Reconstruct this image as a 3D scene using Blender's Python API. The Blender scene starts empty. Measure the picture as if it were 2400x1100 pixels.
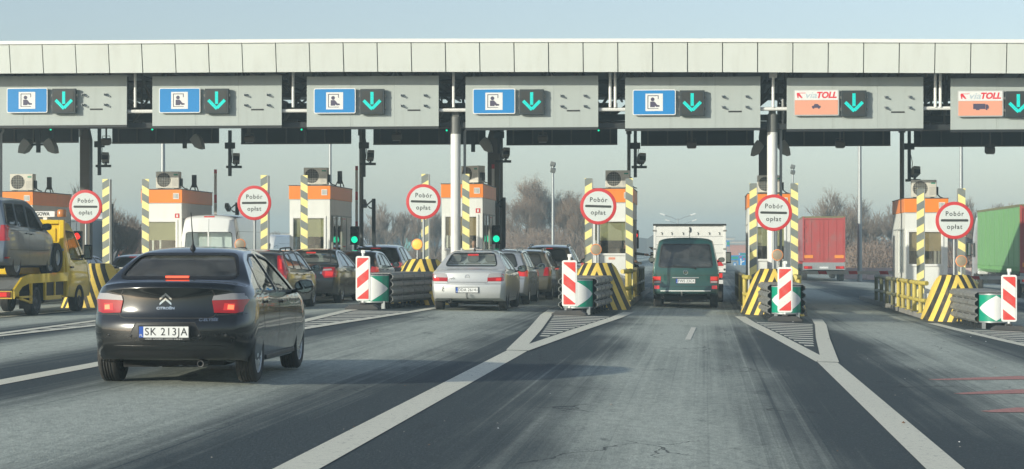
import bpy, bmesh, math, random
import numpy as np
from mathutils import Vector, Matrix
from mathutils.bvhtree import BVHTree

C = bpy.context.scene.collection
S = bpy.context.scene
rad = math.radians

# ------------------------------------------------------------------ camera
THETA = rad(5.356)          # the car that carries the camera points a little left of the road
EYE = 1.45
cam_d = bpy.data.cameras.new("camera")
cam = bpy.data.objects.new("camera", cam_d)
C.objects.link(cam)
cam.location = (0, 0, EYE)
cam.rotation_euler = (rad(90), 0, THETA)
cam_d.sensor_width = 36
cam_d.lens = 72
cam_d.shift_y = 38 / 2400
cam_d.clip_start = 0.1
cam_d.clip_end = 6000
S.camera = cam

# ------------------------------------------------------------------ sky and sun
SUN_AZ, SUN_EL = rad(46), rad(15)       # light travels away and to the right
w = bpy.data.worlds.new("World")
S.world = w
w.use_nodes = True
nt = w.node_tree
bg = nt.nodes["Background"]
sky = nt.nodes.new("ShaderNodeTexSky")
sky.sky_type = 'NISHITA'
sky.sun_disc = False
sky.sun_elevation = SUN_EL
sky.sun_rotation = math.pi + SUN_AZ
sky.air_density = 1.0
sky.dust_density = 0.7
sky.ozone_density = 2.4
hs = nt.nodes.new("ShaderNodeHueSaturation")
hs.inputs['Saturation'].default_value = 0.68
nt.links.new(sky.outputs[0], hs.inputs['Color'])
nt.links.new(hs.outputs[0], bg.inputs[0])
bg.inputs[1].default_value = 0.093

sd = bpy.data.lights.new("sun", 'SUN')
sd.energy = 2.7
sd.angle = rad(0.5)
sd.color = (1.0, 0.96, 0.80)
sun = bpy.data.objects.new("sun", sd)
C.objects.link(sun)
dirv = Vector((math.sin(SUN_AZ) * math.cos(SUN_EL), math.cos(SUN_AZ) * math.cos(SUN_EL), -math.sin(SUN_EL)))
sun.rotation_euler = dirv.to_track_quat('-Z', 'Y').to_euler()

S.view_settings.view_transform = 'Standard'
S.view_settings.look = 'None'
S.view_settings.gamma = 1
S.view_settings.exposure = 0.76
S.cycles.use_denoising = True
S.cycles.max_bounces = 8
S.cycles.transparent_max_bounces = 16
S.cycles.volume_bounces = 0
S.cycles.volume_step_rate = 10

# ------------------------------------------------------------------ ground shape: the plaza is crowned
def sp(v, k=1.2):
    return v if v * k > 30 else math.log1p(math.exp(v * k)) / k
def gz(x):
    x = max(-34.0, min(24.0, x))
    return 0.06 - 0.033 * sp(x + 6) - 0.018 * sp(-x - 9)
def at(px, py, Y):
    """the point on the plane y = Y seen at photograph pixel (px, py)"""
    t = (px - 1200) / 4800
    X = Y * math.tan(math.atan(t) - THETA)
    z = -X * math.sin(THETA) + Y * math.cos(THETA)
    return Vector((X, Y, EYE - (py - 588) * z / 4800))
def gat(px, py):
    """the point on the ground seen at photograph pixel (px, py)"""
    Y = 40.0
    for _ in range(30):
        X = at(px, py, Y).x
        z = (EYE - gz(X)) * 4800 / max(2.0, py - 588)
        Y = 0.5 * Y + 0.5 * (z + X * math.sin(THETA)) / math.cos(THETA)
    X = at(px, py, Y).x
    return Vector((X, Y, gz(X)))

XI = [at(p, 588, 54).x for p in (202, 597, 993, 1402, 1813, 2236)]
XI = [XI[0] - 4.6] + XI                  # the seven toll islands

# ------------------------------------------------------------------ materials
M = {}
def newmat(name):
    m = bpy.data.materials.new(name)
    m.use_nodes = True
    n = m.node_tree
    return m, n, n.nodes['Principled BSDF']
def N(n, t, **kw):
    x = n.nodes.new(t)
    for k, v in kw.items():
        if k.startswith('i_'):
            key = k[2:]
            x.inputs[int(key) if key.isdigit() else key.replace('_', ' ')].default_value = v
        else:
            setattr(x, k, v)
    return x
def math_n(n, op, a, b=None, c=None):
    x = n.nodes.new('ShaderNodeMath')
    x.operation = op
    for i, v in enumerate((a, b, c)):
        if v is None: continue
        if hasattr(v, 'is_linked') or hasattr(v, 'links'): n.links.new(v, x.inputs[i])
        else: x.inputs[i].default_value = v
    return x.outputs[0]
def mixc(n, f, a, b):
    x = n.nodes.new('ShaderNodeMix')
    x.data_type = 'RGBA'
    for i, v in ((0, f), (6, a), (7, b)):
        if hasattr(v, 'links'): n.links.new(v, x.inputs[i])
        else: x.inputs[i].default_value = v if i == 0 else (*v[:3], 1)
    return x.outputs[2]
def ramp(n, v, a, b):
    x = n.nodes.new('ShaderNodeMapRange')
    n.links.new(v, x.inputs[0])
    x.inputs[1].default_value = a
    x.inputs[2].default_value = b
    x.interpolation_type = 'SMOOTHSTEP'
    return x.outputs[0]
def noise(n, vec, scale, detail=3, rough=.55):
    x = N(n, 'ShaderNodeTexNoise')
    x.inputs['Scale'].default_value = scale
    x.inputs['Detail'].default_value = detail
    x.inputs['Roughness'].default_value = rough
    n.links.new(vec, x.inputs['Vector'])
    return x.outputs['Fac']
def scaled(n, vec, s):
    x = N(n, 'ShaderNodeMapping')
    x.inputs['Scale'].default_value = s
    n.links.new(vec, x.inputs[0])
    return x.outputs[0]

def pm(name, col, rough=.5, metal=0., coat=0., var=.08, scale=3., bump=0., spec=.5, dirt=None, dirt_amt=.35, emit=None, estr=1., run=False, isl=0.):
    """painted / plain surface with a little unevenness, and dirt in patches when asked"""
    m, n, p = newmat(name)
    tc = N(n, 'ShaderNodeTexCoord').outputs['Object']
    f = noise(n, tc, scale, 4)
    a = tuple(c * (1 - var) for c in col)
    b = tuple(min(1, c * (1 + var)) for c in col)
    c = mixc(n, f, a, b)
    if dirt:
        g = ramp(n, noise(n, scaled(n, tc, (3., 3., .22) if run else (1, 1, .45)), scale * .8 + .7, 6, .65), .46, .72)
        c = mixc(n, math_n(n, 'MULTIPLY', g, dirt_amt), c, dirt)
    if isl:
        gi = N(n, 'ShaderNodeNewGeometry').outputs['Random Per Island']
        c = mixc(n, math_n(n, 'MULTIPLY', gi, isl), c, tuple(x * .72 for x in col))
    n.links.new(c, p.inputs['Base Color'])
    r = math_n(n, 'ADD', math_n(n, 'MULTIPLY', f, .12), rough - .06)
    n.links.new(r, p.inputs['Roughness'])
    p.inputs['Metallic'].default_value = metal
    p.inputs['Coat Weight'].default_value = coat
    p.inputs['Coat Roughness'].default_value = .04
    p.inputs['Specular IOR Level'].default_value = spec
    if bump:
        bn = N(n, 'ShaderNodeBump')
        bn.inputs['Strength'].default_value = bump
        bn.inputs['Distance'].default_value = .02
        n.links.new(noise(n, tc, 40, 3), bn.inputs['Height'])
        n.links.new(bn.outputs[0], p.inputs['Normal'])
    if emit:
        p.inputs['Emission Color'].default_value = (*emit, 1)
        p.inputs['Emission Strength'].default_value = estr
    M[name] = m
    return m
def stripes(name, c1, c2, vec, period, duty=.5, absx=False, dirt=None, rough=.5, off=0.):
    """diagonal bands in the object's own coordinates"""
    m, n, p = newmat(name)
    tc = N(n, 'ShaderNodeTexCoord').outputs['Object']
    s = N(n, 'ShaderNodeSeparateXYZ')
    n.links.new(tc, s.inputs[0])
    x = math_n(n, 'ABSOLUTE', s.outputs[0]) if absx else s.outputs[0]
    v = math_n(n, 'ADD', math_n(n, 'MULTIPLY', x, vec[0]), math_n(n, 'MULTIPLY', s.outputs[1], vec[1]))
    v = math_n(n, 'ADD', v, math_n(n, 'MULTIPLY', s.outputs[2], vec[2]))
    v = math_n(n, 'FRACT', math_n(n, 'DIVIDE', math_n(n, 'ADD', v, period * 100 - off), period))
    f = math_n(n, 'GREATER_THAN', v, duty)
    c = mixc(n, f, c1, c2)
    fn = noise(n, tc, 5, 5)
    c = mixc(n, math_n(n, 'MULTIPLY', ramp(n, fn, .45, .8), .35 if dirt else .12), c, dirt or (.2, .2, .19))
    n.links.new(c, p.inputs['Base Color'])
    p.inputs['Roughness'].default_value = rough
    M[name] = m
    return m
def glassmat(name, tint, rough=.02, refl=1.0, dust_sheen=.04):
    m, n, p = newmat(name)
    n.nodes.remove(p)
    t = N(n, 'ShaderNodeBsdfTransparent'); t.inputs[0].default_value = (*tint, 1)
    g = N(n, 'ShaderNodeBsdfGlossy'); g.inputs['Roughness'].default_value = rough
    g.inputs[0].default_value = (refl, refl, refl, 1)
    ge = N(n, 'ShaderNodeNewGeometry')
    dp = N(n, 'ShaderNodeVectorMath', operation='DOT_PRODUCT')
    n.links.new(ge.outputs['Incoming'], dp.inputs[0]); n.links.new(ge.outputs['Normal'], dp.inputs[1])
    ic = math_n(n, 'SUBTRACT', 1., math_n(n, 'ABSOLUTE', dp.outputs['Value']))
    fr = math_n(n, 'ADD', math_n(n, 'MULTIPLY', math_n(n, 'POWER', ic, 5.), .93), .07)
    mx = N(n, 'ShaderNodeMixShader')
    n.links.new(fr, mx.inputs[0])
    n.links.new(t.outputs[0], mx.inputs[1])
    n.links.new(g.outputs[0], mx.inputs[2])
    df = N(n, 'ShaderNodeBsdfDiffuse'); df.inputs[0].default_value = (.5, .5, .47, 1)
    tc = N(n, 'ShaderNodeTexCoord').outputs['Object']
    m2 = N(n, 'ShaderNodeMixShader')
    n.links.new(math_n(n, 'MULTIPLY', ramp(n, noise(n, tc, 2.2, 5), .2, .8), dust_sheen * 2), m2.inputs[0])  # pale diffuse film: dirt on the glass plus painted-in sky reflection
    n.links.new(mx.outputs[0], m2.inputs[1]); n.links.new(df.outputs[0], m2.inputs[2])
    n.links.new(m2.outputs[0], n.nodes['Material Output'].inputs[0])
    M[name] = m
    return m

DIRT = (.10, .085, .065)
pm('white_panel', (.68, .71, .665), .45, var=.03, scale=.6, dirt=(.50, .50, .44), dirt_amt=.28, run=True, isl=.16)
pm('booth_white', (.80, .81, .77), .45, var=.02, scale=.6, dirt=(.58, .56, .5), dirt_amt=.3, run=True)
pm('white_trim', (.80, .80, .77), .45, var=.02, scale=.6)
pm('board_grey', (.43, .475, .455), .5, var=.03, scale=.8, dirt=(.31, .33, .31), dirt_amt=.3, run=True, isl=.12)
pm('white_paint', (.78, .78, .75), .35, var=.03, scale=1.5, dirt=(.45, .43, .38), dirt_amt=.25)
pm('white_gloss', (.80, .80, .78), .3, coat=.6, var=.02, dirt=(.5, .48, .43), dirt_amt=.25)
pm('alu', (.55, .56, .54), .4, metal=.3, var=.05)
pm('booth_shaded', (.56, .53, .49), .45, var=.04, dirt=(.3, .28, .25), dirt_amt=.3)  # booth white with the shade of right and rear walls in its colour
pm('orange', (.95, .27, .04), .45, var=.04, dirt=(.6, .16, .05), dirt_amt=.2)
pm('dark_steel', (.020, .024, .026), .55, var=.15)
pm('mid_steel', (.16, .165, .155), .5, var=.1, scale=5)
pm('brown_steel', (.11, .10, .085), .55, var=.1, scale=4)
pm('galv', (.38, .40, .40), .45, metal=.5, var=.08, scale=5)
pm('rail_grey', (.27, .275, .265), .5, metal=.35, var=.12, scale=4, dirt=DIRT, dirt_amt=.4)
pm('grey_paint', (.30, .31, .30), .5, var=.06)
pm('black_plastic', (.015, .016, .017), .5, var=.1)
pm('dark_gasket', (.03, .03, .03), .7, var=.1)
pm('slate', (.030, .040, .044), .55, var=.1)
pm('ac_case', (.68, .65, .57), .5, var=.04, dirt=(.4, .36, .3), dirt_amt=.35)
pm('sign_blue', (.014, .235, .58), .4, var=.02)
pm('sign_white', (.80, .80, .78), .4, var=.02)
pm('sign_black', (.045, .05, .045), .5, var=.05)
pm('sign_red', (.60, .045, .05), .4, var=.04)
pm('sign_salmon', (.80, .36, .24), .45, var=.03)
pm('logo_red', (.75, .04, .06), .45)
pm('logo_grey', (.50, .58, .63), .45)
pm('icon_dark', (.08, .07, .12), .5)
pm('led_green', (.0, .16, .14), .4, emit=(.0, .72, .60), estr=.85)
pm('led_off', (.035, .037, .034), .5)
pm('yellow_pipe', (.56, .45, .09), .45, var=.1, scale=3, dirt=(.25, .19, .09), dirt_amt=.55)
pm('conc', (.30, .29, .265), .85, var=.15, scale=3, bump=.3, dirt=(.16, .15, .13), dirt_amt=.5)
pm('barrier_conc', (.62, .47, .42), .85, var=.08, scale=1, bump=.2)
pm('rubber', (.022, .022, .022), .8, var=.2, scale=6)
pm('rubber_base', (.06, .06, .06), .85, var=.2, scale=6, dirt=DIRT, dirt_amt=.4)
pm('green_sheet', (.0, .30, .18), .4, var=.04, dirt=(.05, .22, .15), dirt_amt=.3)
pm('lamp_lens', (.33, .27, .19), .4, var=.12, scale=40)
pm('lamp_amber', (.9, .42, .08), .4, var=.5, scale=45, emit=(1., .42, .06), estr=.45)
pm('signal_green', (0, .25, .15), .3, emit=(.0, .80, .40), estr=.9)
pm('signal_red', (.4, .01, .01), .3, emit=(1, .03, .02), estr=1.2)
pm('signal_off', (.02, .02, .02), .3)
pm('blind', (.33, .32, .18), .8, var=.03)
pm('blind_brown', (.30, .22, .11), .8, var=.03)
pm('interior', (.02, .021, .02), .8, var=.2)
pm('desk', (.12, .10, .08), .7)
glassmat('glass', (.80, .87, .85))
glassmat('glass_dusty', (.86, .95, .94), dust_sheen=.08)  # stronger film, lifts the saloon's rear window like reflected sky
glassmat('glass_dark', (.20, .24, .23), dust_sheen=.07)
glassmat('glass_booth', (.93, .95, .93), dust_sheen=.02)
stripes('post_l', (.82, .66, .16), (.19, .20, .18), (-.55, 0, 1), .36, .5, dirt=(.45, .38, .2))
stripes('post_r', (.82, .66, .16), (.19, .20, .18), (.55, 0, 1), .36, .5, dirt=(.45, .38, .2))
stripes('cone', (.84, .60, .11), (.028, .030, .028), (2.3, 0, 1), .50, .52, absx=True, dirt=(.3, .22, .1), rough=.6)
stripes('beacon_stripe', (.72, .05, .04), (.80, .80, .76), (-.8, 0, 1), .475, .515, dirt=(.5, .4, .36), off=.615)
stripes('beacon_stripe_rev', (.72, .05, .04), (.80, .80, .76), (.8, 0, 1), .475, .515, dirt=(.5, .4, .36), off=.615)
stripes('arm_stripe', (.55, .04, .05), (.72, .72, .70), (1, 0, .35), 1.0, .28)
stripes('arm_stripe_up', (.55, .04, .05), (.60, .60, .58), (0, 0, 1), 1.0, .28)

# ------------------------------------------------------------------ mesh building
class MB:
    def __init__(s):
        s.v = []; s.f = []; s.m = []
    def add(s, vs, fs, mi=0):
        o = len(s.v)
        s.v += [tuple(v) for v in vs]
        s.f += [tuple(i + o for i in f) for f in fs]
        s.m += [mi] * len(fs)
        return s
    def box(s, x0, x1, y0, y1, z0, z1, mi=0, rot=None, piv=None):
        vs = [Vector((x, y, z)) for x in (x0, x1) for y in (y0, y1) for z in (z0, z1)]
        if rot:
            pv = Vector(piv or ((x0 + x1) / 2, (y0 + y1) / 2, (z0 + z1) / 2))
            vs = [rot @ (q - pv) + pv for q in vs]
        return s.add(vs, [(0, 1, 3, 2), (4, 6, 7, 5), (0, 4, 5, 1), (2, 3, 7, 6), (0, 2, 6, 4), (1, 5, 7, 3)], mi)
    def tube(s, pts, r, n=8, mi=0, cap=True):
        pts = [Vector(p) for p in pts]
        rs = r if isinstance(r, (list, tuple)) else [r] * len(pts)
        vs, fs = [], []
        up = None
        for i, p in enumerate(pts):
            d = (pts[min(i + 1, len(pts) - 1)] - pts[max(i - 1, 0)]).normalized()
            if up is None:
                up = Vector((0, 0, 1)) if abs(d.z) < .9 else Vector((0, 1, 0))
            a = d.cross(up)
            if a.length < 1e-4: a = d.cross(Vector((1, 0, 0)))
            a.normalize()
            b = a.cross(d).normalized()
            up = b
            for k in range(n):
                t = 2 * math.pi * k / n
                vs.append(p + (a * math.cos(t) + b * math.sin(t)) * rs[i])
        for i in range(len(pts) - 1):
            for k in range(n):
                fs.append((i * n + k, i * n + (k + 1) % n, (i + 1) * n + (k + 1) % n, (i + 1) * n + k))
        if cap:
            fs.append(tuple(range(n))[::-1])
            fs.append(tuple((len(pts) - 1) * n + k for k in range(n)))
        return s.add(vs, fs, mi)
    def lathe(s, prof, axis='z', o=(0, 0, 0), n=24, mi=0, a0=0., a1=2 * math.pi):
        """prof: (radius, along-axis)"""
        full = abs(a1 - a0 - 2 * math.pi) < 1e-6
        m = n if full else n + 1
        vs, fs = [], []
        for (r, h) in prof:
            for k in range(m):
                t = a0 + (a1 - a0) * k / n
                c, q = r * math.cos(t), r * math.sin(t)
                p = {'z': (c, q, h), 'x': (h, c, q), 'y': (c, h, q)}[axis]
                vs.append((p[0] + o[0], p[1] + o[1], p[2] + o[2]))
        for i in range(len(prof) - 1):
            for k in range(n):
                k2 = (k + 1) % m
                fs.append((i * m + k, i * m + k2, (i + 1) * m + k2, (i + 1) * m + k))
        return s.add(vs, fs, mi)
    def prism(s, poly, plane, d0, d1, mi=0):
        def P(u, v, d):
            return {'xz': (u, d, v), 'yz': (d, u, v), 'xy': (u, v, d)}[plane]
        n = len(poly)
        vs = [P(u, v, d0) for u, v in poly] + [P(u, v, d1) for u, v in poly]
        fs = [tuple(range(n)), tuple(range(n, 2 * n))[::-1]] + [(i, i + n, (i + 1) % n + n, (i + 1) % n) for i in range(n)]
        return s.add(vs, fs, mi)
    def xf(s, mat):
        s.v = [tuple(mat @ Vector(v)) for v in s.v]
        return s
    def build(s, name, mats, parent=None, smooth=None, bevel=0., loc=None, recalc=True):
        me = bpy.data.meshes.new(name)
        me.from_pydata(s.v, [], s.f)
        if not isinstance(mats, (list, tuple)): mats = [mats]
        for m in mats: me.materials.append(M[m] if isinstance(m, str) else m)
        me.polygons.foreach_set('material_index', s.m)
        if recalc:
            b = bmesh.new(); b.from_mesh(me)
            bmesh.ops.recalc_face_normals(b, faces=b.faces)
            b.to_mesh(me); b.free()
        if smooth:
            me.polygons.foreach_set('use_smooth', [True] * len(me.polygons))
            me.set_sharp_from_angle(angle=rad(smooth))
        o = bpy.data.objects.new(name, me)
        C.objects.link(o)
        if parent: o.parent = parent
        if loc: o.location = loc
        if bevel:
            md = o.modifiers.new('edge', 'BEVEL')
            md.width = bevel; md.segments = 2; md.limit_method = 'ANGLE'; md.angle_limit = rad(40)
            md.harden_normals = False
        return o

def tag(o, label=None, cat=None, group=None, kind=None):
    if label: o['label'] = label
    if cat: o['category'] = cat
    if group: o['group'] = group
    if kind: o['kind'] = kind
    return o
def thing(name, label, cat, loc=(0, 0, 0), rz=0., group=None):
    o = bpy.data.objects.new(name, None)
    o.empty_display_size = .2
    C.objects.link(o)
    o.location = loc
    o.rotation_euler = (0, 0, rz)
    return tag(o, label, cat, group)
def struct(o):
    o['kind'] = 'structure'
    return o
def dup(root, loc, rz=None, label=None, group=None):
    def cp(o, parent):
        c = o.copy()
        C.objects.link(c)
        if parent: c.parent = parent
        for ch in [q for q in KIDS.get(o.name, [])]: cp(ch, c)
        return c
    KIDS = {}
    def scan(o):
        KIDS[o.name] = list(o.children)
        for ch in o.children: scan(ch)
    scan(root)
    r = cp(root, None)
    r.location = loc
    if rz is not None: r.rotation_euler = (0, 0, rz)
    if label: r['label'] = label
    if group: r['group'] = group
    return r

def rrect(w, h, r, n=5, cx=0., cy=0.):
    """a rectangle with round corners"""
    out = []
    for sx, sy, a in ((1, 1, 0), (-1, 1, 90), (-1, -1, 180), (1, -1, 270)):
        for k in range(n + 1):
            t = rad(a + 90 * k / n)
            out.append((cx + sx * (w / 2 - r) + r * math.cos(t), cy + sy * (h / 2 - r) + r * math.sin(t)))
    return out
def circ(r, n=32, cx=0., cy=0.):
    return [(cx + r * math.cos(2 * math.pi * k / n), cy + r * math.sin(2 * math.pi * k / n)) for k in range(n)]

def text_geo(body, size, align='CENTER', shear=0., bold=0., depth=.002, sx=1., spacing=1.):
    """lettering as verts (x, z) in the xz plane facing -y"""
    cu = bpy.data.curves.new('lettering', 'FONT')
    cu.body = body; cu.size = size; cu.align_x = align; cu.align_y = 'CENTER'
    cu.shear = shear; cu.offset = bold; cu.extrude = depth; cu.resolution_u = 4
    cu.space_character = spacing
    o = bpy.data.objects.new('lettering', cu)
    C.objects.link(o)
    dg = bpy.context.evaluated_depsgraph_get()
    me = bpy.data.meshes.new_from_object(o.evaluated_get(dg))
    vs = [(v.co.x * sx, -v.co.z, v.co.y) for v in me.vertices]
    fs = [tuple(p.vertices) for p in me.polygons]
    bpy.data.objects.remove(o); bpy.data.curves.remove(cu); bpy.data.meshes.remove(me)
    return vs, fs
def put_text(mb, body, size, x, y, z, mi=0, **kw):
    vs, fs = text_geo(body, size, **kw)
    mb.add([(a + x, b + y, c + z) for a, b, c in vs], fs, mi)
# ================================================================== the setting: ground, plaza, markings
def ground_sheet(name, xs, ys, dz, mat):
    mb = MB()
    for y in ys:
        for x in xs: mb.v.append((x, y, gz(x) + dz))
    nx = len(xs)
    for j in range(len(ys) - 1):
        for i in range(nx - 1):
            mb.f.append((j * nx + i, j * nx + i + 1, (j + 1) * nx + i + 1, (j + 1) * nx + i)); mb.m.append(0)
    return mb.build(name, mat, recalc=False, smooth=60)

# asphalt: dark binder, paler traffic-worn bands down the middle of every lane, sweeping tyre tracks
m, n, p = newmat('asphalt')
tc = N(n, 'ShaderNodeTexCoord').outputs['Object']
s = N(n, 'ShaderNodeSeparateXYZ'); n.links.new(tc, s.inputs[0])
wob = math_n(n, 'MULTIPLY', math_n(n, 'SUBTRACT', noise(n, scaled(n, tc, (.25, .05, 1)), 1., 2), .5), 2.2)
lx = math_n(n, 'ADD', math_n(n, 'SUBTRACT', s.outputs[0], (XI[4] + XI[5]) / 2), wob)
lane = math_n(n, 'COSINE', math_n(n, 'MULTIPLY', lx, 2 * math.pi / 4.6))
streak = noise(n, scaled(n, tc, (3.2, .03, 1)), 1.3, 6, .7)
patch = noise(n, scaled(n, tc, (.45, .10, 1)), 1., 4, .6)
f = math_n(n, 'ADD', math_n(n, 'MULTIPLY', lane, .55), math_n(n, 'MULTIPLY', math_n(n, 'SUBTRACT', streak, .5), .95))
f = math_n(n, 'ADD', f, math_n(n, 'MULTIPLY', math_n(n, 'SUBTRACT', patch, .5), 1.5))
tyre = noise(n, scaled(n, tc, (9, .012, 1)), 1.0, 3, .6)
f = math_n(n, 'ADD', f, math_n(n, 'SUBTRACT', math_n(n, 'MULTIPLY', ramp(n, tyre, .58, .66), .16), math_n(n, 'MULTIPLY', ramp(n, tyre, .44, .36), .16)))
# the pavement by the booths is older and paler, with a cross joint
bandy = ramp(n, math_n(n, 'ADD', s.outputs[1], math_n(n, 'MULTIPLY', math_n(n, 'SUBTRACT', noise(n, scaled(n, tc, (.6, .3, 1)), 1, 3), .5), 1.0)), 43., 44.2)
f = math_n(n, 'ADD', f, math_n(n, 'MULTIPLY', bandy, .22))
f = ramp(n, math_n(n, 'ADD', f, .36), -.05, 1.05)
c = mixc(n, f, (.046, .062, .066), (.50, .535, .465))
oil = ramp(n, noise(n, scaled(n, tc, (1.3, .35, 1)), 1.4, 4, .6), .62, .72)
clump = noise(n, scaled(n, tc, (1, .45, 1)), 13, 4, .7)
c = mixc(n, math_n(n, 'MULTIPLY', ramp(n, clump, .35, .72), .32), c, (.040, .048, .05))
c = mixc(n, math_n(n, 'MULTIPLY', oil, .45), c, (.03, .038, .04))
grain = noise(n, scaled(n, tc, (1, .6, 1)), 34, 3, .75)
c = mixc(n, math_n(n, 'MULTIPLY', ramp(n, grain, .52, .75), .55), c, (.17, .18, .17))
fine = noise(n, scaled(n, tc, (1, .5, 1)), 62, 3, .75)
vo = N(n, 'ShaderNodeTexVoronoi', feature='DISTANCE_TO_EDGE'); vo.inputs['Scale'].default_value = .32
wv_ = N(n, 'ShaderNodeTexNoise'); wv_.inputs['Scale'].default_value = 1.3; wv_.inputs['Detail'].default_value = 5; n.links.new(tc, wv_.inputs['Vector'])
va = N(n, 'ShaderNodeVectorMath', operation='ADD'); vs_ = N(n, 'ShaderNodeVectorMath', operation='SCALE'); vs_.inputs['Scale'].default_value = .9
n.links.new(wv_.outputs['Color'], vs_.inputs[0]); n.links.new(scaled(n, tc, (1.4, .55, 1)), va.inputs[0]); n.links.new(vs_.outputs[0], va.inputs[1]); n.links.new(va.outputs[0], vo.inputs['Vector'])
crack = math_n(n, 'MULTIPLY', math_n(n, 'LESS_THAN', vo.outputs['Distance'], .0042), ramp(n, noise(n, tc, .23, 3), .50, .58))
c = mixc(n, math_n(n, 'MULTIPLY', crack, .75), c, (.022, .026, .028))
c2 = N(n, 'ShaderNodeMix'); c2.data_type = 'RGBA'; c2.blend_type = 'MULTIPLY'; c2.inputs[0].default_value = .6
n.links.new(c, c2.inputs[6])
gr = N(n, 'ShaderNodeValToRGB'); n.links.new(fine, gr.inputs[0])
gr.color_ramp.elements[0].position = .3; gr.color_ramp.elements[0].color = (.50, .50, .50, 1)
gr.color_ramp.elements[1].position = .7; gr.color_ramp.elements[1].color = (1.5, 1.5, 1.5, 1)
n.links.new(gr.outputs[0], c2.inputs[7])
n.links.new(c2.outputs[2], p.inputs['Base Color'])
p.inputs['Roughness'].default_value = .75
p.inputs['Specular IOR Level'].default_value = .25
bn = N(n, 'ShaderNodeBump'); bn.inputs['Strength'].default_value = .6; bn.inputs['Distance'].default_value = .012
n.links.new(grain, bn.inputs['Height']); n.links.new(bn.outputs[0], p.inputs['Normal'])
M['asphalt'] = m

def paint_mat(name, col, wear, lo=.55, hi=.66):
    m, n, p = newmat(name)
    tc = N(n, 'ShaderNodeTexCoord').outputs['Object']
    a = noise(n, scaled(n, tc, (1.0, .6, 1)), 17, 6, .8)
    f = ramp(n, a, lo, hi)
    g = noise(n, tc, 60, 3, .7)
    c = mixc(n, ramp(n, g, .3, .75), tuple(x * .8 for x in col), col)
    c = mixc(n, math_n(n, 'MULTIPLY', noise(n, scaled(n, tc, (.8, .15, 1)), 1.2, 4), .35), c, tuple(x * .55 for x in col))
    c = mixc(n, math_n(n, 'MULTIPLY', f, wear), c, (.07, .072, .072))
    n.links.new(c, p.inputs['Base Color'])
    p.inputs['Roughness'].default_value = .7
    M[name] = m
paint_mat('road_paint', (.90, .875, .72), .55, .54, .70)
paint_mat('road_paint_worn', (.86, .84, .72), .45, .54, .70)
paint_mat('road_paint_red', (.62, .27, .23), .5, .5, .62)

# dry winter grass and earth
m, n, p = newmat('winter_grass')
tc = N(n, 'ShaderNodeTexCoord').outputs['Object']
c = mixc(n, noise(n, tc, .12, 6, .65), (.10, .085, .045), (.13, .12, .06))
c = mixc(n, ramp(n, noise(n, tc, 1.3, 5, .7), .4, .7), c, (.07, .07, .03))
n.links.new(c, p.inputs['Base Color']); p.inputs['Roughness'].default_value = .95
M['winter_grass'] = m

xs = [-860, -500, -300, -120, -60] + [-44 + 2 * i for i in range(38)] + [40, 60, 120, 300, 500, 860]
ys = [-120, -40, 0, 30, 60, 90, 130, 200, 400, 600, 870]
g = struct(ground_sheet('ground', xs, ys, -.06, 'winter_grass'))
xs = [-42 + 1.0 * i for i in range(64)] + [26, 34, 60]
struct(ground_sheet('road', xs, [-60, -20, 0, 10, 20, 30, 40, 50, 60, 80, 110, 160, 240, 420, 700], 0., 'asphalt'))

def strip(mb, pts, wd, dz=.005, mi=0):
    """a painted band of width wd along ground points; wd measured across x when the band runs along y"""
    out = []
    dense = []
    for a, b in zip(pts[:-1], pts[1:]):
        k = max(1, int((Vector(b) - Vector(a)).length / 1.5))
        for i in range(k): dense.append(Vector(a).lerp(Vector(b), i / k))
    dense.append(Vector(pts[-1]))
    ws = wd if isinstance(wd, (list, tuple)) else [wd, wd]
    vs, fs = [], []
    for i, q in enumerate(dense):
        d = dense[min(i + 1, len(dense) - 1)] - dense[max(i - 1, 0)]
        nrm = Vector((d.y, -d.x, 0)).normalized()
        hw = (ws[0] + (ws[1] - ws[0]) * i / (len(dense) - 1)) / 2
        for e in (-1, 1):
            x, y = q.x + e * hw * nrm.x, q.y + e * hw * nrm.y
            vs.append((x, y, gz(x) + dz))
    for i in range(len(dense) - 1): fs.append((2 * i, 2 * i + 1, 2 * i + 3, 2 * i + 2))
    mb.add(vs, fs, mi)

YV, YE = 30.5, 50.5
for k in range(7):
    x = XI[k]
    mb = MB()
    strip(mb, [(x, -10, 0), (x, YV, 0)], .30)
    struct(mb.build('lane_line', 'road_paint', recalc=False))
    for e in (-1, 1):
        mb = MB()
        strip(mb, [(x + e * .04, YV, 0), (x + e * .42, 39.0, 0), (x + e * .80, 46.5, 0), (x + e * .93, YE, 0)], [.26, .26], .009 if e < 0 else .012)
        struct(mb.build('gore_line', 'road_paint', recalc=False))
    mb = MB()
    y = 34.6
    while y < 46.4:
        hw = .42 * (y - YV) / 8.5 - .17 if y < 39 else .25 + (.80 - .42) * (y - 39) / 7.5
        vs = [(x - hw, y, gz(x - hw) + .006), (x + hw, y, gz(x + hw) + .006), (x + hw, y + .46, gz(x + hw) + .006), (x - hw, y + .46, gz(x - hw) + .006)]
        if hw > .06: mb.add(vs, [(0, 1, 2, 3)])
        y += .98
    struct(mb.build('gore_hatching', 'road_paint_worn', recalc=False))
# three red bars painted across the lane on the right
for (a, b, t) in (((2185, 891), (2420, 886), 6), ((2245, 924), (2420, 918), 7), ((2310, 966), (2420, 962), 8)):
    mb = MB()
    q0, q1 = gat(a[0], a[1]), gat(b[0] , b[1])
    q2 = Vector((q1.x + .5, q1.y, 0))
    strip(mb, [q0, q1, q2], [.14, 1.05])
    struct(mb.build('lane_bar', 'road_paint_red', recalc=False))
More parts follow.
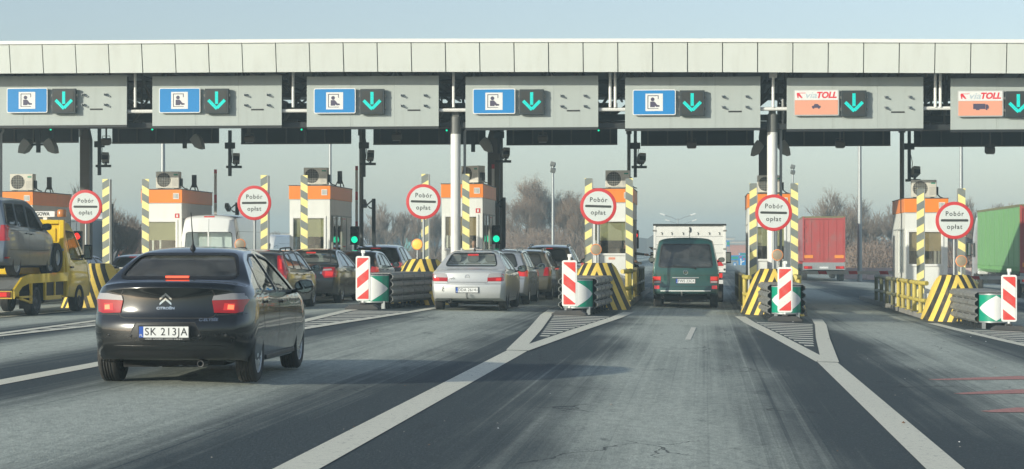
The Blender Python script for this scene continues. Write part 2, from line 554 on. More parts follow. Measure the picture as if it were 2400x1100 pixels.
# old arrow stroke in the van's lane and a stretch of transverse joint
mb = MB(); strip(mb, [gat(1612, 797), gat(1626, 768)], .10)
struct(mb.build('arrow_stroke', 'road_paint_worn', recalc=False))
mb = MB(); strip(mb, [(XI[4] + 1.0, 46.5, 0), (XI[5] - 1.0, 46.5, 0)], .05, .003); strip(mb, [(XI[5] + 1.0, 45.6, 0), (XI[6] - 1.2, 45.6, 0)], .05, .003)
struct(mb.build('pavement_joint', 'slate', recalc=False))

# raised kerbed islands carrying the booths
for k in range(7):
    x = XI[k]
    pts = []
    for i in range(9):
        a = math.pi + math.pi * i / 8
        pts.append((.80 * math.cos(a), 54.8 + 1.0 * math.sin(a)))
    pts += [(.80, 76.0), (-.80, 76.0)]
    mb = MB()
    vs = [(u + x, v, gz(x + u) - .02) for u, v in pts] + [(u * .985 + x, v, gz(x) + .15) for u, v in pts]
    nn = len(pts)
    mb.add(vs, [tuple(range(nn, 2 * nn))] + [(i, (i + 1) % nn, (i + 1) % nn + nn, i + nn) for i in range(nn)])
    struct(mb.build('traffic_island', 'conc', bevel=.02))

# ================================================================== canopy
YF = 58.2
def ztop(x):
    return float(np.interp(x, [-30, -23.5, -10.4, .6, 8.6, 16], [7.58, 7.57, 7.53, 7.43, 7.33, 7.24]))
XL, XR = -31.0, 15.0
canopy = thing('toll_canopy', 'long white canopy roof spanning all the toll lanes on steel columns', 'canopy', (0, YF, 0))
mb = MB(); gap = MB()
x = XL; edges = []
r_ = random.Random(4)
while x < XR:
    x1 = x + .985
    zt0, zt1 = ztop(x) - .10, ztop(x1) - .10
    g_ = .014
    lean = .15
    j = r_.uniform(-.004, .004)
    vs = [(x + g_, -.14 + j, zt0), (x1 - g_, -.14 + j, zt1), (x1 - g_, .01 + j, zt1 - .83), (x + g_, .01 + j, zt0 - .83),
          (x + g_, -.08, zt0), (x1 - g_, -.08, zt1), (x1 - g_, .07, zt1 - .83), (x + g_, .07, zt0 - .83)]
    mb.add(vs, [(0, 1, 2, 3), (4, 7, 6, 5), (0, 4, 5, 1), (3, 2, 6, 7), (0, 3, 7, 4), (1, 5, 6, 2)])
    vs = [(x, -.06, zt0), (x1, -.06, zt1), (x1, .09, zt1 - .82), (x, .09, zt0 - .82)]
    gap.add(vs, [(0, 1, 2, 3)])
    x = x1
mb.build('fascia', 'white_panel', canopy)
gap.build('fascia_backing', 'dark_steel', canopy, recalc=False)
mb = MB(); rf = MB(); so = MB()
for i in range(46):
    a, b = XL + i, XL + i + 1
    za, zb = ztop(a), ztop(b)
    mb.add([(a, -.19, za - .10), (b, -.19, zb - .10), (b, -.19, zb), (a, -.19, za), (a, .05, za - .10), (b, .05, zb - .10), (b, .05, zb + .015), (a, .05, za + .015)],
           [(0, 1, 2, 3), (3, 2, 6, 7), (0, 4, 5, 1)])
    rf.add([(a, .05, za - .02), (b, .05, zb - .02), (b, 17.6, zb + .12), (a, 17.6, za + .12)], [(0, 1, 2, 3)])
    so.add([(a, .1, za - .50), (b, .1, zb - .50), (b, 17.5, zb - .44), (a, 17.5, za - .44)], [(0, 3, 2, 1)])
    so.add([(a, 17.5, za - .44), (b, 17.5, zb - .44), (b, 17.5, zb + .1), (a, 17.5, za + .1)], [(0, 1, 2, 3)])
mb.build('gutter', 'white_trim', canopy)
rf.build('roof', 'grey_paint', canopy, recalc=False)
so.build('soffit', 'mid_steel', canopy, recalc=False)
# steel lattice under the roof
tr = MB()
for yy, dz, rr in ((2.2, -.62, .07), (2.2, -2.35, .08), (7.5, -.6, .08), (7.5, -1.75, .07), (13., -.6, .08), (13., -1.55, .07)):
    tr.tube([(q, yy, ztop(q) + dz) for q in range(-31, 16, 2)], rr, 6)
for yy, zb in ((2.2, -2.35), (7.5, -1.75), (13., -1.55)):
    q = -31.; k = 0
    while q < 15:
        tr.tube([(q, yy, ztop(q) + (-.6 if k % 2 else zb)), (q + 1.15, yy, ztop(q) + (zb if k % 2 else -.6))], .045, 5)
        if k % 2: tr.tube([(q, yy, ztop(q) - .6), (q, yy, ztop(q) + zb)], .035, 5)
        q += 1.15; k += 1
for k in range(7):
    for yy in (.6, 4.5, 9., 12.):
        for e in (-.9, .9):
            xx = XI[k] + e
            tr.tube([(xx, yy, ztop(xx) - .6), (xx + .15 * e, yy + 2.6, ztop(xx) - 2.2 + .05 * yy)], .05, 5)
    for e in (-1.1, 0, 1.1):
        xx = XI[k] + e
        tr.tube([(xx, .3, ztop(xx) - .62), (xx, 17.2, ztop(xx) - .58)], .06, 5)
        tr.tube([(xx, 1.5, ztop(xx) - 2.3), (xx, 13.5, ztop(xx) - 1.58)], .05, 5)
for i in range(-30, 15):
    tr.tube([(i * 1., .3, ztop(i) - .56), (i * 1., 17.2, ztop(i) - .52)], .045, 5)
    if i % 2 == 0: tr.tube([(i + .3, .95, ztop(i) - .5), (i + .3, .95, ztop(i) - .98)], .035, 5)
tr.build('truss', 'brown_steel', canopy, smooth=40)
# cable tray and long beam that close the underside behind the boards
cb = MB()
for i in range(-31, 15):
    cb.box(i, i + 1.0, 1.3, 1.62, ztop(i) - 2.45, ztop(i) - 2.30)
    cb.box(i, i + 1.0, 4.4, 4.6, ztop(i) - 2.02, ztop(i) - 1.84)
cb.build('cable_tray', 'dark_steel', canopy)
# white service rail that shows between the boards
hr = MB()
hr.tube([(q, 1.0, EYE + (588 - 252 - (q + 31) * .2) * .01235) for q in range(-31, 16)], .055, 8)
hr.build('service_rail', 'white_paint', canopy, smooth=40)
for px in (317, 687, 1063, 1430, 1442, 1812, 2192, 2204):
    q = at(px, 252, YF + .95)
    mb = MB(); mb.tube([(q.x, .95, q.z), (q.x, .95, ztop(q.x) - (.55 if px != 1812 else 1.0))], .042, 8)
    if px == 1812: mb.box(q.x - .11, q.x + .11, .84, 1.06, ztop(q.x) - 1.0, ztop(q.x) - .84)
    mb.build('hanger', 'white_paint', canopy, smooth=40)
# white round columns at the front, dark columns behind
for k in (0, 3, 5):
    px = {3: 1068, 5: 1810, 0: 1068}[k]
    xx = at(px, 588, YF + 1.3).x if k else XI[0]
    zt = EYE + (588 - 262) * .01237
    mb = MB()
    mb.lathe([(.148, gz(xx) + .15), (.148, zt - .62)], 'z', (xx, 1.3, 0), 24)
    for h in (1.75, 2.85, 3.95):
        mb.lathe([(.149, gz(xx) + h), (.152, gz(xx) + h), (.152, gz(xx) + h + .02), (.149, gz(xx) + h + .02)], 'z', (xx, 1.3, 0), 24)
    mb.lathe([(.152, zt - .62), (.152, zt - .12), (.05, zt), (.0, zt)], 'z', (xx, 1.3, 0), 24, 1)
    mb.box(xx - .10, xx + .10, 1.2, 1.4, zt - .14, zt + .10, 1)
    mb.build('column', ['white_paint', 'mid_steel'], canopy, smooth=40)
    mb = MB(); xd = xx + .25
    mb.tube([(xd, 1.45, gz(xx) + .1), (xd, 1.45, zt - .55), (xd + .06, 1.45, zt - .45), (xd + .06, 1.45, zt + .35)], .04, 8)
    mb.build('downpipe', 'grey_paint', canopy, smooth=40)
for px, wd, rect in ((201, .34, 1), (190, .09, 0), (847, .15, 0), (1157, .40, 1), (1175, .11, 0), (1474, .12, 0), (1789, .30, 1), (2114, .15, 0)):
    xx = at(px, 588, 70.3).x
    mb = MB()
    if rect:
        mb.box(xx - wd / 2, xx + wd / 2, 12.0, 12.35, gz(xx) + .1, 5.35)
        mb.add([(xx - wd / 2, 12, 5.35), (xx + wd / 2, 12, 5.35), (xx + wd / 2, 12.35, 5.35), (xx - wd / 2, 12.35, 5.35), (xx - .1, 12.1, 5.75), (xx + .1, 12.1, 5.75), (xx + .1, 12.3, 5.75), (xx - .1, 12.3, 5.75)],
               [(0, 1, 5, 4), (1, 2, 6, 5), (2, 3, 7, 6), (3, 0, 4, 7), (4, 5, 6, 7)])
    else:
        mb.lathe([(wd / 2, gz(xx) + .1), (wd / 2, 5.6)], 'z', (xx, 12.1, 0), 12)
        mb.lathe([(wd * .8, 5.45), (wd * .8, 5.8)], 'z', (xx, 12.1, 0), 12)
    mb.build('column', 'brown_steel' if rect else 'mid_steel', canopy, smooth=40)

# boards above the lanes
NB = ['second', 'third', 'fourth', 'fifth', 'sixth']
def board_bracket(mb, x, z):
    mb.box(x - .005, x + .005, -.16, 0, z - .04, z + .02)
    mb.box(x - .02, x + .16, -.03, 0, z - .05, z - .02, rot=Matrix.Rotation(rad(20), 3, 'Y'))
    mb.box(x - .03, x + .05, -.06, 0, z, z + .03)
boards = [(-66, 297, 179.5, 293, 12), (357, 660, 179.5, 294, 370), (719, 1028, 180, 296, 734), (1091, 1402, 180, 298, 1108), (1465, 1782, 182, 299.5, 1484), (1844, 2164, 183, 301, 1863), (2228, 2552, 184, 302.5, 2248)]
YB = 59.05
lane_word = ['the leftmost lane', 'the lane of the white high-roof van', 'the lane left of the first white column', 'the lane right of the first white column', 'the lane of the green van', 'the lane of the red trailer', 'the rightmost lane']
lane_short = ['the first lane', 'the second lane', 'the third lane', 'the fourth lane', 'the fifth lane', 'the sixth lane', 'the seventh lane']
def arrow_signal(x, z, i):
    t = thing('lane_signal', f'black lane signal with green down arrow over {lane_word[i]}', 'lane signal', (x, YB - .18, z), 0, 'green arrow signals on the gantry boards')
    mb = MB()
    mb.box(-.355, .355, 0, .12, -.365, .365)
    mb.build('casing', 'slate', t, bevel=.01)
    mb = MB(); mb.prism(rrect(.60, .62, .06), 'xz', -.008, .0)
    for k in range(4): mb.prism([(e * (.30 - .05 * k) + dx, -.31 + .03 * k + dz) for e, dx, dz in ((-1, 0, 0), (1, 0, 0), (1, 0, .012), (-1, 0, .012))], 'xz', -.012, -.008, 1)
    for k in range(5):
        u = -.24 + k * .12
        mb.prism([(u - .05, .05), (u + .05, .16), (u + .056, .155), (u - .044, .045)], 'xz', -.012, -.008, 1)
    mb.build('screen', ['led_off', 'slate'], t)
    ar = MB()
    def dots(p0, p1, wcount, lcount, r=.0155):
        p0, p1 = Vector(p0), Vector(p1)
        d = (p1 - p0) / (lcount - 1)
        nn = Vector((-d.y, d.x)).normalized() * .031
        for a in range(lcount):
            for b in range(wcount):
                q = p0 + d * a + nn * (b - (wcount - 1) / 2)
                ar.prism(circ(r, 6, q.x, q.y), 'xz', -.018, -.008)
    dots((0, .265), (0, -.07), 3, 12)
    dots((-.235, .02), (0, -.215), 3, 12)
    dots((.235, .02), (.022, -.195), 3, 11)
    ar.build('arrow', 'led_green', t)
    hg = MB()
    for zz in (-.17, .17):
        hg.box(-.395, -.352, .03, .09, zz - .035, zz + .035); hg.box(.352, .395, .03, .09, zz - .035, zz + .035)
    hg.build('hinge', 'mid_steel', t)
    mt = MB(); mt.box(-.2, .2, .12, .18, -.1, .1); mt.build('mount', 'mid_steel', t)
def booth_sign(x, z, i):
    t = thing('toll_attendant_sign', f'blue sign with attendant pictogram over {lane_word[i]}', 'sign', (x, YB - .13, z), 0, 'blue attendant signs on the gantry boards')
    mb = MB(); mb.prism(rrect(1.235, .735, .05), 'xz', 0, .05); mb.build('border', 'sign_white', t)
    mb = MB(); mb.prism(rrect(1.185, .685, .035), 'xz', -.004, 0); mb.build('panel', 'sign_blue', t)
    mb = MB(); mb.box(-.25, .25, -.008, -.004, -.25, .25); mb.build('pictogram_field', 'sign_white', t)
    pc = MB()
    a, b = -.012, -.008
    pc.box(-.19, -.17, a, b, -.19, .20); pc.box(-.17, .125, a, b, .18, .20); pc.box(.105, .125, a, b, .09, .18)
    pc.box(-.17, .125, a, b, -.19, -.175)
    pc.prism(circ(.055, 16, -.045, .085), 'xz', a, b)
    pc.prism([(-.115, .01), (-.10, .022), (.0, .022), (.035, -.01), (.085, -.075), (.15, -.085), (.155, -.125), (.06, -.135), (.02, -.095), (.02, -.14), (-.115, -.14)], 'xz', a, b)
    pc.build('pictogram', 'icon_dark', t)
    mt = MB(); mt.box(-.45, -.35, .05, .13, -.2, .2); mt.box(.35, .45, .05, .13, -.2, .2); mt.build('mount', 'galv', t)
def via_sign(x, z, i, lorry):
    what = 'lorry' if lorry else 'car'
    t = thing('electronic_toll_sign', f'white and salmon toll sign with {what} pictogram over {lane_word[i]}', 'sign', (x, YB - .13, z), 0, 'electronic toll signs on the gantry boards')
    mb = MB(); mb.prism(rrect(1.28, .75, .05), 'xz', 0, .05); mb.build('border', 'alu', t)
    mb = MB(); mb.box(-.61, .61, -.004, 0, .075, .345); mb.build('title_field', 'sign_white', t)
    mb = MB(); mb.box(-.61, .61, -.004, 0, -.345, .068); mb.build('panel', 'sign_salmon', t)
    lg = MB(); y = -.006
    lg.prism([(-.545, .28), (-.30, .28), (-.30, .265), (-.48, .265), (-.385, .13), (-.43, .13), (-.505, .20), (-.50, .13), (-.53, .13), (-.555, .24)], 'xz', -.008, -.004)
    put_text(lg, 'via', .25, -.16, y, .205, 1, shear=.25, bold=.003, sx=1.25)
    put_text(lg, 'TOLL', .235, .28, y, .205, 0, shear=.22, bold=.010, sx=1.0)
    lg.build('logo', ['logo_red', 'logo_grey'], t, recalc=False)
    ic = MB()
    if lorry:
        ic.box(-.20, .14, -.008, -.004, -.16, -.01)
        ic.prism([(.15, -.15), (.15, -.03), (.20, -.03), (.235, -.08), (.235, -.15)], 'xz', -.008, -.004)
        for q in (-.10, -.05, .17): ic.prism(circ(.028, 12, q, -.165), 'xz', -.010, -.004)
    else:
        ic.prism([(-.125, -.15), (-.125, -.10), (-.075, -.09), (-.05, -.04), (.04, -.04), (.075, -.085), (.125, -.10), (.12, -.15)], 'xz', -.008, -.004)
        for q in (-.08, .07): ic.prism(circ(.025, 12, q, -.155), 'xz', -.010, -.004)
    ic.build('pictogram', 'icon_dark', t)
    mt = MB(); mt.box(-.45, -.35, .05, .13, -.2, .2); mt.box(.35, .45, .05, .13, -.2, .2); mt.build('mount', 'galv', t)

for i, (a, b, zt, zb, sx) in enumerate(boards):
    p0, p1 = at(a, zt, YB), at(b, zb, YB)
    cx = (p0.x + p1.x) / 2; cz = (p0.z + p1.z) / 2
    W2 = (p1.x - p0.x) / 2; H2 = (p0.z - p1.z) / 2
    t = thing('gantry_board', f'plain grey gantry board hung over {lane_word[i]}', 'gantry board', (cx, YB, cz), 0, 'grey boards hung over the lanes')
    mb = MB()
    for k in range(3):
        q0 = -W2 + k * 2 * W2 / 3; q1 = q0 + 2 * W2 / 3
        mb.box(q0 + (.004 if k else 0), q1, 0.0 if k != 1 else .003, .06, -H2, H2)
    mb.box(-W2 + .03, W2 - .03, .07, .30, -H2 + .03, H2 - .03, 1)
    mb.build('panel', ['board_grey', 'dark_steel'], t)
    br = MB()
    for (bx, bz) in ((.72, .17), (1.42, .17), (.72, -.13), (1.42, -.13)):
        board_bracket(br, (bx - .72) / .7 * .67 + W2 * .44, bz)
    br.build('bracket', 'galv', t)
    sl = MB(); sl.box(W2 * .53, W2 * .53 + .38, -.006, 0, -.29, -.245); sl.build('slot', 'dark_gasket', t)
    rd = MB(); rd.box(-W2, W2, .02, .20, -H2 - .07, -H2 - .005); rd.build('lower_rail', 'dark_steel', t)
    scz = at(sx + 49, 236 + (i * 1.4 if i < 5 else 4), YB - .3)
    sxx = at(sx + 49, 236, YB - .22).x
    ax = at(sx + 49 + 84 + i * .9, 238, YB - .3).x
    py = {0: 235, 1: 235, 2: 236, 3: 237, 4: 239.5, 5: 240, 6: 242}[i]
    zz = at(sx + 49, py, YB - .25).z
    if i < 5: booth_sign(sxx, zz, i)
    else: via_sign(sxx + .02, zz, i, i == 6)
    arrow_signal(ax + .02, zz - .03, i)

# boards on the far side, seen from behind
YR = 73.4
for i, (a, b) in enumerate(((-70, 184), (263, 513), (565, 823), (875, 1138), (1187, 1447), (1502, 1767), (1822, 2087), (2142, 2412))):
    p0, p1 = at(a, 243, YR), at(b, 335 + i * 1.25, YR)
    cx = (p0.x + p1.x) / 2; cz = (p0.z + p1.z) / 2; W2 = (p1.x - p0.x) / 2; H2 = (p0.z - p1.z) / 2
    nb = ['at the left edge', 'above the booth of the second island', 'left of the third dark column', 'behind the first white column', 'right of the thick dark column', 'above the white box truck', 'behind the second white column', 'at the right edge']
    t = thing('gantry_board', f'dark back of a far gantry board {nb[i]}', 'gantry board', (cx, YR, cz), 0, 'boards on the far side of the canopy')
    mb = MB(); mb.box(-W2, W2, 0, .05, -H2, H2); mb.build('panel', 'slate', t)
    fr = MB()
    for k in range(6):
        q = -W2 + .25 + k * (2 * W2 - .5) / 5
        fr.box(q - .025, q + .025, -.05, -.001, -H2 + .02, H2)
    fr.box(-W2, W2, -.04, -.001, -H2, -H2 + .05); fr.box(-W2, W2, -.041, -.001, H2 - .45, H2 - .40)
    fr.build('frame', 'brown_steel', t)

# small things that hang below the canopy
def floodlight(px, py, Y, i, where):
    q = at(px, py, Y)
    t = thing('floodlight', f'small grey floodlight hung under the canopy {where}', 'floodlight', q, 0, 'floodlights under the canopy')
    mb = MB(); mb.box(-.15, .15, -.10, .10, -.10, .08, rot=Matrix.Rotation(rad(18), 3, 'X')); mb.build('housing', 'brown_steel', t, bevel=.02)
    mb = MB(); mb.box(-.12, .12, -.09, .05, -.125, -.11, rot=Matrix.Rotation(rad(18), 3, 'X')); mb.build('lens', 'galv', t)
    mb = MB(); mb.tube([(0, 0, .08), (0, 0, .55)], .03, 6); mb.tube([(-.14, 0, .0), (-.12, 0, .16), (.12, 0, .16), (.14, 0, .0)], .012, 5); mb.build('stem', 'brown_steel', t)
for i, (px, py, w_) in enumerate(((249, 331, 'beside the first dark column'), (585, 325, 'below the left end of the third board'), (930, 320, 'right of the third dark column'), (1272, 324, 'over the fourth lane'), (1621, 338, 'over the green van'), (1969, 337, 'over the sixth lane'), (2320, 351, 'over the seventh lane'))):
    floodlight(px, py, 63.5, i, w_)
def cam_mast(px, ptop, pbot, box_dx, box_py, Y, where):
    a, b = at(px, ptop, Y), at(px, pbot, Y)
    t = thing('camera_mast', f'dark hanging mast with a grey box camera {where}', 'camera', b, 0, 'camera masts under the canopy')
    h = a.z - b.z
    sc = at(px, box_py, Y).z - b.z
    mb = MB(); mb.box(-.05, .05, -.05, .05, 0, h); mb.box(-.16, .16, -.06, .06, h * .60, h * .60 + .20); mb.build('mast', 'slate', t)
    arm = MB(); arm.box(-.12, .12 + box_dx + .05, -.04, .04, sc - .30, sc - .22); arm.box(box_dx - .03, box_dx + .03, -.03, .03, sc - .22, sc - .12); arm.build('arm', 'slate', t)
    cm = MB(); rt = Matrix.Rotation(rad(-14), 3, 'X') @ Matrix.Rotation(rad(12), 3, 'Z')
    cm.box(box_dx - .11, box_dx + .11, -.26, .18, sc - .12, sc + .14, rot=rt); cm.build('camera', 'grey_paint', t, bevel=.015)
    vz = MB(); vz.box(box_dx - .10, box_dx + .10, -.275, -.262, sc - .11, sc + .03, 0, rot=rt, piv=(box_dx, -.04, sc + .01)); vz.build('visor', 'black_plastic', t)
    cb = MB(); cb.tube([(.05, 0, sc + .55), (.10, -.02, sc + .3), (.06, -.02, sc - .1), (box_dx, .05, sc - .25)], .012, 5); cb.build('cable', 'black_plastic', t)
for (px, a, b, dx, py, w_) in ((233, 302, 411, .22, 371, 'beside the first thick dark column'), (539, 306, 413, .22, 373, 'over the white high-roof van'), (853, 304, 415, .22, 366, 'beside the third dark column'), (1170, 300, 360, .22, 360, 'beside the thick dark column'), (1489, 305, 416, .20, 373, 'over the fifth booth'), (2131, 305, 420, .18, 404, 'over the seventh booth')):
    cam_mast(px, a, b, dx, py, 66.0, w_)
def antenna_set(px, py, Y, sides, where):
    q = at(px, py, Y)
    t = thing('toll_antenna', f'curved grey antenna on a drop pole {where}', 'antenna', q, 0, 'curved antennas under the canopy')
    pl = MB(); pl.box(-.06, .06, -.05, .05, -.25, .95); pl.build('pole', 'slate', t)
    for e in sides:
        ar = MB(); ar.box(min(0, e * .42), max(0, e * .42), -.035, .035, -.02, .05); ar.build('arm', 'slate', t)
        pn = MB()
        poly = []
        for k in range(7):
            a = rad(-18 + 6 * k - 10); poly.append((.62 + .62 * (1 - math.cos(rad(-20 + 7 * k))) - .62, 0))
        prof = [(.0, .22), (.10, .10), (.17, -.06), (.20, -.26), (.10, -.28), (-.05, -.22), (-.22, .02), (-.10, .16)]
        pn.prism([(e * (u + .42) , v) for u, v in prof], 'xz', -.22, .22)
        pn.build('panel', 'grey_paint', t, bevel=.015)
antenna_set(90, 340, 64.5, (-1, 1), 'left of the first thick dark column')
antenna_set(433, 330, 64.5, (1,), 'over the second lane')
antenna_set(1109, 338, 64.5, (1,), 'just right of the first white column')
antenna_set(1806, 345, 64.5, (-1, 1), 'either side of the second white column')
for (px, py, w_) in ((119, 304, 'at the left edge'), (357, 304, 'between the first two masts'), (707, 304, 'over the third lane'), (1047, 306, 'left of the first white column'), (1403, 306, 'left of the fifth lane')):
    q = at(px, py, 70)
    t = thing('lane_lamp', f'tiny green-lit lamp head under the far canopy {w_}', 'lamp', q, 0, 'tiny green lamps on the far side')
    mb = MB(); mb.box(-.08, .08, 0, .12, -.45, .12); mb.tube([(0, .06, .12), (0, .06, .5)], .02, 5); mb.build('housing', 'dark_steel', t)
    mb = MB(); mb.prism(circ(.032, 12), 'xz', -.02, 0); mb.build('lens', 'signal_green', t)
# ================================================================== toll booths
YBO = 62.3
BPX = [30, 379, 726, 1083, 1434, 1803, 2171]
BTOP = [450, 445, 436, 432, 443, 455, 466]
BX = [at(p, 588, YBO).x for p in BPX]
booth_words = ['first toll booth with orange roof band, behind the grey van on the flatbed',
               'orange and white toll booth beside the white high-roof van',
               'orange and white toll booth behind the dark cars, left of the third dark column',
               'orange and white toll booth half hidden by the first white column',
               'orange and white toll booth beside the green van',
               'orange and white toll booth straight behind the second white column',
               'orange and white toll booth showing its bright left side, left of the green lorry']
booth_short = ['behind the grey van on the flatbed', 'beside the white high-roof van', 'right of the white high-roof van', 'behind the first white column', 'beside the green van', 'behind the second white column', 'left of the green lorry']

def booth(k):
    x = BX[k]; zt = at(BPX[k], BTOP[k], YBO).z
    z0 = gz(XI[k]) + .15
    H = zt - z0
    t = thing('toll_booth', booth_words[k], 'toll booth', (x, YBO, z0), 0, 'toll booths')
    W, L = .63, 3.9
    zo, zw1, zw0 = H - .41, H - .98, H - 1.98          # band bottom, window top, window bottom
    mb = MB()                                           # painted front
    mb.box(-W, W, 0, .06, 0, zw0 - .04)
    mb.box(-W, W, 0, .06, zw1 + .04, zo)
    mb.box(-W, -W + .09, 0, .06, zw0 - .04, zw1 + .04); mb.box(W - .16, W, 0, .06, zw0 - .04, zw1 + .04)
    mb.box(-W + .004, W - .004, -.006, -.0005, zo - .03, zo - .005, 1)
    mb.build('front_wall', ['booth_white', 'alu'], t)
    fr = MB()
    x0, x1 = -W + .09, W - .16
    fr.box(x0 - .04, x0 + .03, -.025, .05, zw0 - .05, zw1 + .05); fr.box(x1 - .03, x1 + .04, -.025, .05, zw0 - .05, zw1 + .05)
    fr.box(x0 + .03, x1 - .03, -.025, .05, zw1 - .02, zw1 + .05); fr.box(x0 + .03, x1 - .03, -.04, .05, zw0 - .05, zw0 + .02)
    wf = fr.build('window_frame', 'white_trim', t, bevel=.006)
    gl = MB(); gl.box(x0 + .03, x1 - .03, .02, .028, zw0 + .02, zw1 - .02); gl.build('pane', 'glass_booth', wf)
    bl = MB(); bl.box(x0 + .02, x1 - .02, .07, .08, zw1 - .56, zw1); bl.box(x0 + .02, x1 - .02, .065, .085, zw1 - .59, zw1 - .56)
    bl.build('blind', 'blind_brown' if k in (3, 6) else 'blind', t)
    # side walls with door and service windows
    for e in (-1, 1):
        sd = MB(); a, b = (W - .05, W) if e > 0 else (-W, -W + .05)
        sd.box(a, b, .06, L, 0, zw0 - .25); sd.box(a, b, .06, L, zw1 + .06, zo)
        for y0, y1 in ((.06, .16), (.50, .62), (1.22, 1.36), (2.1, L)):
            sd.box(a, b, y0, y1, zw0 - .25, zw1 + .06)
        sd.build('side_wall', 'booth_shaded' if e > 0 else 'booth_white', t)  # right wall takes the copy with shade painted in, left wall the lit white
        gp = MB(); c = (W - .02) * e
        for y0, y1 in ((.16, .50), (.62, 1.22), (1.36, 2.1)):
            gp.box(c - .005, c + .005, y0, y1, zw0 - .25, zw1 + .06)
        gp.build('side_window', 'glass_booth', t)
        rl = MB(); c = W * e
        for y0 in (.12, .48, 1.22, 2.1, 2.9): rl.box(min(c, c + e * .012), max(c, c + e * .012), y0, y0 + .03, .02, zw1 + .05)
        rl.box(min(c, c + e * .0125), max(c, c + e * .0125), .1, L - .05, zw1 + .05, zw1 + .09)
        rl.build('side_rail', 'alu' if e < 0 else 'grey_paint', t)
        if e > 0:
            ln = MB()
            for zz in (zw1 - .02, zw0 + .1): ln.box(W, W + .004, 2.25, 2.75, zz, zz + .03)
            ln.build('red_tape', 'sign_red', t)
    ob = MB(); ob.box(-W - .02, W + .02, -.02, L + .02, zo, H); ob.build('roof_band', 'orange', t, bevel=.008)
    rp = MB(); rp.box(-W - .03, W + .03, -.03, L + .03, H, H + .025); rp.build('roof_edge', 'brown_steel', t)
    bk = MB(); bk.box(-W, W, L - .06, L, 0, zo); bk.build('rear_wall', 'booth_shaded', t)
    fl = MB(); fl.box(-W + .05, W - .05, .06, L - .06, 0, .06)
    fl.box(-W + .06, W - .06, .12, .62, zw0 - .28, zw0 - .24); fl.box(-W + .06, W - .06, L - .10, L - .07, .1, zo)
    fl.build('floor', 'interior', t)
    it = MB(); it.box(-.12, .22, .30, .34, zw0 - .10, zw0 + .16); it.box(.03, .07, .33, .37, zw0 - .24, zw0 - .1); it.box(-.46, -.34, .25, .45, zw0 - .24, zw0 + .05)
    it.build('counter_equipment', 'desk', t)
    vg = MB(); vg.box(W - .26, W - .08, -.035, -.02, zo + .12, zo + .30)
    vgo = vg.build('vent', 'white_trim', t)
    sl = MB()
    for q in range(4): sl.box(W - .245 + q * .04, W - .225 + q * .04, -.038, -.035, zo + .14, zo + .28)
    sl.build('slats', 'grey_paint', vgo)
    if k in (1, 3):
        sg = MB(); sg.box(W - .21, W - .07, -.008, -.001, zw1 + .10, zw1 + .24); sg.prism(rrect(.05, .085, .015, 3, W - .14, zw1 + .165), 'xz', -.011, -.008, 1); sg.box(W - .15, W - .13, -.011, -.008, zw1 + .2, zw1 + .225, 1)
        sg.build('extinguisher_sign', ['sign_red', 'sign_white'], t)
    if k == 4:
        sg = MB(); sg.box(-.1, .1, -.008, -.001, zw0 - .17, zw0 - .10); sg.build('label_plate', 'sign_salmon', t)
        tr_ = MB(); tr_.box(W, W + .22, 1.55, 1.95, zw0 - .33, zw0 - .25); tr_.build('money_tray', 'alu', t)
    # air conditioner on the roof
    ax = {0: .17, 1: .10, 2: .12, 3: .28, 4: .16, 5: .02, 6: -.03}[k]
    a = thing('air_conditioner', f'beige air conditioner on the roof of the booth {booth_short[k]}', 'air conditioner', (x + ax, YBO + .45, zt + .025), rad(-38) if k == 3 else 0, 'air conditioners on the booth roofs')
    cs = MB(); cs.box(-.37, .37, -.14, .16, .03, .55); cs.build('casing', 'ac_case', a, bevel=.012)
    fr_ = MB(); fr_.lathe([(.222, -.1402), (.222, -.142), (.0, -.142)], 'y', (-.12, 0, .29), 28); fr_.build('fan_opening', 'dark_gasket', a, smooth=30)
    fb = MB()
    for q in range(4):
        ang = q * math.pi / 2 + .4
        fb.add([(-.12, -.144, .29), (-.12 + .18 * math.cos(ang), -.144, .29 + .18 * math.sin(ang)), (-.12 + .18 * math.cos(ang + .8), -.146, .29 + .18 * math.sin(ang + .8))], [(0, 1, 2)])
    fb.lathe([(.05, -.147), (.0, -.148)], 'y', (-.12, 0, .29), 14)
    fb.build('fan', 'slate', a, recalc=False)
    gr = MB()
    for q in range(8):
        u = -.19 + q * .054; hh = math.sqrt(max(0, .22 ** 2 - u * u))
        gr.box(-.12 + u - .0022, -.12 + u + .0022, -.152, -.147, .29 - hh, .29 + hh); gr.box(-.12 - hh, -.12 + hh, -.1525, -.1475, .29 + u - .0022, .29 + u + .0022)
    gr.build('grille', 'ac_case', a)
    pn = MB(); pn.box(.135, .355, -.147, -.14, .06, .52); pn.box(.20, .33, -.149, -.147, .43, .47, 1)
    for q in range(7): pn.box(.15, .34, -.149, -.147, .10 + q * .035, .11 + q * .035, 2)
    pn.build('panel', ['ac_case', 'green_sheet', 'grey_paint'], a)
    ft = MB(); ft.box(-.30, -.22, -.16, .18, 0, .03); ft.box(.22, .30, -.16, .18, 0, .03); ft.build('foot', 'slate', a)
    vb = MB(); vb.box(.37, .43, -.06, .10, .10, .34); vb.tube([(.40, 0, .12), (.50, .04, .03), (.58, .1, .01)], .018, 6); vb.build('valve_cover', 'slate', a)
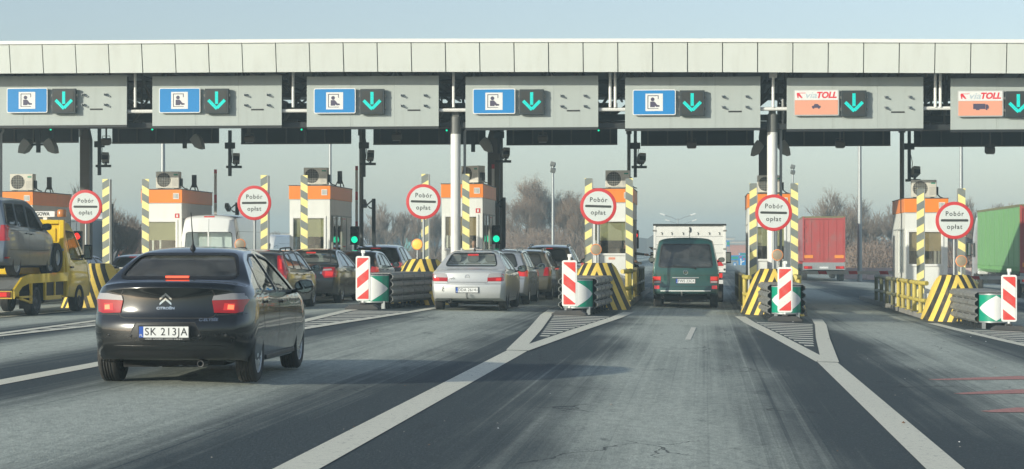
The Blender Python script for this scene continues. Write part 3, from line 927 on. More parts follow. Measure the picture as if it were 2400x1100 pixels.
    # stubby aerial on the roof
    if k in (0, 1, 2):
        r = thing('roof_aerial', f'short black aerial on the roof of the booth {booth_short[k]}', 'aerial', (x + .82 + (.05 if k == 2 else 0) - .27, YBO + 1.9, zt + .025), 0, 'aerials on the booth roofs')
        b_ = MB(); b_.box(-.07, .07, -.05, .05, .10, .50); b_.build('aerial_body', 'black_plastic', r, bevel=.01)
        f_ = MB(); f_.tube([(-.05, 0, .22), (-.15, 0, 0)], .018, 5); f_.tube([(.05, 0, .22), (.13, 0, 0)], .018, 5); f_.tube([(0, 0, .2), (0, .15, 0)], .018, 5); f_.build('foot', 'black_plastic', r)
for k in range(7): booth(k)

# ================================================================== striped corner posts
YP = 57.7
PPX = [(248, 341, 420), (619, 713, 411), (996, 1092, 408), (1379, 1475, 418), (1765, 1862, 430), (2157, 2254, 442)]
stripes('post_l', (.95, .82, .32), (.20, .225, .21), (-.60, 0, 1), .43, .5, dirt=(.45, .38, .2))
stripes('post_r', (.95, .82, .32), (.20, .225, .21), (.60, 0, 1), .43, .5, dirt=(.45, .38, .2))
post_at = ['by the booth beside the white high-roof van', 'by the booth right of the white high-roof van', 'by the booth behind the first white column', 'in front of the booth beside the green van', 'by the booth behind the second white column', 'by the booth left of the green lorry']
for k, (a, b, yt) in enumerate(PPX):
    for e, px in ((-1, a), (1, b)):
        q = at(px, yt, YP); zb = gz(q.x) + .12
        h = q.z - zb
        t = thing('striped_post', f'{"left" if e < 0 else "right"} yellow and grey guard post {post_at[k]}', 'guard post', (q.x, YP, zb), 0, 'striped guard posts')
        mb = MB(); mb.box(-.10, .10, -.006, .006, 0, h); mb.build('striped_face', 'post_l' if e < 0 else 'post_r', t)
        mb = MB(); mb.box(-.11 if e > 0 else .10, -.10 if e > 0 else .125, -.006, .16, 0, h - .01); mb.box(-.15, .15, -.02, .2, 0, .02); mb.build('flange', 'galv', t)

# ================================================================== round toll signs, striped noses, amber lamps
YD = 54.2
DPX = [(202, 485, 82), (597, 476, 83), (993, 473, 83.5), (1402.5, 484, 86), (1813, 499, 86), (2236.5, 517, 87)]
sign_at = ['beside the yellow breakdown truck', 'overlapping the white high-roof van', 'left of the first white column', 'beside the green van', 'in front of the second white column', 'beside the green lorry']
pm('sign_face', (.64, .68, .655), .35, var=.02)
for i, (px, py, d) in enumerate(DPX):
    q = at(px, py, YD); zg = gz(q.x)
    R = d / 2 / 4800 * YD * .985
    t = thing('toll_sign', f'round red-rimmed toll sign on a grey pole {sign_at[i]}', 'road sign', (q.x, YD, zg), 0, 'round toll signs')
    hz = q.z - zg
    tilt = Matrix.Translation((0, 0, hz)) @ Matrix.Rotation(rad((0.4, -.5, 1.6, 1.8, 1.2, .2)[i]), 4, 'Y') @ Matrix.Translation((0, 0, -hz))
    mb = MB(); mb.lathe([(0, .012), (R, .012), (R + .004, .0), (R, -.012), (R - .008, -.014), (R * .81, -.014)], 'y', (0, -.05, hz), 56); mb.xf(tilt).build('rim', 'sign_red', t, smooth=30)
    mb = MB(); mb.prism(circ(R * .83, 56, 0, hz), 'xz', -.066, -.055); mb.xf(tilt).build('face', 'sign_face', t)
    tx = MB()
    tx.prism(rrect(R * 1.46, R * .13, R * .06, 4, 0, hz), 'xz', -.071, -.066)
    put_text(tx, 'Pobór', R * .36, .0, -.0685, hz + R * .35, sx=.92, bold=.0015, spacing=1.22)
    put_text(tx, 'opłat', R * .36, .0, -.0685, hz - R * .35, sx=.92, bold=.0015, spacing=1.22)
    tx.xf(tilt).build('lettering', 'sign_black', t, recalc=False)
    mb = MB(); mb.tube([(0, 0, 0), (0, 0, hz + R * .6)], .035, 10); mb.build('pole', 'galv', t, smooth=40)
    mb = MB(); mb.box(-.2, .2, -.045, -.036, hz + .15, hz + .2); mb.box(-.2, .2, -.045, -.036, hz - .2, hz - .15); mb.build('clamp', 'galv', t)

cone_proto = None
def make_cone(loc, label):
    t = thing('striped_nose', label, 'island nose', loc, 0, 'striped island noses')
    mb = MB()
    nlev, nseg = 12, 40
    vs = []
    for j in range(nlev + 1):
        v = j / nlev
        fl = (1 - v) ** .66
        rx = .34 + (.86 - .34) * fl
        ry = .25 + (.95 - .25) * fl
        ring = [(-rx, .80), ] + [(rx * math.cos(math.pi + math.pi * i / nseg), .35 + ry * math.sin(math.pi + math.pi * i / nseg)) for i in range(nseg + 1)] + [(rx, .80)]
        for (x_, y_) in ring: vs.append((x_, y_, 1.2 * v))
    m_ = nseg + 3
    fs = []
    for j in range(nlev):
        for i in range(m_):
            i2 = (i + 1) % m_
            fs.append((j * m_ + i, j * m_ + i2, (j + 1) * m_ + i2, (j + 1) * m_ + i))
    fs.append(tuple(nlev * m_ + i for i in range(m_)))
    mb.add(vs, fs)
    mb.build('nose_body', 'cone', t, smooth=35)
    return t
cone_at = ['behind the cab of the yellow breakdown truck', 'hidden behind the dark estate cars', 'in front of the first white column', 'behind the crash cushion beside the green van', 'below the second white column', 'below the booth left of the green lorry']
for i in range(6):
    x = at(DPX[i][0], 588, 53.4).x
    if i == 0: x -= .1
    loc = (x, 52.75 if i else 54.0, gz(x) - .02)
    lab = f'black and yellow striped island nose {cone_at[i]}'
    if cone_proto is None: cone_proto = make_cone(loc, lab)
    else: dup(cone_proto, loc, None, lab)
for i, (px, py, on) in enumerate(((563, 573, 0), (978, 573, 1), (1397, 585, 0), (1822, 598, 0), (2253, 612, 0))):
    q = at(px, py, 53.05)
    zc = gz(at(DPX[i + 1][0], 588, 53.4).x) + 1.18
    h = q.z - zc
    where = ('behind the dark estate car', 'glowing amber above the nose by the first white column', 'above the nose beside the green van', 'in front of the second white column', 'above the nose left of the green lorry')[i]
    t = thing('warning_lamp', f'round {"lit" if on else "unlit"} warning lamp {where}', 'warning lamp', (q.x, 53.05, zc), 0, 'round warning lamps on the island noses')
    mb = MB(); mb.lathe([(0, .07), (.11, .07), (.148, .02), (.148, -.02), (.128, -.025)], 'y', (0, 0, h), 28); mb.build('housing', 'cone' if 0 else 'ac_case', t, smooth=30)
    mb = MB(); mb.lathe([(.146, -.021), (.130, -.030), (.128, -.02)], 'y', (0, 0, h), 28); mb.build('rim', 'orange', t)
    mb = MB(); mb.lathe([(.130, -.024), (.09, -.036), (.0, -.042)], 'y', (0, 0, h), 28); mb.build('lens', 'lamp_amber' if on else 'lamp_lens', t, smooth=40)
    mb = MB(); mb.tube([(0, 0.03, 0), (0, .03, h - .13)], .02, 8); mb.build('stem', 'galv', t)
    ch = MB()
    zz = .02
    while zz < h - .16:
        ch.lathe([(.018, -.004), (.024, 0), (.018, .004)], 'y' if int(zz * 100) % 2 else 'x', (.03, -.02, zz), 8); zz += .035
    ch.build('chain', 'mid_steel', t)

# ================================================================== crash cushions and beacons
def cushion(px0, Y0, px1, Y1, label):
    a = at(px0, 588, Y0); b = at(px1, 588, Y1)
    L = Y1 - Y0; dx = (b.x - a.x)
    zg = gz(a.x)
    t = thing('crash_cushion', label, 'crash cushion', (a.x, Y0, zg), math.atan2(-dx, L), 'crash cushions before the islands')
    mb = MB()
    nn = 22
    mb.lathe([(.345, .17), (.345, .80)], 'z', (0, .345, 0), nn, 0, math.pi, 2 * math.pi)
    mb.lathe([(.349, .79), (.349, .82), (.30, .82), (0, .82)], 'z', (0, .345, 0), nn, 1, math.pi, 2 * math.pi)
    mb.lathe([(.349, .15), (.349, .185)], 'z', (0, .345, 0), nn, 1, math.pi, 2 * math.pi)
    mb.build('end_sheet', ['green_sheet', 'galv'], t, smooth=30)
    dm = MB(); q = 16
    for i in range(q):
        for s_ in (-1, 1):
            u0, u1 = i / q, (i + 1) / q
            def P(u, vv):
                ang = -math.pi / 2 + s_ * u * rad(78)
                return (.3475 * math.cos(ang), .345 + .3475 * math.sin(ang), .485 + vv * .295 * (1 - u))
            dm.add([P(u0, -1), P(u1, -1), P(u1, 1), P(u0, 1)], [(0, 1, 2, 3)])
    dm.build('white_marking', 'sign_white', t)
    wb = []
    prof = []
    for h in range(4):
        z_ = .14 + h * .18
        prof += [(0.0, z_), (.01, z_ + .02), (.07, z_ + .055), (.07, z_ + .12), (.01, z_ + .16)]
    prof.append((0, .14 + 4 * .18))
    seg = 4
    for e in (-1, 1):
        for s_ in range(seg):
            y0 = .30 + s_ * (L - .30) / seg; y1 = .30 + (s_ + 1.22) * (L - .30) / seg
            w0 = .37 + (.42 - .37) * s_ / seg + .018; w1 = .37 + (.42 - .37) * (s_ + 1.2) / seg
            mb = MB(); vs = []
            for y_, w_ in ((y0, w0), (y0 + .06, w0 + .01), (y1, w1)):
                for d_, z_ in prof: vs.append((e * (w_ + d_), y_, z_))
            for y_, w_ in ((y1, w1 - .015), (y0, w0 - .015)):
                for d_, z_ in prof: vs.append((e * (w_ + d_), y_, z_))
            m_ = len(prof)
            fs = []
            for r_ in range(4):
                for i in range(m_ - 1): fs.append((r_ * m_ + i, r_ * m_ + i + 1, (r_ + 1) * m_ + i + 1, (r_ + 1) * m_ + i))
            for i in range(m_ - 1): fs.append((4 * m_ + i, 4 * m_ + i + 1, i + 1, i))
            mb.add(vs, fs)
            for bz in (.31, .67):
                for by in (.15, .32, .5, .68, .86):
                    yy = y0 + (y1 - y0) * by; ww = w0 + (w1 - w0) * by
                    mb.box(e * (ww + .012) - .012, e * (ww + .012) + .012, yy - .05, yy + .05, bz - .012, bz + .012, 1)
            mb.build('corrugated_beam', ['rail_grey', 'dark_gasket'], t, smooth=50)
    for s_ in range(7):
        fr = MB()
        y_ = .45 + s_ * (L - .6) / 6; w_ = .33 + (.38 - .33) * s_ / 6
        fr.box(-w_, -w_ + .05, y_ - .03, y_ + .03, 0, .84); fr.box(w_ - .05, w_, y_ - .03, y_ + .03, 0, .84)
        fr.box(-w_, w_, y_ - .02, y_ + .02, .30, .80)
        fr.box(-w_ - .06, w_ + .06, y_ - .04, y_ + .04, 0, .05)
        fr.build('cross_frame', 'dark_steel', t)
    fr = MB(); fr.box(-.32, .32, .28, .33, 0, .8); fr.build('front_frame', 'dark_steel', t)
    tp = MB(); tp.add([(-.37, .32, .858), (.37, .32, .858), (.42, L, .858), (-.42, L, .858), (-.37, .32, .84), (.37, .32, .84), (.42, L, .84), (-.42, L, .84)], [(0, 1, 2, 3), (4, 7, 6, 5), (0, 4, 5, 1), (2, 6, 7, 3), (0, 3, 7, 4), (1, 5, 6, 2)])
    tp.build('top_plate', 'rail_grey', t)
    for e in (-1, 1):
        lg = MB(); lg.box(e * .26 - .04, e * .26 + .04, .12, .2, 0, .18); lg.build('leg', 'galv', t)
cushion(870, 48.6, 975, 52.7, 'grey corrugated crash cushion with green front left of the silver saloon')
cushion(1352, 47.6, 1392, 52.7, 'grey corrugated crash cushion with green front beside the green van')
cushion(1845, 48.8, 1822, 52.7, 'grey corrugated crash cushion seen end-on below the second white column')
cushion(2335, 47.9, 2270, 52.7, 'grey corrugated crash cushion with green front below the green lorry')
def beacon(px, py, Y, h, rev, label):
    q = at(px, py, Y); zg = gz(q.x)
    t = thing('beacon_panel', label, 'beacon', (q.x, Y, zg), rad(-2), 'red and white beacon panels')
    mb = MB()
    pl = [(-.40, .0), (.40, .0), (.40, .05), (.28, .12), (-.28, .12), (-.40, .05)]
    mb.prism(pl, 'xz', -.20, .20); mb.box(-.07, .07, -.08, .08, .12, .17)
    mb.build('rubber_foot', 'rubber_base', t, bevel=.02)
    mb = MB(); mb.prism(rrect(.345, h + .06, .05, 5, 0, .24 + h / 2), 'xz', -.03, .03); mb.build('frame', 'white_trim', t, bevel=.008)
    mb = MB(); mb.prism(rrect(.275, h - .03, .02, 4, 0, .24 + h / 2), 'xz', -.036, -.03); mb.build('striped_sheet', 'beacon_stripe_rev' if rev else 'beacon_stripe', t)
    mb = MB(); mb.tube([(0, 0, .15), (0, 0, .25)], .03, 8); mb.tube([(0, 0, .24 + h), (0, 0, .24 + h + .16)], [.03, .035], 10); mb.box(-.045, .045, -.03, .03, .24 + h + .10, .24 + h + .17); mb.build('stub', 'white_trim', t)
beacon(851, 710, 48.0, 1.0, False, 'red and white beacon panel on a rubber foot left of the silver saloon')
beacon(1335, 735, 46.9, 1.0, True, 'red and white beacon panel between the silver saloon and the green van')
beacon(1840, 740, 48.1, 1.0, False, 'red and white beacon panel below the second white column')
beacon(2365, 770, 47.1, 1.0, True, 'red and white beacon panel below the green lorry')

# ================================================================== pipe railings on the islands
isl_at = ['behind the breakdown truck', 'beside the white high-roof van', 'beside the black saloons', 'behind the first white column', 'beside the green van', 'behind the second white column', 'before the green lorry']
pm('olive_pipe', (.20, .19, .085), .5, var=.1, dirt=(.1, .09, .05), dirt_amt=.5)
for k in range(7):
    for e in (-1, 1):
        x = XI[k] + e * .72; z0 = gz(XI[k]) + .14
        t = thing('pipe_railing', f'{"left" if e < 0 else "right"} yellow pipe railing on the toll island {isl_at[k]}', 'railing', (x, 55.0, z0), 0, 'yellow pipe railings')
        mb = MB()
        mb.tube([(-.12 * e, -.1, .80), (0, .15, .80), (0, 6.6, .80)], .062, 10); mb.build('top_rail', 'yellow_pipe', t, smooth=40)
        mb = MB(); mb.tube([(-.1 * e, -.1, .34), (0, .15, .34), (0, 6.6, .34)], .055, 10); mb.build('middle_rail', 'yellow_pipe', t, smooth=40)
        for y in (0.3, 1.9, 3.5, 5.1, 6.5):
            mb = MB(); mb.tube([(0, y, 0), (0, y, .78)], .06, 10); mb.box(-.1, .1, y - .1, y + .1, 0, .02); mb.build('railing_post', 'yellow_pipe', t, smooth=40)
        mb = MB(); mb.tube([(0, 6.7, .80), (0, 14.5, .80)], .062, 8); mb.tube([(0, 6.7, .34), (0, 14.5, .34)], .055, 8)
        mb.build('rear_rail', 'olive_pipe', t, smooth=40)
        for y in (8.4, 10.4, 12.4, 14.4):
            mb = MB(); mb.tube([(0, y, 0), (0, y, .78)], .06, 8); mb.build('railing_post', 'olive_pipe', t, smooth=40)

# ================================================================== barriers, lights, small cameras
def barrier(px, Y, up, ln, label, ztop_px=None, inside=1):
    q = at(px, 588, Y); zg = gz(q.x) + .15
    t = thing('barrier_gate', label, 'barrier', (q.x, Y, zg), 0, 'raised barrier gates' if up else 'lowered barrier gates')
    mb = MB(); mb.box(-.16, .16, -.16, .16, 0, .95); mb.build('cabinet', 'grey_paint', t, bevel=.02)
    if up:
        h = at(px, ztop_px, Y).z - zg
        mb = MB(); mb.box(-.045, .045, -.20, -.165, .85, h); mb.build('arm', 'arm_stripe_up', t)
    else:
        mb = MB(); mb.box(0, ln * inside, -.20, -.165, .76, .87) if inside > 0 else mb.box(-ln, 0, -.20, -.165, .76, .87); mb.build('arm', 'arm_stripe', t)
barrier(508, 68.5, True, 3, 'raised red and white barrier arm behind the white high-roof van', 398)
barrier(838, 68.5, True, 3, 'raised red and white barrier arm beside the third dark column', 390)
barrier(1157, 68.5, True, 3, 'raised red and white barrier arm against the thick dark column', 386)
barrier(1866, 68.5, False, 3.3, 'lowered red and white barrier arm in front of the red trailer')
barrier(2222, 68.5, False, 3.3, 'lowered red and white barrier arm in front of the green lorry')
barrier(258, 69.5, False, 3.0, 'lowered red and white barrier arm left of the orange booth')

def lights(px, py, green, label, Y=65.2):
    q = at(px, py, Y); zg = gz(q.x) + .15
    t = thing('traffic_light', label, 'traffic light', (q.x, Y, zg), 0, 'small traffic lights behind the booths')
    h = q.z - zg
    off = .13 if green else -.13
    mb = MB(); mb.tube([(0, .08, 0), (0, .08, h + off + .25)], .045, 8); mb.build('pole', 'slate', t, smooth=40)
    mb = MB(); mb.box(-.14, .14, -.1, .06, h + off - .30, h + off + .30); mb.build('housing', 'black_plastic', t, bevel=.02)
    for s_, col in ((1, 'signal_red' if not green else 'signal_off'), (-1, 'signal_green' if green else 'signal_off')):
        mb = MB(); mb.lathe([(.105, -.105), (.08, -.125), (0, -.135)], 'y', (0, 0, h + off + s_ * .13), 18); mb.build('lens', col, t, smooth=40)
        mb = MB(); mb.lathe([(.115, -.10), (.12, -.24)], 'y', (0, 0, h + off + s_ * .13), 14, 0, 0, math.pi); mb.build('visor', 'black_plastic', t, smooth=40)
lights(832, 562, True, 'small traffic light showing green beside the third dark column')
lights(1164, 560, True, 'small traffic light showing green beside the booth of the first white column')
lights(1487, 552, False, 'small traffic light showing red beside the booth at the green van', 66.5)
lights(183, 554, False, 'small traffic light showing red above the yellow breakdown truck')
def cctv(px, ptop, Y, label):
    q = at(px, ptop, Y); zg = gz(q.x) + .12
    t = thing('camera_post', label, 'camera', (q.x, Y, zg), 0, 'camera posts on the islands')
    h = q.z - zg
    mb = MB(); mb.box(-.06, .06, -.06, .06, 0, h); mb.build('post', 'slate', t, bevel=.01)
    mb = MB(); mb.tube([(0, -.02, h - .02), (-.22, -.10, h - .22), (-.12, -.07, h - .32), (-.02, -.04, h - .34)], .025, 6); mb.build('bracket', 'slate', t)
    mb = MB(); mb.box(-.38, -.24, -.3, .1, h - .26, h - .08, rot=Matrix.Rotation(rad(-20), 3, 'X')); mb.build('camera', 'mid_steel', t, bevel=.02)
cctv(876, 466, 70, 'black camera post in front of the bare trees right of the third dark column')
cctv(1181, 463, 70, 'black camera post beside the thick dark column')
cctv(556, 475, 70, 'black camera post hidden behind the second round toll sign')
cctv(261, 478, 70, 'black camera post beside the first striped post')
# ================================================================== vehicles
def pchip(pts):
    xs = np.array([p[0] for p in pts], float); ys = np.array([p[1] for p in pts], float)
    h = np.diff(xs); d = np.diff(ys) / h
    mm = np.zeros(len(xs)); mm[0] = d[0]; mm[-1] = d[-1]
    for i in range(1, len(xs) - 1):
        if d[i - 1] * d[i] > 0:
            w1 = 2 * h[i] + h[i - 1]; w2 = h[i] + 2 * h[i - 1]
            mm[i] = (w1 + w2) / (w1 / d[i - 1] + w2 / d[i])
    def f(x):
        x = min(max(x, xs[0]), xs[-1])
        i = min(max(int(np.searchsorted(xs, x)) - 1, 0), len(h) - 1)
        t = (x - xs[i]) / h[i]
        return float((2*t**3-3*t**2+1)*ys[i] + (t**3-2*t**2+t)*h[i]*mm[i] + (-2*t**3+3*t**2)*ys[i+1] + (t**3-t**2)*h[i]*mm[i+1])
    return f

def paint(name, col, metal=0., film=.18, rough=.32, dirt_amt=.25, coat=1.):
    m, n, p = newmat(name)
    tc = N(n, 'ShaderNodeTexCoord').outputs['Object']
    s = N(n, 'ShaderNodeSeparateXYZ'); n.links.new(tc, s.inputs[0])
    f = noise(n, tc, 2.5, 5, .65)
    # road film, thicker low on the body
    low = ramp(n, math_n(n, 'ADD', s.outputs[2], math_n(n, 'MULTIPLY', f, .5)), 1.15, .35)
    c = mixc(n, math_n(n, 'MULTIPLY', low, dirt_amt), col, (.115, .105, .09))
    n.links.new(c, p.inputs['Base Color'])
    r = math_n(n, 'ADD', math_n(n, 'MULTIPLY', low, .25), rough)
    n.links.new(r, p.inputs['Roughness'])
    p.inputs['Metallic'].default_value = metal
    p.inputs['Coat Weight'].default_value = coat
    n.links.new(math_n(n, 'ADD', math_n(n, 'MULTIPLY', low, film), .02), p.inputs['Coat Roughness'])
    M[name] = m
paint('car_black', (.006, .0075, .008), dirt_amt=.04, rough=.15, film=.05)
paint('car_silver', (.60, .61, .60), .35, rough=.36, dirt_amt=.15)
paint('car_blue_silver', (.40, .43, .47), .4, rough=.34)
paint('car_olive_grey', (.15, .14, .105), .4, rough=.34)
paint('car_charcoal', (.032, .034, .032), .3, rough=.32)
paint('car_dark', (.014, .015, .016), .2, rough=.3, dirt_amt=.15)
paint('car_brown', (.035, .028, .024), .3, rough=.3)
paint('car_navy', (.010, .013, .022), .2, rough=.3)
paint('car_green', (.015, .080, .066), .3, rough=.32, dirt_amt=.25)
paint('car_grey', (.12, .15, .185), .4, rough=.3, dirt_amt=.06, coat=.7)
paint('truck_yellow', (.82, .55, .02), rough=.32, dirt_amt=.22)
paint('van_white', (.76, .77, .75), rough=.35, dirt_amt=.25)
pm('tyre', (.035, .034, .032), .85, var=.25, scale=7, dirt=(.12, .11, .095), dirt_amt=.6)
pm('rim_silver', (.58, .60, .60), .35, metal=.35, var=.1, dirt=(.1, .09, .08), dirt_amt=.4)
pm('rim_steel', (.10, .10, .10), .5, metal=.3, var=.1, dirt=DIRT)
pm('underbody', (.010, .010, .010), .8)
pm('seat_cloth', (.12, .12, .12), .85)
pm('seat_grey', (.16, .155, .145), .85)
pm('lamp_red', (.36, .005, .007), .12, coat=1., emit=(1, .03, .02), estr=.02)
pm('lamp_red_lit', (.50, .015, .012), .12, coat=1., emit=(1, .05, .035), estr=.20)
pm('lamp_hot', (.9, .2, .1), .2, coat=1., emit=(1, .18, .06), estr=.8)
pm('lamp_red_dark', (.20, .008, .008), .12, coat=1.)
pm('lamp_clear', (.36, .34, .34), .10, coat=1., var=.12, scale=30)
pm('chrome', (.72, .73, .73), .12, metal=1., var=.03)
pm('mirror_glass', (.22, .26, .26), .02, metal=1., var=.01)
pm('plate_white', (.74, .75, .74), .4)
pm('plate_blue', (.02, .09, .42), .4)
pm('plate_black', (.012, .012, .014), .4)
pm('skin', (.52, .28, .20), .55, var=.05)
pm('hair', (.025, .018, .014), .8)
pm('jacket_dark', (.015, .018, .022), .85)
pm('jacket_brown', (.05, .035, .025), .85)

def eval_mesh(o):
    dg = bpy.context.evaluated_depsgraph_get()
    return bpy.data.meshes.new_from_object(o.evaluated_get(dg), depsgraph=dg)
def trim_curve(poly, r=.05, n=4):
    """round the corners of a polygon"""
    out = []
    m = len(poly)
    for i in range(m):
        p0, p, p1 = Vector(poly[i - 1]), Vector(poly[i]), Vector(poly[(i + 1) % m])
        a, b = p0 - p, p1 - p
        d = min(r, a.length * .42, b.length * .42)
        A, B = p + a.normalized() * d, p + b.normalized() * d
        for k in range(n + 1):
            t = k / n
            q = A * (1 - t) ** 2 + p * 2 * t * (1 - t) + B * t ** 2
            out.append((q.x, q.y))
    return out

class Body:
    """a car shell: a gridded box pushed into shape by side, plan and end curves"""
    def __init__(s, sp, fine=True):
        s.sp = sp
        L, W = sp['L'], sp['W']
        s.L, s.W = L, W
        top, belt, bot = pchip(sp['top']), pchip(sp['belt']), pchip(sp.get('bot', [(0, .30), (.5, .22), (L - .7, .20), (L, .26)]))
        y0, y1 = pchip(sp['rear']), pchip(sp['front'])
        cr, ed = sp.get('crown', .03), sp.get('edge', .02)
        lean, leank = sp.get('lean', .42), sp.get('leank', .25)
        rr, rt, fr_, ft = sp.get('rr', .45), sp.get('rt', .10), sp.get('fr', .9), sp.get('ft', .16)
        tuck = sp.get('tuck', .06); bow = sp.get('bow', .09); bowf = sp.get('bowf', .22)
        def Wd(y, z):
            bz = belt(y); zb = bot(y)
            u = min(1.2, max(0., (z - zb) / (bz - zb)))
            f = 1 - tuck * max(0, 1 - u) ** 2.2 - .02 * max(0, u - .55) / .45
            wv = W / 2 * f
            if z > bz: wv -= lean * (z - bz) + leank * (z - bz) ** 2
            p = 1.
            if y < rr: p *= 1 - rt * (1 - y / rr) ** 2.5
            if L - y < fr_: p *= 1 - ft * (1 - (L - y) / fr_) ** 2.4
            return wv * p
        s.Wd, s.top, s.belt = Wd, top, belt
        aa = [-1, -.985, -.95, -.88, -.76, -.6, -.4, -.2, 0, .2, .4, .6, .76, .88, .95, .985, 1]
        bb = [0, .004, .012, .025, .04] + [.06 + .022 * i for i in range(41)] + [.965, .98, .99, .996, 1]
        cc = [0, .02, .06, .13, .21, .30, .39, .47, .55, .63, .71, .79, .86, .92, .965, .988, 1]
        if not fine:
            aa = aa[::2]; bb = bb[::2] if len(bb) % 2 else bb[::2] + [1]
        na, nb, nc = len(aa), len(bb), len(cc)
        ids = {}; vs = []; fs = []
        def vid(i, j, k):
            key = (i, j, k)
            if key not in ids:
                a, b, c = aa[i], bb[j], cc[k]
                yl = b * L
                zt = top(yl) - cr * abs(a) ** 2.4 - ed * abs(a) ** 12
                z = bot(yl) + c * (zt - bot(yl))
                x = a * Wd(yl, z)
                y = y0(z) + b * (L - y0(z) - y1(z)) + bow * a * a * (1 - b) ** 10 - bowf * a * a * b ** 10
                ids[key] = len(vs); vs.append((x, y, z))
            return ids[key]
        for j in range(nb - 1):
            for i in range(na - 1):
                fs.append((vid(i, j, nc - 1), vid(i + 1, j, nc - 1), vid(i + 1, j + 1, nc - 1), vid(i, j + 1, nc - 1)))
                fs.append((vid(i, j, 0), vid(i, j + 1, 0), vid(i + 1, j + 1, 0), vid(i + 1, j, 0)))
            for k in range(nc - 1):
                fs.append((vid(0, j, k), vid(0, j, k + 1), vid(0, j + 1, k + 1), vid(0, j + 1, k)))
                fs.append((vid(na - 1, j, k), vid(na - 1, j + 1, k), vid(na - 1, j + 1, k + 1), vid(na - 1, j, k + 1)))
        for i in range(na - 1):
            for k in range(nc - 1):
                fs.append((vid(i, 0, k), vid(i + 1, 0, k), vid(i + 1, 0, k + 1), vid(i, 0, k + 1)))
                fs.append((vid(i, nb - 1, k), vid(i, nb - 1, k + 1), vid(i + 1, nb - 1, k + 1), vid(i + 1, nb - 1, k)))
        me = bpy.data.meshes.new('shell'); me.from_pydata(vs, [], fs)
        b = bmesh.new(); b.from_mesh(me); bmesh.ops.recalc_face_normals(b, faces=b.faces); b.to_mesh(me); b.free()
        if fine:
            o = bpy.data.objects.new('shell', me); C.objects.link(o)
            md = o.modifiers.new('s', 'SUBSURF'); md.levels = 1; md.render_levels = 1
            me2 = eval_mesh(o); bpy.data.objects.remove(o); bpy.data.meshes.remove(me); me = me2
        s.me = me
        b = bmesh.new(); b.from_mesh(me); s.bvh = BVHTree.FromBMesh(b); b.free()
    def cast(s, mode, u, v):
        """project a rear/front (x,z), side (y,z) or top (x,y) point on to the shell"""
        o, d = {'rear': ((u, -2, v), (0, 1, 0)), 'front': ((u, s.L + 2, v), (0, -1, 0)), 'left': ((-3, u, v), (1, 0, 0)), 'right': ((3, u, v), (-1, 0, 0)), 'top': ((u, v, 5), (0, 0, -1))}[mode]
        h, nrm, i, dist = s.bvh.ray_cast(Vector(o), Vector(d))
        return (h, nrm) if h else (None, None)
    def patch(s, mb, poly, mode, off=.004, depth=0., mi=0, res=.05):
        """a sheet (or, with depth, a slab) that lies on the shell inside a 2D outline"""
        b = bmesh.new()
        vv = [b.verts.new((p[0], p[1], 0)) for p in poly]
        b.faces.new(vv)
        bmesh.ops.triangulate(b, faces=b.faces, quad_method='BEAUTY', ngon_method='BEAUTY')
        for _ in range(5):
            lg = [e for e in b.edges if e.calc_length() > res]
            if not lg: break
            bmesh.ops.subdivide_edges(b, edges=lg, cuts=1, use_grid_fill=False)
            bmesh.ops.triangulate(b, faces=[f for f in b.faces if len(f.verts) > 3])
        b.verts.ensure_lookup_table(); b.verts.index_update()
        hits = [s.cast(mode, v.co.x, v.co.y) for v in b.verts]
        good = [h for h, _ in hits if h]
        if not good: b.free(); return
        P = []
        ax = {'rear': 1, 'front': 1, 'left': 0, 'right': 0, 'top': 2}[mode]
        for v, (h, nr) in zip(b.verts, hits):
            if h is None:
                q = min((g for g in hits if g[0]), key=lambda g: (Vector((g[0].x, g[0].z)) - Vector((v.co.x, v.co.y))).length if mode in ('rear', 'front') else (Vector((g[0].y, g[0].z)) - Vector((v.co.x, v.co.y))).length)
                h, nr = q
            P.append((h, nr))
        top_ = [h + nr * off for h, nr in P]
        fs = [tuple(v.index for v in f.verts) for f in b.faces]
        if depth:
            nn = len(top_)
            low = [h + nr * (off - depth) for h, nr in P]
            bd = [tuple(v.index for v in e.verts) for e in b.edges if e.is_boundary]
            mb.add(top_ + low, fs + [tuple(i + nn for i in f[::-1]) for f in fs] + [(a_, c_, c_ + nn, a_ + nn) for a_, c_ in bd], mi)
        else:
            mb.add(top_, fs, mi)
        b.free()
    def line(s, mb, pts, mode, wd=.008, off=.0012, mi=0, step=.04):
        """a narrow joint line drawn over the shell"""
        d = []
        for a, b in zip(pts[:-1], pts[1:]):
            a, b = Vector(a), Vector(b)
            k = max(1, int((b - a).length / step))
            d += [a.lerp(b, i / k) for i in range(k)]
        d.append(Vector(pts[-1]))
        vs, ok = [], []
        for i, q in enumerate(d):
            t = (d[min(i + 1, len(d) - 1)] - d[max(i - 1, 0)]).normalized()
            nn = Vector((-t.y, t.x)) * wd / 2
            for e in (-1, 1):
                h, nr = s.cast(mode, q.x + nn.x * e, q.y + nn.y * e)
                vs.append(h + nr * off if h else None)
        for i in range(len(d) - 1):
            q = [vs[2 * i], vs[2 * i + 1], vs[2 * i + 3], vs[2 * i + 2]]
            if all(x is not None for x in q): mb.add(q, [(0, 1, 2, 3)], mi)
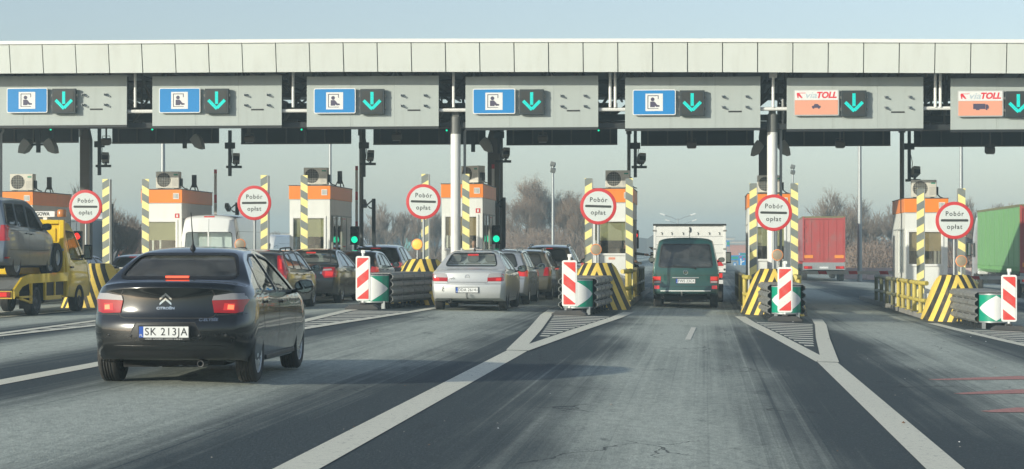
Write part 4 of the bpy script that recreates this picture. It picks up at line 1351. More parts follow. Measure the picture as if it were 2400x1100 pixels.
    def shell(s, cuts, arches, paintm, hollow=True):
        """the finished body: walls, with windows and wheel openings cut through"""
        o = bpy.data.objects.new('body', s.me.copy()); C.objects.link(o)
        if hollow:
            md = o.modifiers.new('t', 'SOLIDIFY'); md.thickness = .028; md.offset = -1; md.use_even_offset = False
        cm = MB()
        for poly, mode, d0, d1 in cuts:
            cm.prism(poly, {'side': 'yz', 'end': 'xz'}[mode], d0, d1)
        for y, z, r, x0, x1 in arches:
            n_ = 40
            cm.add([(x, y + r * math.cos(2 * math.pi * k / n_), z + r * math.sin(2 * math.pi * k / n_)) for x in (x0, x1) for k in range(n_)],
                   [tuple(range(n_)), tuple(range(n_, 2 * n_))[::-1]] + [(k, (k + 1) % n_, (k + 1) % n_ + n_, k + n_) for k in range(n_)])
        co = cm.build('cutter', 'underbody')
        md = o.modifiers.new('b', 'BOOLEAN'); md.operation = 'DIFFERENCE'; md.object = co; md.solver = 'EXACT'
        me = eval_mesh(o)
        bpy.data.objects.remove(o); bpy.data.objects.remove(co)
        me.materials.clear(); me.materials.append(M[paintm])
        me.polygons.foreach_set('material_index', [0] * len(me.polygons))
        me.polygons.foreach_set('use_smooth', [True] * len(me.polygons))
        me.set_sharp_from_angle(angle=rad(38))
        me.name = 'body'
        return me

RIMS = {}
def wheel(parent, x, y, r, wd, style, side):
    """tyre with rim; x is the outer face"""
    key = (r, wd, style, side)
    if key not in RIMS:
        mb = MB(); s_ = side
        prof = [(r * .66, -.02), (r * .70, .0), (r * .86, .008), (r * .95, -.004), (r * .99, -.022), (r, -.04)]
        g = 4
        for k in range(g):
            a = -.04 - (wd - .08) * (k + .5) / g
            prof += [(r, a + .012), (r - .008, a + .006), (r - .008, a - .006), (r, a - .012)]
        prof += [(r, -wd + .04), (r * .99, -wd + .022), (r * .95, -wd), (r * .66, -wd), (r * .66, -.02)]
        mb.lathe([(a, h * s_) for a, h in prof], 'x', (0, 0, 0), 40)
        ty = mb.build('tyre', 'tyre', None, smooth=35)
        mb = MB()
        mb.lathe([(a * r, h * s_) for a, h in ((.685, -.012), (.665, -.004), (.64, -.012), (.62, -.05))], 'x', (0, 0, 0), 40)
        mb.lathe([(.62 * r, -.05 * s_), (.60 * r, -.16 * s_)], 'x', (0, 0, 0), 32, 1)
        mb.lathe([(.60 * r, -.12 * s_), (0, -.12 * s_)], 'x', (0, 0, 0), 32, 1)
        if style == 'steel':
            mb.lathe([(.60 * r, -.05 * s_), (.50 * r, -.035 * s_), (.36 * r, -.06 * s_), (.2 * r, -.03 * s_), (.16 * r, -.01 * s_), (0, -.008 * s_)], 'x', (0, 0, 0), 32)
            for k in range(8):
                a = k * math.pi / 4
                c_, q_ = .43 * r * math.cos(a), .43 * r * math.sin(a)
                mb.lathe([(.05 * r, -.041 * s_), (0, -.0405 * s_)], 'x', (0, c_, q_), 10, 1)
        else:
            ns = int(style)
            for k in range(ns):
                a = 2 * math.pi * k / ns
                for sp_ in ((-1, 1) if ns <= 7 else (0,)):
                    a0 = a + sp_ * .04; a1 = a + sp_ * (math.pi / ns * .48)
                    hw0, hw1 = .030 * r * (1.2 if ns > 7 else 1), .045 * r * (1.3 if ns > 7 else 1)
                    vs = []
                    for (rr_, aa_, hw, d) in ((.10 * r, a0, hw0, -.022), (.62 * r, a1, hw1, -.012)):
                        c0, s0 = math.cos(aa_), math.sin(aa_)
                        for e in (-1, 1):
                            for dd in (d, d - .03):
                                vs.append((dd * s_, rr_ * c0 - e * hw * s0, rr_ * s0 + e * hw * c0))
                    mb.add(vs, [(0, 2, 6, 4), (0, 4, 5, 1), (2, 3, 7, 6), (1, 5, 7, 3)])
            mb.lathe([(.17 * r, -.03 * s_), (.15 * r, -.010 * s_), (0, -.008 * s_)], 'x', (0, 0, 0), 20)
        ri = mb.build('rim', ['rim_steel' if style == 'steel' else 'rim_silver', 'rim_steel'], None, smooth=35)
        RIMS[key] = (ty.data, ri.data)
        bpy.data.objects.remove(ty); bpy.data.objects.remove(ri)
    ty_m, ri_m = RIMS[key]
    wt = bpy.data.objects.new('wheel', ty_m); C.objects.link(wt); wt.parent = parent; wt.location = (x, y, r)
    rr = bpy.data.objects.new('rim', ri_m); C.objects.link(rr); rr.parent = wt
    return wt

def flat_plate(parent, body, x, z, text, size=(.52, .114), blue=True, tsize=.095, y=None, frame=True, eu='PL', sub=None):
    h = body.cast('rear', x, z)[0].y if y is None else y
    o = MB()
    if frame: o.box(x - size[0] / 2 - .012, x + size[0] / 2 + .012, h - .014, h + .03, z - size[1] / 2 - (.03 if sub else .012), z + size[1] / 2 + .012)
    fr = o.build('number_plate', 'black_plastic', parent, bevel=.004)
    mb = MB(); mb.box(x - size[0] / 2, x + size[0] / 2, h - .018, h - .014, z - size[1] / 2, z + size[1] / 2)
    if blue: mb.box(x - size[0] / 2, x - size[0] / 2 + .045, h - .019, h - .018, z - size[1] / 2, z + size[1] / 2, 1)
    mb.build('plate_sheet', ['plate_white', 'plate_blue'], fr)
    tx = MB()
    vs_, fs_ = text_geo(text, tsize, depth=.001, spacing=1.15)
    xs_ = [v[0] for v in vs_]; k_ = min(1., (size[0] - (.075 if blue else .03)) / (max(xs_) - min(xs_)))
    tx.add([(v[0] * k_ + x + (.024 if blue else 0), v[1] + h - .0195, v[2] + z) for v in vs_], fs_)
    if blue:
        put_text(tx, eu, .035, x - size[0] / 2 + .0225, h - .0205, z - .035, 1, depth=.001)
        tx.prism([(x - size[0] / 2 + .0225 + .014 * math.cos(a / 12 * 6.283), z + .022 + .014 * math.sin(a / 12 * 6.283)) for a in range(12)], 'xz', h - .0205, h - .0195, 2)
    if sub: put_text(tx, sub, .017, x, h - .0155, z - size[1] / 2 - .017, 1, depth=.0005)
    tx.build('plate_lettering', ['plate_black', 'plate_white', 'plate_blue'], fr, recalc=False)
    return fr

def seats_block(parent, rows, W, sc=1., mat='seat_cloth', shelf=None):
    for (y, zb, heads) in rows:
        for hx in heads:
            mb = MB()
            q = MB(); q.prism(rrect(.46 * sc, .56, .10, 4, 0, .30), 'xz', -.06, .08); rt = Matrix.Translation((hx, y, zb)) @ Matrix.Rotation(rad(-14), 4, 'X')
            mb.v = []; q.xf(rt); mb.add(q.v, q.f)
            q = MB(); q.prism(rrect(.27, .19, .07, 4, 0, .69), 'xz', -.05, .06); q.box(-.07, -.05, -.01, .01, .55, .64); q.box(.05, .07, -.01, .01, .55, .64); q.xf(rt); mb.add(q.v, q.f)
            q = MB(); q.box(hx - .23, hx + .23, y - .0, y + .48, zb - .08, zb + .06); mb.add(q.v, q.f)
            mb.build('seat', mat, parent, bevel=.02)

def make_car(name, label, loc, sp, group=None, rz=0., fine=True):
    t = thing(name, label, sp.get('cat', 'car'), loc, rz, group)
    B = Body(sp, fine)
    L, W = sp['L'], sp['W']
    R, tw = sp['R'], sp.get('tw', .20)
    ro, wb = sp['ro'], sp['wb']
    ar = sp.get('arch', R + .055)
    ins = sp.get('inset', .03)
    cuts, arches = [], []
    hw = W / 2
    for y in (ro, ro + wb):
        for e in (-1, 1):
            a, b = sorted((e * (hw - .30), e * (hw + .3)))
            arches.append((y, R + .01, ar, a, b))
    sides = [trim_curve(p, .05) for p in sp['side_windows']]
    rearw = trim_curve(sp['rear_window'], sp.get('rw_r', .08)) if sp.get('rear_window') else None
    frontw = trim_curve(sp['windscreen'], .08) if sp.get('windscreen') else None
    ym = sp.get('rw_cut', 1.7)
    if sp.get('see', True):
        for p in sides: cuts.append((p, 'side', -2, 2))
        if rearw: cuts.append((rearw, 'end', -1, ym))
        if frontw: cuts.append((frontw, 'end', sp.get('ws_cut', L - 2.1), L + 1))
    me = B.shell(cuts, arches, sp['paint'])
    bo = bpy.data.objects.new('body', me); C.objects.link(bo); bo.parent = t
    gl = sp.get('glass', 'glass'); glr = sp.get('glass_rear', gl)
    def grow(poly, d):
        c = Vector((sum(p[0] for p in poly) / len(poly), sum(p[1] for p in poly) / len(poly)))
        return [tuple(Vector(p) + (Vector(p) - c).normalized() * d) for p in poly]
    for p in sides:
        for md in ('left', 'right'):
            mb = MB(); B.patch(mb, grow(p, .012), md, -.010, 0, 0, .12); g_ = mb.build('window', glr if (sp.get('tint_rear') and p is not sides[0]) else gl, t, smooth=60, recalc=False)
            sg = MB()
            for i in range(len(p)): B.line(sg, [p[i], p[(i + 1) % len(p)]], md, .022, .002)
            sg.build('seal', 'black_plastic', g_, recalc=False)
    if rearw:
        mb = MB(); B.patch(mb, grow(rearw, .012), 'rear', -.010, 0, 0, .12); rw = mb.build('window', glr, t, smooth=60, recalc=False)
        # black printed edge of the glass
        gk = MB()
        for i in range(len(rearw)):
            a, b = rearw[i], rearw[(i + 1) % len(rearw)]
            B.line(gk, [a, b], 'rear', sp.get('rw_band', .03), .0035)
        gk.build('seal', 'black_plastic', rw, recalc=False)
        if sp.get('wiper'):
            x0, z0, x1, z1 = sp['wiper']
            wp = MB()
            P = [B.cast('rear', x0 + (x1 - x0) * k / 5, z0 + (z1 - z0) * k / 5) for k in range(6)]
            wp.tube([h + nr * .018 for h, nr in P], .011, 5); h, nr = P[0]; wp.lathe([(.03, 0), (.025, -.02), (0, -.025)], 'y', h, 10)
            wp.build('wiper', 'black_plastic', t)
    if frontw:
        mb = MB(); B.patch(mb, grow(frontw, .012), 'front', -.010, 0, 0, .12); mb.build('windscreen', 'glass', t, smooth=60, recalc=False)
    # joint lines
    for lns, mds in ((sp.get('side_lines', []), ('left', 'right')), (sp.get('rear_lines', []), ('rear',)), (sp.get('top_lines', []), ('top',))):
        for ln in lns:
            for md in mds:
                jl = MB(); B.line(jl, ln, md, .009 if md in ('left', 'right') else .010)
                if jl.f: jl.build('panel_gap', 'dark_gasket', t, recalc=False)
    for poly, mode, off, dep, mat, nm in sp.get('patches', []):
        for q in ((mode,) if mode not in ('sides', 'rears') else (('left', 'right') if mode == 'sides' else ('rear+', 'rear-'))):
            mb = MB()
            if q == 'rear-': B.patch(mb, [(-a, b) for a, b in poly][::-1], 'rear', off, dep, 0, .05)
            else: B.patch(mb, poly, q.replace('+', ''), off, dep, 0, .05)
            mb.build(nm, mat, t, smooth=40, recalc=bool(dep))
    # tail lamps: list of coloured zones, one lamp per side
    for e in (1, -1):
        zones = sp.get('tail', [])
        lm = None
        for (poly, mode, mat, off) in zones:
            mb = MB()
            if mode == 'rear': B.patch(mb, poly if e > 0 else [(-a, b) for a, b in poly][::-1], 'rear', off, .025, 0, .03)
            else: B.patch(mb, [(max(a, sp.get('lamp_y', .20)), b) for a, b in poly], 'right' if e > 0 else 'left', off, .025, 0, .03)
            o = mb.build('tail_lamp' if lm is None else 'lamp_zone', mat, t if lm is None else lm, smooth=40)
            if lm is None: lm = o
    if sp.get('brake'):
        mb = MB(); B.patch(mb, sp['brake'], sp.get('brake_mode', 'rear'), sp.get('brake_off', .008), .02); mb.build('brake_lamp', sp.get('brake_mat', 'lamp_red_lit'), t)
    for ln in sp.get('handles', []):
        for e, md in ((-1, 'left'), (1, 'right')):
            h, nr = B.cast(md, *ln)
            mb = MB(); mb.box(h.x - .008, h.x + .008, h.y - .10, h.y + .10, h.z - .016, h.z + .016); mb.v = [(v[0] + e * .022, v[1], v[2]) for v in mb.v]
            mb.box(min(h.x - e * .02, h.x + e * .02), max(h.x - e * .02, h.x + e * .02), h.y - .095, h.y - .075, h.z - .012, h.z + .012); mb.box(min(h.x - e * .02, h.x + e * .02), max(h.x - e * .02, h.x + e * .02), h.y + .075, h.y + .095, h.z - .012, h.z + .012)
            mb.build('handle', sp.get('handle_mat', sp['paint']), t, bevel=.006)
    if sp.get('mirror'):
        my, mz = sp['mirror'][:2]; ms = sp['mirror'][2] if len(sp['mirror']) > 2 else 1.
        for e, md in ((-1, 'left'), (1, 'right')):
            h, nr = B.cast(md, my, mz)
            x0 = h.x
            cap = MB()
            prof = [(.0, .0), (.03, -.055), (.10, -.075), (.17, -.07), (.215, -.045), (.225, .01), (.20, .055), (.14, .07), (.06, .06), (.01, .03)]
            prof = [(a * ms, b * ms * 1.15) for a, b in prof]
            n_ = len(prof); vs = []
            for d, sc in ((-.055, .96), (-.05, 1.), (.0, 1.02), (.05, .9), (.085, .55), (.092, .1)):
                cx, cz = .12 * ms, 0.
                for a, b in prof: vs.append((x0 + e * (.05 + cx + (a - cx) * sc), h.y + d * ms, mz + .045 + cz + (b - cz) * sc))
            fs = [tuple(range(n_))] + [(r_ * n_ + k, r_ * n_ + (k + 1) % n_, (r_ + 1) * n_ + (k + 1) % n_, (r_ + 1) * n_ + k) for r_ in range(5) for k in range(n_)] + [tuple(5 * n_ + k for k in range(n_))]
            cap.add(vs, fs)
            cap.tube([(x0 - e * .02, h.y + .03, mz - .03), (x0 + e * .10, h.y, mz + .0)], .024 * ms, 6)
            mo = cap.build('mirror', sp.get('mirror_mat', sp['paint']), t, smooth=40)
            gm = MB(); gm.add([(x0 + e * (.05 + .12 * ms + (a - .12 * ms) * .86), h.y - .057 * ms, mz + .045 + b * .84) for a, b in prof], [tuple(range(n_))]); gm.build('mirror_face', 'mirror_glass', mo)
    for y in (ro, ro + wb):
        for e in (-1, 1): wheel(t, e * (hw - ins), y, R, tw, sp.get('rim', '10'), e)
    # wheel housings, floor and sills under the shell
    ub = MB()
    ub.box(-hw + .33, hw - .33, .45, L - .35, .20, .34)
    ub.box(-hw + .10, hw - .10, ro + ar + .03, ro + wb - ar - .03, .20, .30)
    for y in (ro, ro + wb):
        ub.tube([(-hw + .1, y, R), (hw - .1, y, R)], .045, 8)
        for e in (-1, 1):
            ub.lathe([(ar + .012, e * (hw - .31)), (ar + .012, e * (hw - .055))], 'x', (0, y, R + .01), 24, 0, -.05 * math.pi, 1.05 * math.pi) if 0 else None
            n_ = 18; vs = []
            for k in range(n_ + 1):
                a = math.pi * k / n_
                for xx in (e * (hw - .31), e * (hw - .11)): vs.append((xx, y + (ar + .010) * math.cos(a), R + .01 + (ar + .010) * math.sin(a)))
            ub.add(vs, [(2 * k, 2 * k + 1, 2 * k + 3, 2 * k + 2) for k in range(n_)])
            ub.add([(e * (hw - .305), y + (ar + .01) * math.cos(math.pi * k / n_), R + .01 + (ar + .01) * math.sin(math.pi * k / n_)) for k in range(n_ + 1)], [tuple(range(n_ + 1))])
    ub.box(-.62 * hw, -.2 * hw, .45, .75, .18, .24); ub.tube([(.1, .5, .22), (.12, ro + 1.2, .20)], .035, 6)
    ub.build('underbody', 'underbody', t)
    if sp.get('exhaust'):
        ex, ez = sp['exhaust']
        mb = MB(); yy = B.cast('rear', ex, ez + .10)[0].y
        mb.lathe([(.034, yy - .005 + .3), (.034, yy - .005), (.027, yy - .004), (.024, yy + .2)], 'y', (ex, 0, ez), 16); mb.build('exhaust', 'rim_steel', t, smooth=40)
    if sp.get('see', True) and sp.get('seats', True):
        seats_block(t, sp.get('rows', [(ro + .42, .55, (-.40, 0, .40)), (ro + wb * .60, .52, (-.37, .37))]), W, mat=sp.get('seat_mat', 'seat_cloth'))
        mb = MB(); yd = sp.get('dash_y', ro + wb - .35); zd = sp.get('dash_z', .86)
        mb.box(-hw + .16, hw - .16, yd - .12, yd + .45, zd - .25, zd)
        mb.lathe([(.18, 0), (.195, .015), (.18, .03), (.165, .015), (.18, 0)], 'y', (-.37, yd - .28, zd + .0), 20)
        if sp.get('shelf'): y_a, y_b, z_s = sp['shelf']; mb.box(-hw + .18, hw - .18, y_a, y_b, z_s - .03, z_s)
        mb.box(-hw + .12, hw - .12, ro + .15, ro + wb - .2, .34, .40)
        mb.build('dashboard', 'interior', t)
        mb = MB(); q = sp.get('rv', (ro + wb * .82, sp['top_h'] - .17)); mb.box(-.12, .12, q[0] - .02, q[0] + .02, q[1] - .035, q[1] + .035); mb.build('rear_view_mirror', 'black_plastic', t, bevel=.01)
    if sp.get('aerial'):
        y, ln, tilt = sp['aerial']
        z = B.cast('top', 0, y)[0].z
        mb = MB(); mb.lathe([(.035, -.005), (.028, .02), (.012, .05), (.008, .09)], 'z', (0, y, z), 12); mb.tube([(0, y, z + .08), (0, y - tilt, z + ln)], [.008, .004], 6); mb.build('aerial', 'black_plastic', t, smooth=40)
    if sp.get('roof_rails'):
        y0, y1, rx = sp['roof_rails']
        for e in (-1, 1):
            pts = []
            for k in range(9):
                yy = y0 + (y1 - y0) * k / 8
                h = B.cast('top', e * rx, yy)[0]
                pts.append(h + Vector((0, 0, .055 * (1 if 0 < k < 8 else -.1))))
            mb = MB(); mb.tube(pts, .018, 8)
            for k in (1, 4, 7): mb.tube([pts[k] + Vector((0, 0, -.08)), pts[k]], .014, 6)
            mb.build('roof_rail', sp.get('rail_mat', 'black_plastic'), t, smooth=40)
    if sp.get('plate'): flat_plate(t, B, *sp['plate'][:2], sp['plate'][2], **(sp['plate'][3] if len(sp['plate']) > 3 else {}))
    if sp.get('seat_head'): pass
    # headlamps
    for e in (1, -1):
        if sp.get('head'):
            mb = MB(); B.patch(mb, [(a * e, b) for a, b in (sp['head'] if e > 0 else sp['head'][::-1])], 'front', .004, .02, 0, .05); mb.build('headlamp', 'lamp_clear', t, smooth=40)
    return t, B
# ------------------------------------------------------------------ the black saloon in the foreground
def sedan_spec(**k):
    d = dict(L=4.43, W=1.748, R=.31, ro=.93, wb=2.652, top_h=1.466,
        top=[(0, .99), (.05, 1.045), (.14, 1.06), (.40, 1.055), (.60, 1.075), (.95, 1.245), (1.32, 1.39), (1.7, 1.452), (2.15, 1.466), (2.6, 1.432), (3.0, 1.26), (3.42, 1.01), (3.6, .95), (4.1, .85), (4.34, .75), (4.43, .64)],
        belt=[(0, .93), (1.2, .945), (3.2, .90), (4.43, .70)],
        rear=[(.25, .16), (.32, .07), (.45, .005), (.60, .0), (.72, .02), (.78, .05), (.95, .075), (1.04, .065), (1.2, .08)],
        front=[(.2, .1), (.4, .0), (.6, .02), (.8, .12), (1.4, .2)],
        lean=.50, leank=.32, rr=.5, rt=.10, bow=.10,
        side_windows=[[(2.12, .955), (3.10, .945), (2.62, 1.315), (2.14, 1.375)], [(1.12, 1.02), (1.22, .975), (2.03, .957), (2.05, 1.375), (1.75, 1.372), (1.42, 1.30)]],
        rear_window=[(-.59, 1.105), (.59, 1.105), (.475, 1.375), (-.475, 1.375)],
        windscreen=[(-.63, 1.04), (.63, 1.04), (.52, 1.375), (-.52, 1.375)],
        rw_cut=1.5, ws_cut=2.6,
        side_lines=[[(2.08, .28), (2.09, .95)], [(1.12, .62), (1.16, .50)], [(1.10, .98), (1.12, .62)], [(3.16, .92), (3.12, .30)], [(1.16, .30), (3.1, .28)]],
        rear_lines=[[(-.80, .745), (-.57, .70), (.57, .70), (.80, .745)]],
        handles=[(1.30, .86), (2.25, .84)], mirror=(3.02, .955), exhaust=(.36, .235), shelf=(.62, 1.25, 1.02), dash_z=.93)
    d.update(k)
    return d

lampR = [((.565, .83), (.60, .775), (.815, .785), (.84, .90), (.56, .90))]
pm('lamp_brake', (.6, .06, .03), .2, emit=(1, .12, .06), estr=.75)
black = sedan_spec(lamp_y=.27, rear_window=[(-.65, 1.125), (.65, 1.125), (.53, 1.378), (-.53, 1.378)], rear=[(.25, .14), (.32, .06), (.45, .005), (.60, .0), (.70, .025), (.76, .06), (.95, .075), (1.05, .055), (1.2, .08)], top=[(0, 1.035), (.04, 1.085), (.11, 1.10), (.34, 1.085), (.50, 1.095), (.80, 1.24), (1.14, 1.385), (1.5, 1.45), (2.05, 1.466), (2.55, 1.432), (2.95, 1.26), (3.36, 1.01), (3.55, .95), (4.1, .85), (4.34, .75), (4.43, .64)],
    side_windows=[[(2.02, .955), (3.04, .945), (2.56, 1.315), (2.04, 1.375)], [(.98, 1.02), (1.10, .975), (1.93, .957), (1.95, 1.375), (1.60, 1.37), (1.28, 1.30)]], rw_cut=1.35, ws_cut=2.5,
    side_lines=[[(1.98, .28), (1.99, .95)], [(1.00, .98), (1.02, .72), (1.12, .55)], [(3.08, .92), (3.04, .30)], [(1.2, .30), (3.04, .28)]], handles=[(1.22, .86), (2.16, .84)], mirror=(2.95, .955),
    paint='car_black', rim='7', R=.315, glass='glass', glass_rear='glass_dusty',
    tail=[([(.470, .895), (.495, .765), (.70, .757), (.765, .775), (.79, .90), (.78, .905)], 'rear', 'lamp_red', .012),
          ([(.470, .897), (.78, .905), (.77, .965), (.66, .970), (.485, .945)], 'rear', 'lamp_clear', .012),
          ([(.58, .79), (.69, .785), (.695, .86), (.59, .865)], 'rear', 'lamp_red_lit', .014),
          ([(.62, .80), (.68, .797), (.683, .845), (.625, .85)], 'rear', 'lamp_hot', .016),
          ([(.12, .775), (.28, .79), (.42, .90), (.40, .905), (.12, .905)], 'side', 'lamp_red', .010),
          ([(.12, .906), (.40, .906), (.38, .935), (.12, .965)], 'side', 'lamp_clear', .010)],
    brake=None,
    rear_lines=[[(-.52, .765), (-.49, .725), (-.44, .712), (.44, .712), (.49, .725), (.52, .765)],
                [(-.50, .95), (-.46, 1.03)], [(.50, .95), (.46, 1.03)], [(-.80, .752), (-.52, .745)], [(.52, .745), (.80, .752)]], bot=[(0, .275), (.5, .22), (3.7, .20), (4.43, .26)],
    aerial=(1.38, .40, .10), dash_z=.95, ro=.82, rr=.62, rt=.17, bow=.20, shelf=(.55, 1.1, 1.0),
    head=[(.45, .62), (.74, .66), (.72, .76), (.5, .72)])
bx, by = -5.60, 20.9
car_black, BB = make_car('saloon_car', 'black four door saloon with lit tail lamps, alone in the foreground lane', (bx, by, gz(bx)), black, None, rad(1.75))
# plate recess, plate, badges, diffuser lip
flat_plate(car_black, BB, .0, .57, 'SK 213JA', (.52, .114), True, .112, sub='CITROËN  AUTO-MRZYK  CHORZÓW  32 241 90 40')
mb = MB()
for a, b in (((-.31, .665), (-.385, .515)), ((.31, .665), (.385, .515)), ((-.385, .515), (-.36, .500)), ((.385, .515), (.36, .500)), ((-.31, .665), (.31, .665))): BB.line(mb, [a, b], 'rear', .012, .002)
mb.build('plate_recess_edge', 'dark_gasket', car_black, recalc=False)
mb = MB(); BB.patch(mb, trim_curve([(-.31, .662), (-.38, .515), (.38, .515), (.31, .662)], .03), 'rear', .0015, 0); mb.build('plate_recess', 'black_plastic', car_black, recalc=False)
ch = MB()
for dz in (0., .052):
    for e in (-1, 1):
        BB.patch(ch, [(e * 0, .925 + dz), (e * .062, .870 + dz), (e * .062, .846 + dz), (e * 0, .898 + dz)][::e], 'rear', .010, .012, 0, .02)
ch.build('badge', 'chrome', car_black)
def badge(body, parent, txt, size, x, z, **kw):
    mb = MB(); vs, fs = text_geo(txt, size, **kw)
    h0 = body.cast('rear', x, z)[0]
    out = []
    for a, b, c in vs:
        h, nr = body.cast('rear', x + a, z + c)
        out.append((x + a, (h.y if h else h0.y) - .003 + b, z + c))
    mb.add(out, fs)
    mb.build('badge_lettering', 'chrome', parent, recalc=False)
badge(BB, car_black, 'CITROËN', .036, 0, .815, bold=.001, sx=1.25)
badge(BB, car_black, 'C-ELYSÉE', .042, .445, .695, bold=.001, sx=1.1, shear=.1)
mb = MB()
BB.patch(mb, [(-.62, .405), (-.56, .425), (.56, .425), (.62, .405), (.60, .395), (-.60, .395)], 'rear', .012, .02)
mb.build('bumper_ridge', 'car_black', car_black, smooth=40)
mb = MB(); BB.patch(mb, trim_curve([(-.60, .30), (-.52, .375), (.52, .375), (.60, .30)], .02), 'rear', .004, 0); mb.build('diffuser', 'black_plastic', car_black, recalc=False)
mb = MB()
for zz in (.485,): BB.line(mb, [(-.80, zz + .01), (-.5, zz - .005), (.5, zz - .005), (.80, zz + .01)], 'rear', .014, .004)
mb.build('bumper_crease', 'car_black', car_black, recalc=False)
for xx in (-.62, -.36, .36, .62):
    h, nr = BB.cast('rear', xx, .53)
    mb = MB(); mb.lathe([(.013, -.006), (0, -.008)], 'y', h, 12); mb.build('parking_sensor', 'car_black', car_black)
mb = MB(); mb.box(-.125, .125, .60, .64, 1.125, 1.148); mb.build('brake_lamp', 'lamp_brake', car_black)
for e in (-1, 1):
    mb = MB(); mb.box(e * .838 - .012, e * .838 + .012, 1.24, 3.06, .225, .275); mb.build('sill', 'black_plastic', car_black, bevel=.008)

# ------------------------------------------------------------------ people
def skinned(name, joints, edges, root, mat, parent=None, sub=2):
    names = list(joints)
    me = bpy.data.meshes.new(name)
    me.from_pydata([joints[k][:3] for k in names], [(names.index(a), names.index(b)) for a, b in edges], [])
    o = bpy.data.objects.new(name, me); C.objects.link(o)
    o.modifiers.new('k', 'SKIN')
    for i, k in enumerate(names):
        r = joints[k][3]
        me.skin_vertices[0].data[i].radius = (r, joints[k][4] if len(joints[k]) > 4 else r)
    me.skin_vertices[0].data[names.index(root)].use_root = True
    md = o.modifiers.new('s', 'SUBSURF'); md.levels = sub; md.render_levels = sub
    m2 = eval_mesh(o)
    bpy.data.objects.remove(o)
    m2.materials.clear(); m2.materials.append(M[mat])
    m2.polygons.foreach_set('material_index', [0] * len(m2.polygons))
    m2.polygons.foreach_set('use_smooth', [True] * len(m2.polygons))
    o = bpy.data.objects.new(name, m2); C.objects.link(o)
    if parent: o.parent = parent
    return o
def finger_chain(mb, o, d, side, ln, r, curl):
    """one bent finger starting at o along d, bending toward side"""
    pts = [Vector(o)]; v = Vector(d).normalized(); b = Vector(side).normalized()
    for k in range(3):
        ang = curl * (k + .5)
        pts.append(pts[-1] + (v * math.cos(ang) + b * math.sin(ang)) * ln * (.45, .32, .23)[k])
    mb.tube(pts, [r, r, r * .9, r * .75], 7)
